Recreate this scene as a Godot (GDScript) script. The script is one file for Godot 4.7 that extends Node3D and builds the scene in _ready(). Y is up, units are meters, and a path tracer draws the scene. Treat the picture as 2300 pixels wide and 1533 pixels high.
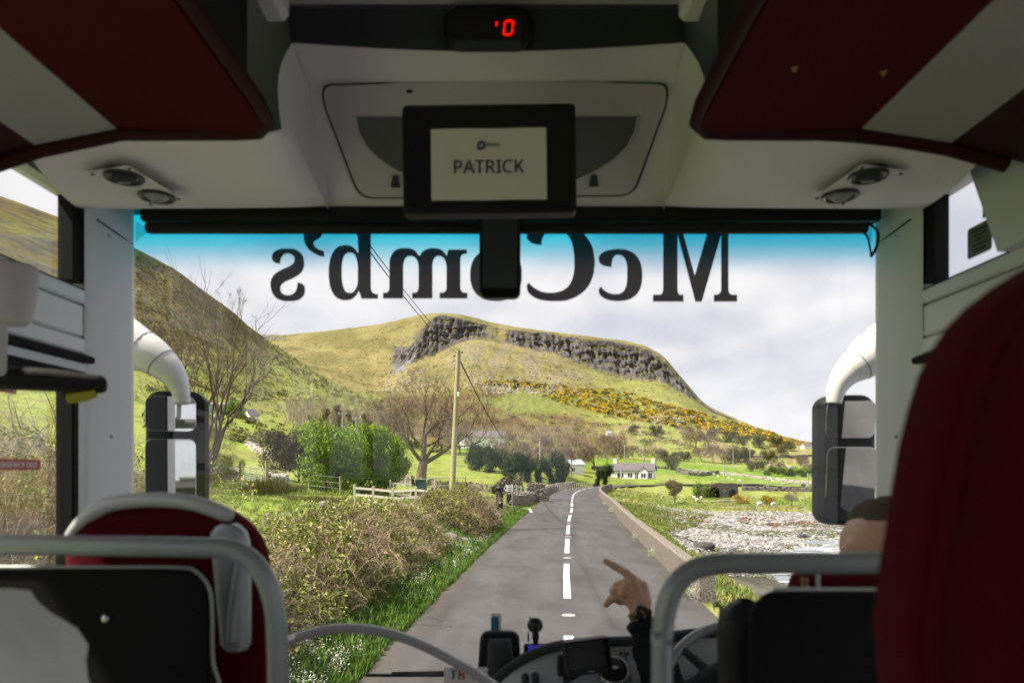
extends Node3D
# View from inside a coach onto a coastal road below a cliffed hill.
# World: camera at (0, 3, 0) looking along -z, y up, metres, road surface at y = 0.
const F := 1600.0
const CX := 1150.0
const HY := 1056.0
const CAMY := 3.0
var rng := RandomNumberGenerator.new()
var n1 := FastNoiseLite.new()
var n2 := FastNoiseLite.new()
var n3 := FastNoiseLite.new()
var M := {}
var origin_of := {}
var taken := {}

func P(px: float, py: float, d: float) -> Vector3:
	return Vector3((px - CX) / F * d, CAMY - (py - HY) / F * d, -d)

func rf(a: float, b: float) -> float:
	return rng.randf_range(a, b)

func ss(a: float, b: float, x: float) -> float:
	return smoothstep(a, b, x)

# ---------------------------------------------------------------- mesh builder
class G:
	var v := PackedVector3Array()
	var c := PackedColorArray()
	var u := PackedVector2Array()
	var i := PackedInt32Array()
	var col := Color.WHITE
	var colored := false
	func vert(p: Vector3) -> int:
		v.append(p)
		if colored: c.append(col)
		return v.size() - 1
	func tri(a: int, b: int, d: int) -> void:
		i.append(a); i.append(b); i.append(d)
	func quad(a: Vector3, b: Vector3, d: Vector3, e: Vector3) -> void:
		var k := v.size()
		vert(a); vert(b); vert(d); vert(e)
		tri(k, k + 1, k + 2); tri(k, k + 2, k + 3)
	func tri3(a: Vector3, b: Vector3, d: Vector3) -> void:
		var k := v.size()
		vert(a); vert(b); vert(d)
		tri(k, k + 1, k + 2)
	func hexa(q: Array) -> void: # eight corners: 0-3 one face, 4-7 the opposite one
		quad(q[0], q[1], q[2], q[3]); quad(q[7], q[6], q[5], q[4])
		for k in 4:
			var j := (k + 1) % 4
			quad(q[j], q[k], q[k + 4], q[j + 4])
	func box(at: Vector3, size: Vector3, b := 0.0, basis := Basis()) -> void:
		var h := size / 2.0
		b = minf(b, minf(h.x, minf(h.y, h.z)) * 0.9)
		if b <= 0.0:
			var q := []
			for s in [[-1, -1, 1], [-1, 1, 1], [1, 1, 1], [1, -1, 1], [-1, -1, -1], [-1, 1, -1], [1, 1, -1], [1, -1, -1]]:
				q.append(at + basis * (Vector3(s[0], s[1], s[2]) * h))
			hexa(q)
			return
		var pt := func(s: Vector3, ax: int) -> Vector3:
			var p := Vector3.ZERO
			for k in 3: p[k] = s[k] * (h[k] - (0.0 if k == ax else b))
			return at + basis * p
		for ax in 3:
			var e1 := (ax + 1) % 3
			var e2 := (ax + 2) % 3
			for s in [-1.0, 1.0]:
				var r := []
				for t in [[-1, -1], [-1, 1], [1, 1], [1, -1]]:
					var w := Vector3.ZERO
					w[ax] = s; w[e1] = t[0] * s; w[e2] = t[1]
					r.append(pt.call(w, ax))
				quad(r[0], r[1], r[2], r[3])
				for s2 in [-1.0, 1.0]: # chamfer between face ax and face e1
					var a := Vector3.ZERO; a[ax] = s; a[e1] = s2
					var lo := a; lo[e2] = -1.0
					var hi := a; hi[e2] = 1.0
					if s * s2 > 0: quad(pt.call(lo, ax), pt.call(hi, ax), pt.call(hi, e1), pt.call(lo, e1))
					else: quad(pt.call(lo, e1), pt.call(hi, e1), pt.call(hi, ax), pt.call(lo, ax))
		for x in [-1.0, 1.0]:
			for y in [-1.0, 1.0]:
				for z in [-1.0, 1.0]:
					var s := Vector3(x, y, z)
					if x * y * z > 0: tri3(pt.call(s, 0), pt.call(s, 2), pt.call(s, 1))
					else: tri3(pt.call(s, 0), pt.call(s, 1), pt.call(s, 2))
	func tube(pts: Array, radii, sides := 8, caps := true) -> void:
		var n := pts.size()
		if n < 2: return
		var t0: Vector3 = (pts[1] - pts[0]).normalized()
		var up := Vector3.UP if absf(t0.y) < 0.9 else Vector3.RIGHT
		var x := t0.cross(up).normalized()
		var first := v.size()
		for k in n:
			var t: Vector3 = (pts[mini(k + 1, n - 1)] - pts[maxi(k - 1, 0)]).normalized()
			x = (x - t * x.dot(t)).normalized()
			var y := t.cross(x)
			var r: float = radii[k] if radii is Array else radii
			for s in sides:
				var a := TAU * s / sides
				vert(pts[k] + (x * cos(a) + y * sin(a)) * r)
		for k in n - 1:
			for s in sides:
				var a := first + k * sides + s
				var b := first + k * sides + (s + 1) % sides
				tri(a, a + sides, b); tri(b, a + sides, b + sides)
		if caps:
			for e in [0, n - 1]:
				var k0 := v.size()
				vert(pts[e])
				for s in sides: vert(v[first + e * sides + s])
				for s in sides:
					var a := k0 + 1 + s
					var b := k0 + 1 + (s + 1) % sides
					if e == 0: tri(k0, a, b)
					else: tri(k0, b, a)
	func lathe(prof: Array, sides: int, xf := Transform3D()) -> void: # prof: Vector2(radius, height)
		var first := v.size()
		for p in prof:
			for s in sides:
				var a := TAU * s / sides
				vert(xf * Vector3(p.x * cos(a), p.y, p.x * sin(a)))
		for k in prof.size() - 1:
			for s in sides:
				var a := first + k * sides + s
				var b := first + k * sides + (s + 1) % sides
				tri(a, b, a + sides); tri(b, b + sides, a + sides)
	func extrude(poly: PackedVector2Array, depth: float, xf := Transform3D(), b := 0.0) -> void: # outline in xy, thickness along z about 0
		if Geometry2D.is_polygon_clockwise(poly): poly.reverse()
		var n := poly.size()
		var ins := PackedVector2Array()
		for k in n:
			var p := poly[k]
			var e1 := (p - poly[(k + n - 1) % n]).normalized()
			var e2 := (poly[(k + 1) % n] - p).normalized()
			var m := e1 + e2
			m = Vector2(-m.y, m.x).normalized()
			var cs := maxf(0.4, m.dot(Vector2(-e1.y, e1.x)))
			ins.append(p + m * b / cs)
		var idx := Geometry2D.triangulate_polygon(ins)
		for s in [1.0, -1.0]:
			var k0 := v.size()
			for p in ins: vert(xf * Vector3(p.x, p.y, s * depth / 2))
			for k in range(0, idx.size(), 3):
				if s > 0: tri(k0 + idx[k], k0 + idx[k + 2], k0 + idx[k + 1])
				else: tri(k0 + idx[k], k0 + idx[k + 1], k0 + idx[k + 2])
		var levels := [[ins, depth / 2], [poly, depth / 2 - b], [poly, -depth / 2 + b], [ins, -depth / 2]] if b > 0 else [[poly, depth / 2], [poly, -depth / 2]]
		for l in levels.size() - 1:
			for k in n:
				var j := (k + 1) % n
				var A: PackedVector2Array = levels[l][0]
				var B: PackedVector2Array = levels[l + 1][0]
				var za: float = levels[l][1]
				var zb: float = levels[l + 1][1]
				quad(xf * Vector3(A[k].x, A[k].y, za), xf * Vector3(A[j].x, A[j].y, za), xf * Vector3(B[j].x, B[j].y, zb), xf * Vector3(B[k].x, B[k].y, zb))
	func sheet(rows: Array, closed := false) -> void: # rows of equal length, smooth
		var first := v.size()
		var w: int = rows[0].size()
		for r in rows:
			for p in r: vert(p)
		for k in rows.size() - 1:
			for s in (w if closed else w - 1):
				var a := first + k * w + s
				var b := first + k * w + (s + 1) % w
				tri(a, b, a + w); tri(b, b + w, a + w)
	func ball(at: Vector3, r: Vector3, sides := 10, rings := 7, basis := Basis()) -> void:
		var prof := []
		for k in rings + 1:
			var a := PI * k / rings
			prof.append(Vector2(maxf(sin(a), 0.001), -cos(a)))
		lathe(prof, sides, Transform3D(basis * Basis.from_scale(r), at))
	func normals() -> PackedVector3Array:
		var n := PackedVector3Array()
		n.resize(v.size())
		for k in range(0, i.size(), 3):
			var a := i[k]
			var b := i[k + 1]
			var d := i[k + 2]
			var f := (v[d] - v[a]).cross(v[b] - v[a])
			n[a] += f; n[b] += f; n[d] += f
		for k in n.size():
			n[k] = n[k].normalized() if n[k].length_squared() > 1e-20 else Vector3.UP
		return n
	func mesh(shift := Vector3.ZERO) -> ArrayMesh:
		var a := []
		a.resize(Mesh.ARRAY_MAX)
		if shift != Vector3.ZERO:
			for k in v.size(): v[k] -= shift
		a[Mesh.ARRAY_VERTEX] = v
		a[Mesh.ARRAY_NORMAL] = normals()
		if colored: a[Mesh.ARRAY_COLOR] = c
		if u.size() == v.size(): a[Mesh.ARRAY_TEX_UV] = u
		a[Mesh.ARRAY_INDEX] = i
		var m := ArrayMesh.new()
		m.add_surface_from_arrays(Mesh.PRIMITIVE_TRIANGLES, a)
		return m

func rrect(w: float, h: float, r: float, n := 5) -> PackedVector2Array:
	var out := PackedVector2Array()
	for k in 4:
		var cx := (w / 2 - r) * (1 if k in [0, 3] else -1)
		var cy := (h / 2 - r) * (1 if k < 2 else -1)
		for j in n + 1:
			var a := PI / 2 * (k + float(j) / n)
			out.append(Vector2(cx + cos(a) * r, cy + sin(a) * r))
	return out

func round_poly(pts: Array, r: float, n := 5) -> PackedVector2Array: # rounded corners on any outline
	var out := PackedVector2Array()
	var m := pts.size()
	for k in m:
		var p: Vector2 = pts[k]
		var a: Vector2 = pts[(k + m - 1) % m]
		var b: Vector2 = pts[(k + 1) % m]
		var rr: float = minf(r, minf(p.distance_to(a), p.distance_to(b)) * 0.48)
		var s := p + (a - p).normalized() * rr
		var e := p + (b - p).normalized() * rr
		for j in n + 1:
			var t := float(j) / n
			out.append(s.lerp(p, t).lerp(p.lerp(e, t), t))
	return out

func curve(pts: Array, per := 6) -> Array: # Catmull-Rom through the points
	var out := []
	for k in pts.size() - 1:
		var a: Vector3 = pts[maxi(k - 1, 0)]
		var b: Vector3 = pts[k]
		var c: Vector3 = pts[k + 1]
		var d: Vector3 = pts[mini(k + 2, pts.size() - 1)]
		for j in per: out.append(b.cubic_interpolate(c, a, d, float(j) / per))
	out.append(pts[-1])
	return out

# ---------------------------------------------------------------- scene tree helpers
func numbered(called: String) -> String:
	var n: int = taken.get(called, 0)
	taken[called] = n + 1
	return called if n == 0 else "%s_%03d" % [called, n]

func tag(o: Node, label := "", category := "", group := "", kind := "") -> Node:
	if label: o.set_meta("label", label)
	if category: o.set_meta("category", category)
	if group: o.set_meta("group", group)
	if kind: o.set_meta("kind", kind)
	return o

func thing(called: String, label: String, category: String, at := Vector3.ZERO, group := "", kind := "") -> Node3D:
	var o := Node3D.new()
	o.name = numbered(called)
	add_child(o)
	o.position = at
	origin_of[o] = at
	return tag(o, label, category, group, kind)

func part(parent: Node3D, called: String, g: G, m: Material, label := "") -> MeshInstance3D: # shapes are given in world coordinates
	var o := MeshInstance3D.new()
	o.name = called
	o.mesh = g.mesh(origin_of[parent])
	o.material_override = m
	parent.add_child(o, true)
	origin_of[o] = origin_of[parent]
	if label: o.set_meta("label", label)
	return o

func single(called: String, g: G, m: Material, label: String, category: String, at := Vector3.ZERO, group := "", kind := "") -> MeshInstance3D:
	var o := MeshInstance3D.new()
	o.name = numbered(called)
	o.mesh = g.mesh(at)
	o.material_override = m
	o.position = at
	add_child(o)
	origin_of[o] = at
	tag(o, label, category, group, kind)
	return o

func scatter(parent: Node3D, called: String, mesh: Mesh, m: Material, xf: Array, colors: Array, kind := "") -> MultiMeshInstance3D: # transforms relative to the parent
	var mm := MultiMesh.new()
	mm.transform_format = MultiMesh.TRANSFORM_3D
	mm.use_colors = colors.size() > 0
	mm.mesh = mesh
	mm.instance_count = xf.size()
	for k in xf.size():
		mm.set_instance_transform(k, xf[k])
		if colors.size(): mm.set_instance_color(k, colors[k])
	var o := MultiMeshInstance3D.new()
	o.multimesh = mm
	o.material_override = m
	if parent:
		o.name = called
		parent.add_child(o, true)
	else:
		o.name = numbered(called)
		add_child(o)
	if kind: o.set_meta("kind", kind)
	return o

func copy_of(o: Node3D, at: Vector3, turn := 0.0, size := 1.0, label := "", group := "") -> Node3D:
	var r: Node3D = o.duplicate()
	var base := String(o.name)
	if base.right(4).left(1) == "_" and base.right(3).is_valid_int(): base = base.left(-4)
	r.name = numbered(base)
	add_child(r)
	r.transform = Transform3D(Basis(Vector3.UP, turn).scaled(Vector3.ONE * size), at)
	if label: r.set_meta("label", label)
	if group: r.set_meta("group", group)
	return r

func lin(r: float, g: float, b: float) -> Color: # sRGB 0..255 to linear
	return Color(r / 255.0, g / 255.0, b / 255.0).srgb_to_linear()

func mat(called: String, c: Color, rough := 0.7, metal := 0.0, spec := 0.5) -> StandardMaterial3D: # c is the linear base colour
	var m := StandardMaterial3D.new()
	m.resource_name = called
	m.albedo_color = c.linear_to_srgb()
	m.roughness = rough
	m.metallic = metal
	m.metallic_specular = spec
	M[called] = m
	return m

func vmat(called: String, rough := 0.95, spec := 0.2) -> StandardMaterial3D: # colours come with the vertices or copies
	var m := mat(called, Color.WHITE, rough, 0.0, spec)
	m.vertex_color_use_as_albedo = true
	return m

func noise_tex(freq: float, seed_: int, size := 512, bump := 0.0, lo := 0.0, hi := 1.0, octaves := 4, kind := FastNoiseLite.TYPE_SIMPLEX_SMOOTH) -> NoiseTexture2D:
	var n := FastNoiseLite.new()
	n.noise_type = kind
	n.seed = seed_
	n.frequency = freq
	n.fractal_octaves = octaves
	var t := NoiseTexture2D.new()
	t.width = size; t.height = size
	t.seamless = true
	t.noise = n
	if bump > 0.0:
		t.as_normal_map = true
		t.bump_strength = bump
	elif lo != 0.0 or hi != 1.0:
		var gr := Gradient.new()
		gr.set_color(0, Color(lo, lo, lo)); gr.set_color(1, Color(hi, hi, hi))
		t.color_ramp = gr
	return t

func grain(m: StandardMaterial3D, normal: Texture2D, strength: float, scale: float, albedo: Texture2D = null) -> StandardMaterial3D:
	m.uv1_triplanar = true
	m.uv1_world_triplanar = true
	m.uv1_scale = Vector3.ONE * scale
	if normal:
		m.normal_enabled = true
		m.normal_texture = normal
		m.normal_scale = strength
	if albedo: m.albedo_texture = albedo
	return m

# ---------------------------------------------------------------- bodies: tapered capsules joined smoothly, meshed as surface nets
func body(g: G, bones: Array, cell: float, k: float) -> void: # bone: [a, b, ra, rb]
	var lo := Vector3.INF
	var hi := -Vector3.INF
	for b in bones:
		var r: float = maxf(b[2], b[3]) + cell * 2
		for p in [b[0], b[1]]:
			lo = lo.min(p - Vector3.ONE * r); hi = hi.max(p + Vector3.ONE * r)
	var nx := int((hi.x - lo.x) / cell) + 2
	var ny := int((hi.y - lo.y) / cell) + 2
	var nz := int((hi.z - lo.z) / cell) + 2
	var field := PackedFloat32Array()
	field.resize(nx * ny * nz)
	field.fill(1.0)
	for b in bones:
		var A: Vector3 = b[0]
		var ab: Vector3 = b[1] - A
		var ra: float = b[2]
		var rb: float = b[3]
		var L := maxf(ab.length_squared(), 1e-9)
		var rm := maxf(ra, rb) + k + cell * 2.0
		var bl: Vector3 = (A.min(b[1]) - Vector3.ONE * rm - lo) / cell
		var bh: Vector3 = (A.max(b[1]) + Vector3.ONE * rm - lo) / cell
		for z in range(maxi(0, int(bl.z)), mini(nz, int(bh.z) + 1)):
			for y in range(maxi(0, int(bl.y)), mini(ny, int(bh.y) + 1)):
				var row := (z * ny + y) * nx
				for x in range(maxi(0, int(bl.x)), mini(nx, int(bh.x) + 1)):
					var ap := lo + Vector3(x, y, z) * cell - A
					var t := clampf(ap.dot(ab) / L, 0.0, 1.0)
					var d := (ap - ab * t).length() - lerpf(ra, rb, t)
					var f := field[row + x]
					if d - f < k and f - d < k:
						var h := (k - absf(d - f)) / k
						field[row + x] = minf(d, f) - h * h * k * 0.25
					elif d < f: field[row + x] = d
	var at := {}
	var off := [Vector3i(0, 0, 0), Vector3i(1, 0, 0), Vector3i(0, 1, 0), Vector3i(1, 1, 0), Vector3i(0, 0, 1), Vector3i(1, 0, 1), Vector3i(0, 1, 1), Vector3i(1, 1, 1)]
	var edges := [[0, 1], [2, 3], [4, 5], [6, 7], [0, 2], [1, 3], [4, 6], [5, 7], [0, 4], [1, 5], [2, 6], [3, 7]]
	var stride := [1, nx, nx * ny]
	var io := PackedInt32Array()
	for o in off: io.append(o.x + o.y * nx + o.z * nx * ny)
	for z in nz - 1:
		for y in ny - 1:
			for x in nx - 1:
				var q := (z * ny + y) * nx + x
				var s0 := field[q] < 0.0
				var mixed := false
				for j in range(1, 8):
					if (field[q + io[j]] < 0.0) != s0:
						mixed = true
						break
				if not mixed: continue
				var sum := Vector3.ZERO
				var n := 0
				for e in edges:
					var f0 := field[q + io[e[0]]]
					var f1 := field[q + io[e[1]]]
					if (f0 < 0.0) != (f1 < 0.0):
						sum += Vector3(off[e[0]]).lerp(Vector3(off[e[1]]), f0 / (f0 - f1))
						n += 1
				at[q] = g.vert(lo + (Vector3(x, y, z) + sum / n) * cell)
	for q in at:
		for ax in 3:
			var f0 := field[q]
			var f1 := field[q + stride[ax]]
			if (f0 < 0.0) == (f1 < 0.0): continue
			var s1: int = stride[(ax + 1) % 3]
			var s2: int = stride[(ax + 2) % 3]
			if not (at.has(q - s1) and at.has(q - s2) and at.has(q - s1 - s2)): continue
			var a: int = at[q]
			var b: int = at[q - s1]
			var c: int = at[q - s1 - s2]
			var d: int = at[q - s2]
			if f0 < 0.0: g.tri(a, c, b); g.tri(a, d, c)
			else: g.tri(a, b, c); g.tri(a, c, d)

# ---------------------------------------------------------------- camera, sky, sun, then everything in order
func _ready() -> void:
	rng.seed = 20240501
	set_view()
	set_materials()
	build_terrain()
	build_road()
	build_far_land()
	build_near_land()
	build_coach()
	build_seats()
	build_fittings()
	build_driver()

func set_view() -> void:
	var cam := Camera3D.new()
	cam.name = "camera"
	var at := CameraAttributesPhysical.new()
	at.frustum_focal_length = 24.0
	at.exposure_aperture = 3.4
	at.frustum_focus_distance = 30.0
	at.frustum_near = 0.1
	at.frustum_far = 9000.0
	add_child(cam)
	cam.attributes = at
	cam.projection = Camera3D.PROJECTION_FRUSTUM
	cam.near = 0.1
	cam.far = 9000.0
	cam.size = 2.0 * 0.1 * 766.5 / F
	cam.frustum_offset = Vector2(0.0, 0.1 * (HY - 766.5) / F)
	cam.position = Vector3(0, CAMY, 0)
	cam.current = true
	var e := Environment.new()
	e.background_mode = Environment.BG_SKY
	e.sky = Sky.new()
	var pano := PanoramaSkyMaterial.new()
	pano.panorama = sky_texture()
	e.sky.sky_material = pano
	e.background_energy_multiplier = 0.31
	e.tonemap_mode = Environment.TONE_MAPPER_LINEAR
	e.tonemap_exposure = 3.1
	e.sdfgi_enabled = true
	e.ssao_enabled = true
	e.ssil_enabled = true
	var w := WorldEnvironment.new()
	w.name = "world"
	w.environment = e
	add_child(w)
	var sun := DirectionalLight3D.new()
	sun.name = "sun"
	sun.light_energy = 1.25
	sun.light_color = Color(1.0, 0.955, 0.88)
	sun.light_angular_distance = 1.2
	sun.shadow_enabled = true
	add_child(sun)
	sun.look_at_from_position(Vector3(-0.54, 0.83, 0.14), Vector3.ZERO)

func sky_texture() -> ImageTexture: # bright broken cloud all round, thin blue-grey gaps
	var a := FastNoiseLite.new()
	a.seed = 11; a.frequency = 1.25; a.fractal_octaves = 5; a.fractal_gain = 0.52
	var b := FastNoiseLite.new()
	b.seed = 5; b.frequency = 0.7; b.fractal_octaves = 3
	var w := 1024
	var h := 512
	var im := Image.create(w, h, false, Image.FORMAT_RGBF)
	for y in h:
		var el := PI / 2 - PI * (y + 0.5) / h
		for x in w:
			var az := TAU * (x + 0.5) / w
			var up := sin(el)
			var d := Vector3(cos(az) * cos(el), up, sin(az) * cos(el))
			var c := Color(0.22, 0.21, 0.18)
			if el > -0.03:
				var q := d / (absf(up) + 0.35) * 1.5
				var f := a.get_noise_3dv(q * 1.3 + Vector3(3, 0, 7)) * 0.5 + 0.5
				var f2 := b.get_noise_3dv(q + Vector3(9, 2, 1)) * 0.5 + 0.5
				var grey := smoothstep(0.37, 0.68, f * 0.6 + f2 * 0.4)
				c = Color(1.04, 1.03, 1.04).lerp(Color(0.66, 0.685, 0.79), grey * 0.85)
				c = c.lerp(Color(0.93, 0.95, 1.0), smoothstep(0.25, 0.0, up) * 0.35)
			im.set_pixel(x, y, c)
	return ImageTexture.create_from_image(im)

func set_materials() -> void:
	n1.seed = 3; n1.frequency = 1.0; n1.fractal_octaves = 4
	n2.seed = 8; n2.frequency = 1.0; n2.fractal_octaves = 2
	n3.seed = 21; n3.frequency = 1.0; n3.fractal_octaves = 5; n3.fractal_type = FastNoiseLite.FRACTAL_RIDGED
	var fine := noise_tex(0.12, 4, 512, 6.0)
	var speck := noise_tex(0.25, 6, 512, 0.0, 0.62, 1.3, 3)
	var blotch := noise_tex(0.02, 9, 512, 0.0, 0.7, 1.22, 5)
	var land := vmat("land", 1.0, 0.1)
	grain(land, null, 0, 0.45, speck)
	land.detail_enabled = true
	land.detail_albedo = blotch
	land.detail_blend_mode = BaseMaterial3D.BLEND_MODE_MUL
	land.detail_uv_layer = BaseMaterial3D.DETAIL_UV_2
	land.uv2_triplanar = true
	land.uv2_world_triplanar = true
	land.uv2_scale = Vector3.ONE * 0.021
	vmat("leaf", 0.75, 0.3)
	M.leaf.backlight_enabled = true
	M.leaf.backlight = Color(0.5, 0.55, 0.25)
	vmat("bark", 0.95, 0.15)
	vmat("stone", 0.95, 0.2)
	grain(M.stone, fine, 0.8, 1.3)
	vmat("paint", 0.6, 0.4)
	vmat("timber", 0.9, 0.2)
	var asphalt := mat("asphalt", Color(0.092, 0.092, 0.099), 0.9, 0, 0.35)
	asphalt.vertex_color_use_as_albedo = true
	grain(asphalt, noise_tex(0.35, 14, 512, 5.0), 0.7, 1.1, noise_tex(0.3, 15, 512, 0.0, 0.45, 1.45, 3))
	asphalt.detail_enabled = true
	asphalt.detail_albedo = noise_tex(0.012, 19, 512, 0.0, 0.82, 1.14, 4)
	asphalt.detail_blend_mode = BaseMaterial3D.BLEND_MODE_MUL
	asphalt.detail_uv_layer = BaseMaterial3D.DETAIL_UV_2
	asphalt.uv2_triplanar = true
	asphalt.uv2_world_triplanar = true
	asphalt.uv2_scale = Vector3(0.09, 0.09, 0.035)
	grain(mat("line_paint", Color(0.72, 0.72, 0.70), 0.8, 0, 0.3), null, 0, 2.0, noise_tex(0.2, 16, 256, 0.0, 0.75, 1.05, 3))
	grain(mat("concrete", Color(0.245, 0.218, 0.19), 0.95, 0, 0.2), fine, 1.0, 0.9, noise_tex(0.03, 17, 512, 0.0, 0.45, 1.35, 6))
	mat("sea", Color(0.16, 0.19, 0.22), 0.12, 0, 0.5)
	grain(M.sea, noise_tex(0.03, 18, 512, 9.0), 1.0, 0.18)
	mat("galvanised", Color(0.42, 0.44, 0.46), 0.5, 0.7)
	# coach
	var skin_grain := noise_tex(0.3, 24, 512, 2.0)
	grain(mat("trim", Color(0.56, 0.53, 0.545), 0.6, 0, 0.4), skin_grain, 0.25, 9.0)
	grain(mat("trim_pale", Color(0.80, 0.77, 0.78), 0.55, 0, 0.4), skin_grain, 0.2, 9.0)
	grain(mat("pillar", Color(0.70, 0.72, 0.75), 0.5, 0, 0.45), skin_grain, 0.2, 9.0)
	grain(mat("carpet_grey", Color(0.40, 0.39, 0.38), 0.95, 0, 0.1), noise_tex(0.5, 26, 512, 3.0), 0.5, 7.0, noise_tex(0.4, 27, 512, 0.0, 0.82, 1.12, 2))
	grain(mat("charcoal", Color(0.045, 0.052, 0.054), 0.75, 0, 0.35), skin_grain, 0.3, 9.0)
	mat("black", Color(0.011, 0.011, 0.012), 0.55, 0, 0.4)
	grain(mat("panel_black", Color(0.010, 0.010, 0.011), 0.85, 0, 0.25), skin_grain, 0.3, 9.0)
	mat("bay_grey", Color(0.13, 0.135, 0.135), 0.7, 0, 0.3)
	mat("housing_black", Color(0.008, 0.009, 0.010), 0.5, 0, 0.18)
	mat("gloss_black", Color(0.008, 0.008, 0.009), 0.2, 0, 0.5)
	mat("rubber", Color(0.012, 0.012, 0.013), 0.8, 0, 0.25)
	var velour := noise_tex(0.45, 31, 512, 4.0)
	grain(mat("red_fabric", Color(0.085, 0.006, 0.013), 0.95, 0, 0.12), velour, 0.5, 6.0, noise_tex(0.35, 32, 512, 0.0, 0.72, 1.2, 3))
	M.red_fabric.rim_enabled = true
	M.red_fabric.rim = 0.9
	M.red_fabric.rim_tint = 0.75
	grain(mat("red_rack", Color(0.088, 0.012, 0.015), 0.9, 0, 0.15), velour, 0.4, 6.0, noise_tex(0.35, 33, 512, 0.0, 0.75, 1.2, 3))
	grain(mat("red_piping", Color(0.035, 0.005, 0.006), 0.6, 0, 0.3), skin_grain, 0.2, 9.0)
	mat("gold_thread", Color(0.5, 0.32, 0.13), 0.7)
	mat("tube_grey", Color(0.30, 0.32, 0.33), 0.38, 0.25, 0.5)
	mat("tube_pale", Color(0.50, 0.51, 0.53), 0.4, 0.1, 0.5)
	mat("silver", Color(0.36, 0.38, 0.40), 0.42, 0.35, 0.5)
	mat("steel", Color(0.55, 0.56, 0.57), 0.25, 0.9)
	mat("mirror", Color(0.86, 0.87, 0.88), 0.02, 1.0)
	mat("white_gloss", Color(0.62, 0.62, 0.61), 0.28, 0, 0.5)
	M.white_gloss.clearcoat_enabled = true
	M.white_gloss.clearcoat = 0.6
	mat("paper", Color(0.78, 0.71, 0.67), 0.85, 0, 0.2)
	mat("ink", Color(0.02, 0.02, 0.022), 0.8, 0, 0.2)
	mat("ink_blue", Color(0.02, 0.03, 0.09), 0.8, 0, 0.2)
	mat("sign_red", Color(0.42, 0.02, 0.03), 0.45)
	mat("sign_white", Color(0.8, 0.8, 0.78), 0.5)
	mat("yellow", Color(0.40, 0.36, 0.03), 0.4)
	var vinyl := mat("vinyl", Color(0.03, 0.028, 0.032), 0.8, 0, 0.2)
	vinyl.backlight_enabled = true
	vinyl.backlight = Color(0.45, 0.43, 0.46).linear_to_srgb()
	var glass := mat("glass", Color(1, 1, 1), 0.0, 0, 0.5)
	glass.transparency = BaseMaterial3D.TRANSPARENCY_ALPHA
	glass.albedo_color = Color(1, 1, 1, 0.012)
	var privacy := mat("privacy_glass", Color(0.01, 0.012, 0.012), 0.0, 0, 0.5)
	privacy.transparency = BaseMaterial3D.TRANSPARENCY_ALPHA
	privacy.albedo_color = Color(0.03, 0.035, 0.035, 0.04)
	var band := vmat("tinted_glass", 0.0, 0.5)
	band.refraction_enabled = true
	band.refraction_scale = 0.0
	band.albedo_color = Color(1, 1, 1, 0.0)
	mat("skin", Color(0.70, 0.43, 0.31), 0.55, 0, 0.35)
	M.skin.subsurf_scatter_enabled = true
	M.skin.subsurf_scatter_strength = 0.12
	grain(M.skin, noise_tex(0.2, 41, 256, 3.0), 0.25, 14.0, noise_tex(0.06, 42, 256, 0.0, 0.86, 1.08, 3))
	mat("hair", Color(0.12, 0.095, 0.07), 0.8, 0, 0.2)
	grain(M.hair, noise_tex(0.3, 44, 256, 6.0), 0.9, 12.0)
	mat("jacket", Color(0.012, 0.015, 0.018), 0.8, 0, 0.25)
	mat("trousers", Color(0.02, 0.03, 0.05), 0.9, 0, 0.2)
	grain(mat("white_cloth", Color(0.68, 0.68, 0.65), 0.9, 0, 0.2), velour, 0.25, 5.0)
	mat("blue_label", Color(0.01, 0.13, 0.33), 0.5)
	var led := mat("led", Color(0.3, 0.0, 0.0), 0.5)
	led.emission_enabled = true
	led.emission = Color(1.0, 0.04, 0.02)
	led.emission_energy_multiplier = 0.55
	var lcd := mat("lcd", Color(0.02, 0.02, 0.05), 0.3)
	lcd.emission_enabled = true
	lcd.emission = Color(0.16, 0.17, 0.55)
	lcd.emission_energy_multiplier = 0.3

# ---------------------------------------------------------------- terrain
# One sheet on rays from the coach: each column is a bearing, each row a distance, so that the mesh is finest nearby.
var tcol := PackedFloat32Array() # bearing of each column, as tangent times F plus CX
var trow := 0
var tpos := PackedVector3Array()

const ROAD := [[-80, -1.0], [-20, 0.15], [0, 0.55], [11.1, 0.87], [16.4, 1.28], [20, 1.52], [31.4, 2.45], [43, 3.45], [53, 4.45], [70, 5.9], [85, 7.3], [98, 8.9], [110, 10.9], [120, 13.2], [130, 16.3], [137, 19.5], [144, 24.0], [150, 30.0], [154, 37.0], [157, 46.0], [159, 60.0], [160, 90]]

func ip(tab: Array, x: float) -> float:
	if x <= tab[0][0]: return tab[0][1]
	for k in range(1, tab.size()):
		if x <= tab[k][0]:
			var t: float = (x - tab[k - 1][0]) / float(tab[k][0] - tab[k - 1][0])
			return lerpf(tab[k - 1][1], tab[k][1], t)
	return tab[-1][1]

func road_x(z: float) -> float:
	return (ip(ROAD, z - 2.5) + ip(ROAD, z) * 2.0 + ip(ROAD, z + 2.5)) / 4.0

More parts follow.
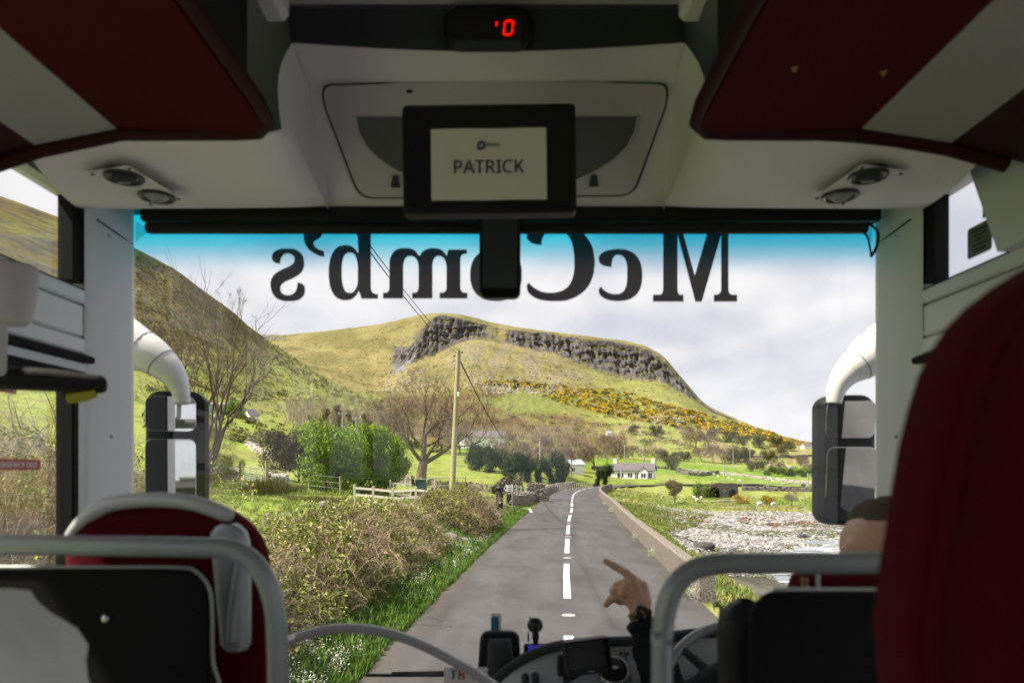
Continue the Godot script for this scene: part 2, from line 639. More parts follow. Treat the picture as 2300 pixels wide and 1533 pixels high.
func land_near(x: float, z: float) -> float: # height of the ground out to 150 m
	var s := x - road_x(z)
	var rough := n1.get_noise_2d(x * 0.35, z * 0.35) * 0.16 + n1.get_noise_2d(x * 0.06, z * 0.06) * 0.5
	if s < 0.0:
		var u := -3.05 - s
		if u < 0.0: return -0.05
		var bank := 0.75 * ss(0.2, 2.6, u) * (1.0 - 0.55 * ss(30, 44, z))
		var y := bank + 0.088 * maxf(0.0, u - 1.5) + 0.022 * maxf(0.0, z - 60.0) * ss(2, 12, u)
		y += maxf(0.0, u - 40.0) * 0.06
		return y - 0.03 + rough * ss(0.1, 6.0, u) * (0.5 if u < 4 else 1.0)
	var u2 := s - 3.05
	if u2 < 0.35: return -0.05
	var xw := 22.0 + (z - 55.0) * 0.63
	var beach := clampf(-3.2 + 0.055 * (xw - x), -4.5, -2.1)
	beach = lerpf(beach, maxf(beach, -2.2), ss(80, 92, z))
	beach += 0.15 * ss(86, 130, z) + 1.6 * ss(134, 160, z) + n1.get_noise_2d(x * 0.05, z * 0.05) * 0.25
	var bank2 := -0.75 - 0.30 * maxf(0.0, u2 - 0.6)
	if z > 60.0: bank2 = lerpf(bank2, -0.3 - 0.16 * u2, ss(60, 90, z))
	var y2 := maxf(bank2, beach) if z > 20 else maxf(bank2, beach)
	y2 = lerpf(y2, -0.05, ss(136, 146, z) * ss(14.0, 3.0, u2))
	return y2 + rough * 0.35

const FARY := {
	180: [[-900, 30], [0, 24], [300, 19], [450, 15], [600, 12], [750, 10], [900, 8], [1050, 6.2], [1200, 3.2], [1300, 1.0], [1400, -0.3], [1500, -0.4], [1650, -0.9], [1830, -1.2], [2000, -1.6], [3300, -3]],
	250: [[-900, 62], [0, 44], [300, 33], [450, 26], [600, 20], [750, 16], [900, 12.5], [1050, 11], [1200, 6.5], [1350, 4.0], [1500, 2.6], [1650, 1.2], [1830, 0.3], [2000, -0.5], [3300, -3]],
	350: [[-900, 118], [0, 92], [300, 68], [450, 50], [600, 34], [750, 25], [900, 20], [1050, 17], [1200, 13.5], [1350, 11], [1500, 9], [1650, 7], [1830, 5], [2000, 4], [3300, -1]],
}
# further ridges: bearing, elevation as picture height at this camera, distance
const C6 := [[-900, 560, 330], [0, 600, 400], [300, 700, 440], [450, 775, 480], [600, 860, 500], [750, 915, 500], [900, 950, 500], [1050, 962, 500], [1200, 972, 500], [1350, 980, 500], [1500, 990, 500], [1650, 1001, 500], [1830, 1011, 500], [2000, 1020, 500], [3300, 1050, 500]]
const C7 := [[-900, 300, 430], [-300, 370, 480], [0, 438, 520], [170, 500, 545], [300, 556, 565], [400, 610, 600], [450, 648, 620], [510, 690, 650], [560, 735, 690], [600, 764, 720], [640, 788, 720], [700, 828, 710], [760, 866, 690], [800, 888, 670], [850, 905, 650], [900, 916, 640], [1000, 920, 620], [1100, 925, 610], [1200, 930, 600], [1300, 942, 600], [1400, 957, 600], [1500, 968, 600], [1600, 978, 600], [1700, 989, 600], [1830, 1003, 620], [2000, 1022, 620], [3300, 1062, 620]]
const C8 := [[-900, 420, 620], [0, 520, 700], [300, 640, 740], [450, 720, 780], [560, 790, 820], [600, 806, 830], [640, 822, 820], [700, 848, 800], [760, 872, 780], [800, 884, 770], [850, 888, 760], [900, 886, 760], [1000, 884, 750], [1100, 882, 740], [1200, 888, 730], [1300, 903, 720], [1400, 925, 720], [1500, 944, 710], [1600, 960, 700], [1700, 978, 690], [1830, 1001, 680], [2000, 1024, 680], [3300, 1064, 680]]
const C9 := [[-900, 640, 1100], [300, 740, 1100], [560, 785, 1080], [640, 800, 1050], [700, 815, 1020], [780, 842, 980], [850, 858, 950], [880, 850, 955], [905, 838, 970], [925, 816, 1010], [945, 806, 1080], [985, 796, 1140], [1030, 772, 1170], [1060, 762, 1180], [1100, 764, 1185], [1160, 777, 1170], [1240, 795, 1150], [1290, 812, 1130], [1340, 834, 1100], [1400, 851, 1080], [1450, 854, 1060], [1490, 862, 1045], [1530, 882, 1020], [1575, 908, 1000], [1600, 926, 980], [1650, 946, 940], [1700, 966, 880], [1760, 988, 820], [1830, 1002, 760], [2000, 1030, 740], [3300, 1066, 740]]
const C10 := [[-900, 700, 1300], [300, 740, 1300], [560, 764, 1290], [640, 768, 1280], [700, 768, 1270], [780, 762, 1250], [850, 760, 1220], [880, 772, 1180], [905, 778, 1160], [925, 770, 1150], [945, 745, 1170], [960, 722, 1190], [985, 708, 1210], [1030, 712, 1220], [1060, 722, 1225], [1100, 732, 1225], [1160, 739, 1215], [1240, 752, 1190], [1290, 757, 1170], [1340, 764, 1140], [1400, 770, 1115], [1450, 782, 1095], [1490, 806, 1075], [1530, 852, 1045], [1575, 904, 1015], [1600, 922, 995], [1650, 942, 950], [1700, 963, 890], [1760, 986, 830], [1830, 1001, 770], [2000, 1030, 750], [3300, 1066, 750]]
const C11 := [[-900, 690, 1380], [300, 730, 1380], [560, 757, 1370], [600, 751, 1370], [640, 752, 1360], [700, 746, 1350], [780, 737, 1340], [850, 728, 1330], [905, 716, 1320], [945, 706, 1310], [985, 702, 1300], [1030, 705, 1295], [1060, 711, 1295], [1100, 723, 1290], [1160, 734, 1275], [1240, 745, 1250], [1290, 751, 1230], [1340, 757, 1200], [1400, 764, 1175], [1450, 776, 1150], [1490, 798, 1120], [1530, 846, 1080], [1575, 899, 1040], [1600, 917, 1020], [1650, 938, 970], [1700, 960, 905], [1760, 984, 845], [1830, 1000, 785], [2000, 1030, 770], [3300, 1066, 770]]

func c3(tab: Array, px: float) -> Vector2: # picture height and distance at a bearing, a little smoothed
	var y := 0.0
	var d := 0.0
	for o in [-9.0, 0.0, 9.0]:
		var x: float = px + o
		var k := 1
		while k < tab.size() - 1 and x > tab[k][0]: k += 1
		var t := clampf((x - tab[k - 1][0]) / float(tab[k][0] - tab[k - 1][0]), 0.0, 1.0)
		y += lerpf(tab[k - 1][1], tab[k][1], t) / 3.0
		d += lerpf(tab[k - 1][2], tab[k][2], t) / 3.0
	return Vector2(y, d)

func cliff_at(px: float) -> float: # where bare rock shows between the two cliff lines
	var a := ss(872, 900, px) * (1.0 - ss(1600, 1680, px))
	return a * (1.0 - 0.75 * ss(1075, 1100, px) * (1.0 - ss(1135, 1160, px)))

func build_terrain() -> void:
	var x := -1000.0
	while x < 3300.0:
		tcol.append(x)
		x += 3.0 if x > 270 and x < 1880 else 45.0
	var nc := tcol.size()
	var near := []
	var d := 2.6
	while d < 176.0:
		near.append(d)
		d *= 1.042
	var segs := [[C6, 16], [C7, 30], [C8, 16], [C9, 40], [C10, 64], [C11, 14]]
	var nr := near.size() + 5 + 6 + 8 + 6
	for s in segs: nr += s[1]
	trow = nr
	var pos := PackedVector3Array()
	pos.resize(nc * nr)
	var colr := PackedColorArray()
	colr.resize(nc * nr)
	var k1 := [FARY[180], FARY[250], FARY[350]]
	for ci in nc:
		var px := tcol[ci]
		var tx := (px - CX) / F
		var r := 0
		for dd: float in near:
			var y := land_near(tx * dd, dd)
			if dd > 125.0: y = lerpf(y, ip(k1[0], px) + n1.get_noise_2d(tx * dd * 0.03, dd * 0.03) * (1.2 if px < 1250 else 0.3), ss(125, 176, dd))
			pos[r * nc + ci] = Vector3(tx * dd, y, -dd)
			r += 1
		var cl := cliff_at(px)
		var key := [Vector2(180, ip(k1[0], px)), Vector2(250, ip(k1[1], px)), Vector2(350, ip(k1[2], px))]
		var prev: Vector2 = key[0]
		var steps := [5, 6, 8]
		for k in 3:
			var last: Vector2 = key[maxi(k - 1, 0)]
			var now: Vector2 = key[k]
			if k == 0: last = Vector2(176, now.y - 0.15)
			for j in steps[k]:
				var t: float = float(j + 1) / steps[k]
				var dd := lerpf(last.x, now.x, t)
				var y := lerpf(last.y, now.y, t) + n1.get_noise_2d(tx * dd * 0.02, dd * 0.02) * 1.3 * ss(170, 220, dd)
				pos[r * nc + ci] = Vector3(tx * dd, y, -dd)
				r += 1
			prev = now
		var lastv := Vector3(0, prev.y, prev.x)
		for si in segs.size():
			var cv := c3(segs[si][0], px)
			var now := Vector3(0, CAMY - (cv.x - HY) / F * cv.y, cv.y)
			for j in segs[si][1]:
				var t: float = float(j + 1) / segs[si][1]
				var q := lastv.lerp(now, t)
				var dd := q.z
				var y := q.y
				var wx := tx * dd
				var amp := 1.0 if si < 4 else 0.55
				var fall := 1.0
				if si in [1, 5]: fall = 1.0 - 0.75 * ss(0.75, 1.0, t)
				y += (n1.get_noise_2d(wx * 0.012, dd * 0.012) * 5.0 + n1.get_noise_2d(wx * 0.05, dd * 0.05) * 1.6) * amp * fall
				if si == 1: y -= sin(t * PI) * 4.0 * (1.0 if px < 700 else 0.2)
				if si == 4: # rock face: ribs, gullies and ledges
					var hgt := y
					var rib := n3.get_noise_2d(wx * 0.022 + 5.0, hgt * 0.004)
					var rib2 := n3.get_noise_2d(wx * 0.07, hgt * 0.02 + 9.0)
					var ledge := sin(hgt * 0.42 + n1.get_noise_2d(wx * 0.01, 3.0) * 5.0) * 0.5 + n1.get_noise_2d(wx * 0.03, hgt * 0.25)
					dd += cl * sin(t * PI) * (rib * 15.0 + rib2 * 9.0 + n3.get_noise_2d(wx * 0.16, hgt * 0.03) * 6.0 + ledge * 3.4)
					y += cl * sin(t * PI) * n1.get_noise_2d(wx * 0.08, hgt * 0.1) * 3.0
				pos[r * nc + ci] = Vector3(tx * dd, y, -dd)
				r += 1
			lastv = now
		for j in 6:
			var t := float(j + 1) / 6.0
			var dd := lastv.z + t * 700.0
			var rise := lastv.y * (1.0 - t * t * 1.1)
			pos[r * nc + ci] = Vector3(tx * dd, maxf(rise, -6.0), -dd)
			r += 1
	tpos = pos
	# colours of the ground itself
	var lush := Color(0.150, 0.235, 0.034)
	var pasture := Color(0.232, 0.268, 0.074)
	var olive := Color(0.160, 0.148, 0.062)
	var straw := Color(0.245, 0.215, 0.100)
	var brown := Color(0.135, 0.092, 0.050)
	var rock := Color(0.075, 0.072, 0.080)
	var pale_rock := Color(0.20, 0.19, 0.19)
	var scree := Color(0.22, 0.19, 0.165)
	var pebble := Color(0.25, 0.245, 0.235)
	var soil := Color(0.10, 0.075, 0.05)
	var r_near := near.size()
	var r_c6 := r_near + 19
	for ri in nr:
		for ci in nc:
			var p := pos[ri * nc + ci]
			var px := tcol[ci]
			var dd := -p.z
			var py := HY - (p.y - CAMY) / dd * F
			var na := n1.get_noise_2d(p.x * 0.03, p.z * 0.03)
			var nb := n1.get_noise_2d(p.x * 0.25 + 40.0, p.z * 0.25)
			var nh := n1.get_noise_2d(p.x * 0.009 + 7.0, p.z * 0.009)
			var c := pasture
			if ri < r_near + 5:
				var s := p.x - road_x(dd)
				c = pasture.lerp(lush, clampf(0.35 + na * 0.9 + nb * 0.5, 0, 1))
				if s < 0.0:
					var u := -3.05 - s
					c = lush.lerp(c, ss(1.0, 6.0, u))
					c = soil.lerp(c, ss(0.0, 0.45, u + nb * 0.3))
					if u > 6.0 and dd > 35.0: c = c.lerp(straw, clampf(na * 1.4 - 0.1, 0, 0.55))
				else:
					var u := s - 3.05
					var xw := 22.0 + (dd - 55.0) * 0.63
					var sand := ss(3.2, 4.4, u + nb * 0.8) * (1.0 - ss(84, 92, dd + nb * 6.0 + (p.x - 20.0) * -0.06))
					if dd > 55: sand *= ss(4.0, 7.5, u + nb)
					c = lush.lerp(straw, clampf(0.35 + nb * 1.2 + na, 0, 0.9))
					if dd > 120.0: c = c.lerp(pasture, ss(120, 140, dd))
					var pb := pebble.lerp(Color(0.10, 0.115, 0.06), clampf((na * 2.2 + nb * 0.8 + 0.1) * ss(0.0, 9.0, x - 8.0) * (1.0 - ss(60, 76, dd)), 0, 0.8))
					pb = pb.lerp(Color(0.09, 0.085, 0.08), clampf(1.0 - absf(xw - p.x) * 0.12, 0, 0.6))
					var weed := ss(0.15, 0.3, nb) * ss(74, 78, dd) * (1.0 - ss(83, 88, dd))
					pb = pb.lerp(Color(0.11, 0.05, 0.03), weed * 0.8)
					c = c.lerp(pb, sand)
			elif ri < r_c6:
				c = pasture.lerp(lush, clampf(0.45 + nh * 2.2 + na * 0.6, 0, 1))
				if px < 1330: c = c.lerp(brown, clampf(ss(190, 300, dd) * (0.75 + na) * (1.0 - ss(0.1, 0.5, nh)), 0, 0.9))
				if px < 760: c = c.lerp(pasture, 0.75)
			else:
				if dd < 760 and px < 860: # the near hill
					var high := ss(880.0, 690.0, py)
					c = pasture.lerp(olive, clampf(high * 0.95 + na * 1.1 + 0.1, 0, 1)).lerp(brown, clampf(high * 0.5 + nh * 1.5 + nb * 0.4, 0, 0.85))
					c = c.lerp(Color(0.205, 0.235, 0.075), clampf(ss(440, 700, px) * 0.55 * (1.0 - high) + nh - 0.1, 0, 0.6))
					c = c.lerp(rock, ss(0.20, 0.32, nb + high * 0.12) * 0.75)
				else:
					c = olive.lerp(straw, clampf(0.42 + nh * 1.5 + na * 0.5, 0, 1))
					if dd < 760:
						c = brown.lerp(pasture, clampf(ss(1280, 1480, px) * 0.75 + nh * 0.8 + 0.25, 0, 1))
						var clearing := ss(1.0, 0.5, Vector2((px - 1190) / 130.0, (py - 908) / 34.0).length() + na * 0.3)
						c = c.lerp(Color(0.245, 0.185, 0.115), ss(1300, 1380, px) * ss(0.02, 0.22, na) * 0.8)
						c = c.lerp(Color(0.165, 0.200, 0.062), clearing * clampf(0.8 + nb * 1.2, 0.25, 1.0))
					elif ri >= r_c6 + 62 and ri < r_c6 + 102: # slope under the cliff
						var fan := clampf((n1.get_noise_2d(px * 0.02, py * 0.02) + 0.25) * 1.2, 0, 1) * ss(960, 1040, px) * (1.0 - ss(1290, 1360, px)) * ss(890, 850, py)
						c = c.lerp(scree, fan * 0.75)
						c = c.lerp(pasture, clampf(ss(1250, 1400, px) * 0.5 + na * 0.4, 0, 0.7))
						if px < 1000.0: c = olive.lerp(straw, clampf(0.55 + nh * 1.3, 0, 1))
					var rk := cliff_at(px)
					if rk > 0.02 and ri >= r_c6 + 96 and ri < r_c6 + 170:
						var t := (ri - r_c6 - 102) / 64.0
						var edge := ss(-0.04, 0.1, t + nb * 0.08) * (1.0 - ss(0.93, 1.05, t + na * 0.12))
						var tone := rock.lerp(pale_rock, clampf(n3.get_noise_2d(p.x * 0.09, p.y * 0.02) * 0.7 + nb * 0.6, 0, 0.8))
						if px < 935.0: tone = tone.lerp(Color(0.26, 0.25, 0.25), ss(0.45, 0.2, t) * 0.7)
						var ledge := sin(p.y * 0.42 + n1.get_noise_2d(p.x * 0.01, 3.0) * 5.0) * 0.5 + n1.get_noise_2d(p.x * 0.03, p.y * 0.25)
						tone = tone.lerp(olive, ss(0.20, 0.60, ledge + nb * 0.8) * 0.8)
						c = c.lerp(tone, clampf(edge * ss(0.1, 0.5, rk + na * 0.4), 0, 1))
			var j := 1.0 + nb * 0.16
			colr[ri * nc + ci] = Color(c.r * j, c.g * j, c.b * j)
	var g := G.new()
	g.v = pos
	g.c = colr
	g.colored = true
	var idx := PackedInt32Array()
	idx.resize((nc - 1) * (nr - 1) * 6)
	var w := 0
	for ri in nr - 1:
		for ci in nc - 1:
			var a := ri * nc + ci
			idx[w] = a; idx[w + 1] = a + nc; idx[w + 2] = a + 1
			idx[w + 3] = a + 1; idx[w + 4] = a + nc; idx[w + 5] = a + nc + 1
			w += 6
	g.i = idx
	var o := single("terrain", g, M.land, "green pasture, bank and cliffed hill rising inland of the coastal road", "terrain", Vector3.ZERO, "", "structure")
	# ground behind and beside the coach
	var b := G.new()
	b.colored = true
	b.col = Color(0.15, 0.2, 0.05)
	for q in [[-900.0, -2.55]]:
		var rows := []
		for zz in [-2.7, 30.0, 120.0, 500.0]: rows.append(PackedVector3Array([Vector3(q[0], 0.0 if q[0] < 0 else -3.0, zz), Vector3(q[1], -0.06 if q[0] < 0 else -3.0, zz)]))
		b.sheet(rows)
	single("ground", b, M.land, "grass land beside the road back along the coast", "ground", Vector3.ZERO, "", "structure")
	var s := G.new()
	s.quad(Vector3(-6000, -3.2, 3000), Vector3(-6000, -3.2, -7000), Vector3(7000, -3.2, -7000), Vector3(7000, -3.2, 3000))
	single("sea", s, M.sea, "pale rippled sea lapping at the pebble beach", "sea", Vector3.ZERO, "", "structure")

func col_of(px: float) -> int:
	return clampi(tcol.bsearch(px), 1, tcol.size() - 1)

func ground(px: float, d: float) -> Vector3: # the land at a bearing and distance
	var ci := col_of(px)
	var nc := tcol.size()
	var t := clampf((px - tcol[ci - 1]) / (tcol[ci] - tcol[ci - 1]), 0, 1)
	for r in range(1, trow):
		var a := tpos[r * nc + ci - 1].lerp(tpos[r * nc + ci], t)
		if -a.z >= d:
			var b := tpos[(r - 1) * nc + ci - 1].lerp(tpos[(r - 1) * nc + ci], t)
			return b.lerp(a, clampf((d + b.z) / maxf(b.z - a.z, 1e-4), 0, 1))
	return tpos[(trow - 1) * nc + ci]

func seen(px: float, py: float, from := 20.0) -> Vector3: # where the sight line meets the land beyond a distance
	var ci := col_of(px)
	var nc := tcol.size()
	var last := tpos[ci]
	for r in trow:
		var a := tpos[r * nc + ci]
		if -a.z < from:
			last = a
			continue
		var y := HY - (a.y - CAMY) / -a.z * F
		if y <= py:
			var y0 := HY - (last.y - CAMY) / -last.z * F
			return last.lerp(a, clampf((y0 - py) / maxf(y0 - y, 1e-3), 0, 1)) if y0 > py else a
		last = a
	return last

func at_xz(x: float, z: float) -> Vector3: # near land only
	return Vector3(x, land_near(x, z), -z)

# ---------------------------------------------------------------- road, wall, markings
func build_road() -> void:
	var g := G.new()
	var rows := []
	var z := -80.0
	while z < 160.0:
		var cx := road_x(z)
		var tang := Vector2(road_x(z + 0.5) - road_x(z - 0.5), 1.0).normalized()
		var n := Vector2(tang.y, -tang.x)
		var row := PackedVector3Array()
		for k in 25:
			var o := -3.05 + 6.1 * k / 24.0
			if k == 0: o += n1.get_noise_2d(z * 0.6, 5.0) * 0.16
			row.append(Vector3(cx + n.x * o, 0.0 + 0.05 * (1.0 - pow(o / 3.05, 2.0)), -(z + n.y * o)))
		rows.append(row)
		z += 0.5 if z > 5.0 else 2.0
	g.colored = true
	g.sheet(rows)
	for k in g.v.size(): # polished wheel tracks, oily lane middles, grit and soil at the edges, old patches
		var p := g.v[k]
		var o := -3.05 + 6.1 * (k % 25) / 24.0
		var lane := absf(absf(o) - 1.5)
		var worn := ss(0.35, 0.0, absf(lane - 0.8) + n1.get_noise_2d(p.x * 0.8, p.z * 0.1) * 0.2)
		var t := 0.93 + 0.14 * worn + n1.get_noise_2d(p.x * 0.5, p.z * 0.12) * 0.12 + n2.get_noise_2d(p.x * 2.5, p.z * 1.6) * 0.10
		if n2.get_noise_2d(p.x * 0.15 + 30.0, p.z * 0.05) > 0.32: t *= 0.84
		var soil := ss(2.55, 3.05, absf(o) + n1.get_noise_2d(p.x, p.z * 0.7) * 0.22)
		g.c[k] = Color(t, t, t).lerp(Color(1.25, 0.98, 0.74), soil * 0.75)
	var road := single("road", g, M.asphalt, "grey asphalt two-lane coastal road curving towards the white bungalow", "road", Vector3.ZERO, "", "structure")
	var strip := func(z0: float, z1: float, o0: float, o1: float) -> G:
		var q := G.new()
		var rr := []
		var n := maxi(2, int((z1 - z0) / 0.7))
		for k in n + 1:
			var zz := lerpf(z0, z1, float(k) / n)
			var cx := road_x(zz)
			var tang := Vector2(road_x(zz + 0.5) - road_x(zz - 0.5), 1.0).normalized()
			var nn := Vector2(tang.y, -tang.x)
			var j := n1.get_noise_2d(zz * 3.0, o0 * 9.0) * 0.012
			rr.append(PackedVector3Array([Vector3(cx + nn.x * (o0 + j), 0.056, -(zz + nn.y * o0)), Vector3(cx + nn.x * (o1 + j), 0.056, -(zz + nn.y * o1))]))
		q.sheet(rr)
		return q
	var dashes := [[6.6, 12.7], [16.4, 22.5], [25.4, 30.7], [33.0, 38.3]]
	var zz := 41.5
	while zz < 128.0:
		dashes.append([zz, zz + 5.6])
		zz += 8.4
	for q in dashes: part(road, "line_marking", strip.call(q[0], q[1], -0.085, 0.085), M.line_paint)
	for zs: float in [14.5, 24.0, 31.8, 39.9]: # painted rings with a metal stud
		var ring := G.new()
		var cx := road_x(zs) + 0.02
		for k in 24:
			var a0 := TAU * k / 24
			var a1 := TAU * (k + 1) / 24
			for q in [[0.135, 0.105], [0.075, 0.045]]:
				ring.quad(Vector3(cx + cos(a0) * q[0], 0.057, -zs + sin(a0) * q[0]), Vector3(cx + cos(a1) * q[0], 0.057, -zs + sin(a1) * q[0]), Vector3(cx + cos(a1) * q[1], 0.057, -zs + sin(a1) * q[1]), Vector3(cx + cos(a0) * q[1], 0.057, -zs + sin(a0) * q[1]))
		part(road, "ring_marking", ring, M.line_paint)
		var stud := G.new()
		stud.box(Vector3(cx, 0.060, -zs), Vector3(0.07, 0.022, 0.08), 0.006)
		part(road, "road_stud", stud, M.galvanised)
	# side lane joining from inland
	var lane := G.new()
	lane.colored = true
	lane.col = Color(1.9, 1.85, 1.75)
	var lr := []
	for k in 14:
		var t := k / 13.0
		var xx := lerpf(road_x(53.0) - 3.0, -13.0, t)
		var zc := 52.5 + t * 3.5
		var y := land_near(xx, zc) + 0.06
		lr.append(PackedVector3Array([Vector3(xx, maxf(y, 0.012), -(zc - 1.5 - (1.0 - t) * 0.8)), Vector3(xx, maxf(y, 0.012), -(zc + 1.5 + (1.0 - t) * 0.8))]))
	lane.sheet(lr)
	single("lane", lane, M.asphalt, "pale side lane meeting the coastal road by the litter bin", "lane", Vector3.ZERO, "", "structure")
	var give := G.new()
	var gx := road_x(53.0) - 3.25
	for k in 4: give.quad(Vector3(gx, 0.03, -50.6 - k * 1.25), Vector3(gx + 0.28, 0.03, -50.6 - k * 1.25), Vector3(gx + 0.28, 0.03, -51.4 - k * 1.25), Vector3(gx, 0.03, -51.4 - k * 1.25))
	part(road, "give_way_marking", give, M.line_paint)
	# concrete sea wall in cast bays
	var wall := thing("sea_wall", "low weathered concrete wall between the road and the pebble beach", "wall", Vector3(road_x(16.5) + 3.1, 0, -16.5))
	var z0 := -62.0
	while z0 < 122.0:
		if z0 > 5.0 and z0 < 16.6: z0 = 16.6
		var z1 := minf(z0 + 3.4, 122.0)
		var q := G.new()
		var rr := []
		for k in 5:
			var zk := lerpf(z0 + 0.012, z1 - 0.012, k / 4.0)
			var cx := road_x(zk)
			var tang := Vector2(road_x(zk + 0.5) - road_x(zk - 0.5), 1.0).normalized()
			var nn := Vector2(tang.y, -tang.x)
			var h := 0.70 + n1.get_noise_2d(zk * 0.3, 77.0) * 0.05
			var row := PackedVector3Array()
			for e in [[3.03, -0.4], [3.05, h - 0.04], [3.09, h], [3.34, h], [3.38, h - 0.04], [3.44, -1.6]]:
				row.append(Vector3(cx + nn.x * e[0], e[1], -(zk + nn.y * e[0])))
			rr.append(row)
		for k in 5: # faces kept crisp between the levels
			var two := []
			for row in rr: two.append(PackedVector3Array([row[k], row[k + 1]]))
			q.sheet(two)
		for row in [rr[0], rr[-1]]:
			for k in range(1, 5): q.tri3(row[0], row[k], row[k + 1])
		part(wall, "wall_bay", q, M.concrete)
		z0 = z1

# ---------------------------------------------------------------- plants, shared shapes
var leafy: ArrayMesh
var twiggy: ArrayMesh
var blade: ArrayMesh
var stones := []
var sprig: ArrayMesh
var stump: ArrayMesh

func ball_point() -> Vector3:
	var p := Vector3(rf(-1, 1), rf(-1, 1), rf(-1, 1))
	while p.length_squared() > 1.0: p = Vector3(rf(-1, 1), rf(-1, 1), rf(-1, 1))
	return p

func turned() -> Basis:
	return Basis(Vector3.UP, rf(0, TAU)) * Basis(Vector3.RIGHT, rf(-1.2, 1.2))

func leaf_mesh(n: int, size: float) -> ArrayMesh: # a spray of n separate leaves in a ball of radius 1
	var g := G.new()
	for k in n:
		var p := ball_point()
		var b := turned()
		var s := size * rf(0.7, 1.3)
		var fold := b.z * s * 0.25
		g.quad(p - b.x * s, p + b.y * s * 0.5 + fold, p + b.x * s, p - b.y * s * 0.5 + fold)
	return g.mesh()

func twig_mesh(n: int) -> ArrayMesh: # fine bare twigs fanning outwards and up
	var g := G.new()
	for k in n:
		var d := (ball_point() + Vector3(0, 0.55, 0)).normalized()
		var p := ball_point() * 0.35
		var s := d.cross(ball_point()).normalized() * 0.02
		var bend := ball_point() * 0.12
		var q := p + d * rf(0.5, 1.0)
		var m := p.lerp(q, 0.5) + bend
		g.quad(p - s, m - s * 0.7, m + s * 0.7, p + s)
		g.tri3(m - s * 0.7, q, m + s * 0.7)
	return g.mesh()

func stone_mesh(seed_: int) -> ArrayMesh:
	var g := G.new()
	var prof := []
	for k in 5: prof.append(Vector2(maxf(0.001, sin(PI * k / 4.0)), -cos(PI * k / 4.0)))
	g.lathe(prof, 6)
	for k in g.v.size():
		var p := g.v[k]
		g.v[k] = p * (1.0 + 0.35 * n2.get_noise_3d(p.x * 0.9 + seed_ * 7, p.y * 0.9, p.z * 0.9)) * Vector3(1, 0.7, 0.85)
	return g.mesh()

func grow(g: G, p: Vector3, dir: Vector3, length: float, r: float, depth: int, tips: Array, spread := 0.55, up := 0.12) -> void: # a limb and what branches from it
	var n := 4 if depth > 1 else 3
	var pts := [p]
	var rad := [r]
	var q := p
	var d := dir
	for k in n:
		d = (d + ball_point() * 0.16 + Vector3(0, up, 0)).normalized()
		q += d * length / n
		pts.append(q)
		rad.append(lerpf(r, r * 0.55, float(k + 1) / n))
	g.tube(pts, rad, 7 if r > 0.12 else (5 if r > 0.04 else 3), false)
	if depth <= 0:
		tips.append([q, d])
		return
	var kids := 3 if depth > 2 else rng.randi_range(2, 4)
	for k in kids:
		var side := (d + ball_point() * spread * 1.6).normalized()
		var from: Vector3 = pts[rng.randi_range(2, n)] if k > 0 else q
		grow(g, from, side, length * rf(0.62, 0.86), r * rf(0.42, 0.58), depth - 1, tips, spread, up)

func plant(called: String, label: String, at: Vector3, h: float, w: float, trunk_h: float, tones: Array, sprays: int, size: float, bare := false, lobes := 6, group := "", category := "tree") -> Node3D: # built standing on its origin, h high and w wide
	var o := thing(called, label, category, Vector3.ZERO, group)
	var g := G.new()
	g.colored = true
	g.col = Color(0.105, 0.085, 0.062)
	var tips := []
	for k in 1:
		grow(g, Vector3(rf(-0.1, 0.1) * w, -0.2, rf(-0.1, 0.1) * w), Vector3(rf(-0.25, 0.25), 1, rf(-0.25, 0.25)).normalized(), maxf(trunk_h, h * 0.22) + 0.2, h * 0.028, 3, tips, 0.7)
	part(o, "trunk", g, M.bark)
	var centres := []
	for k in lobes:
		var a := TAU * k / lobes + rf(-0.5, 0.5)
		var e := rf(0.02, 0.88)
		centres.append([Vector3(cos(a) * w * 0.30 * rf(0.5, 1.45), trunk_h + (h - trunk_h) * e, sin(a) * w * 0.30 * rf(0.5, 1.45)), rf(0.20, 0.44)])
	centres.append([Vector3(0, trunk_h + (h - trunk_h) * 0.62, 0), 0.5])
	var xf := []
	var cols := []
	for k in sprays:
		var q: Array = centres[rng.randi_range(0, centres.size() - 1)]
		var dv := ball_point()
		dv = dv.normalized() * pow(dv.length(), 0.5)
		var p: Vector3 = q[0] + dv * Vector3(w * 0.5 * q[1] * 1.5, (h - trunk_h) * 0.5 * q[1] * 1.25, w * 0.5 * q[1] * 1.5)
		p.y = maxf(p.y, trunk_h * rf(0.5, 1.0))
		if rng.randf() < 0.05: p += dv * w * 0.12
		xf.append(Transform3D(turned().scaled(Vector3.ONE * size * rf(0.7, 1.3)), p))
		var c: Color = tones[rng.randi_range(0, tones.size() - 1)]
		var j := rf(0.8, 1.2)
		cols.append(Color(c.r * j, c.g * j, c.b * j))
	scatter(o, "crown", twiggy if bare else leafy, M.bark if bare else M.leaf, xf, cols, "stuff")
	return o

func drop(o: Node3D, at: Vector3, turn := 0.0, size := 1.0) -> Node3D:
	o.transform = Transform3D(Basis(Vector3.UP, turn).scaled(Vector3.ONE * size), at)
	return o

# ---------------------------------------------------------------- far land
func build_far_land() -> void:
	leafy = leaf_mesh(12, 0.30)
	twiggy = twig_mesh(16)
	for k in 4: stones.append(stone_mesh(k))
	far_woods()
	far_trees()
	far_buildings()
	far_walls()
	far_poles()
	far_sheep()

func tone(c: Color, v := 0.22) -> Color:
	var j := rf(1.0 - v, 1.0 + v)
	return Color(c.r * j, c.g * j * rf(0.95, 1.05), c.b * j)

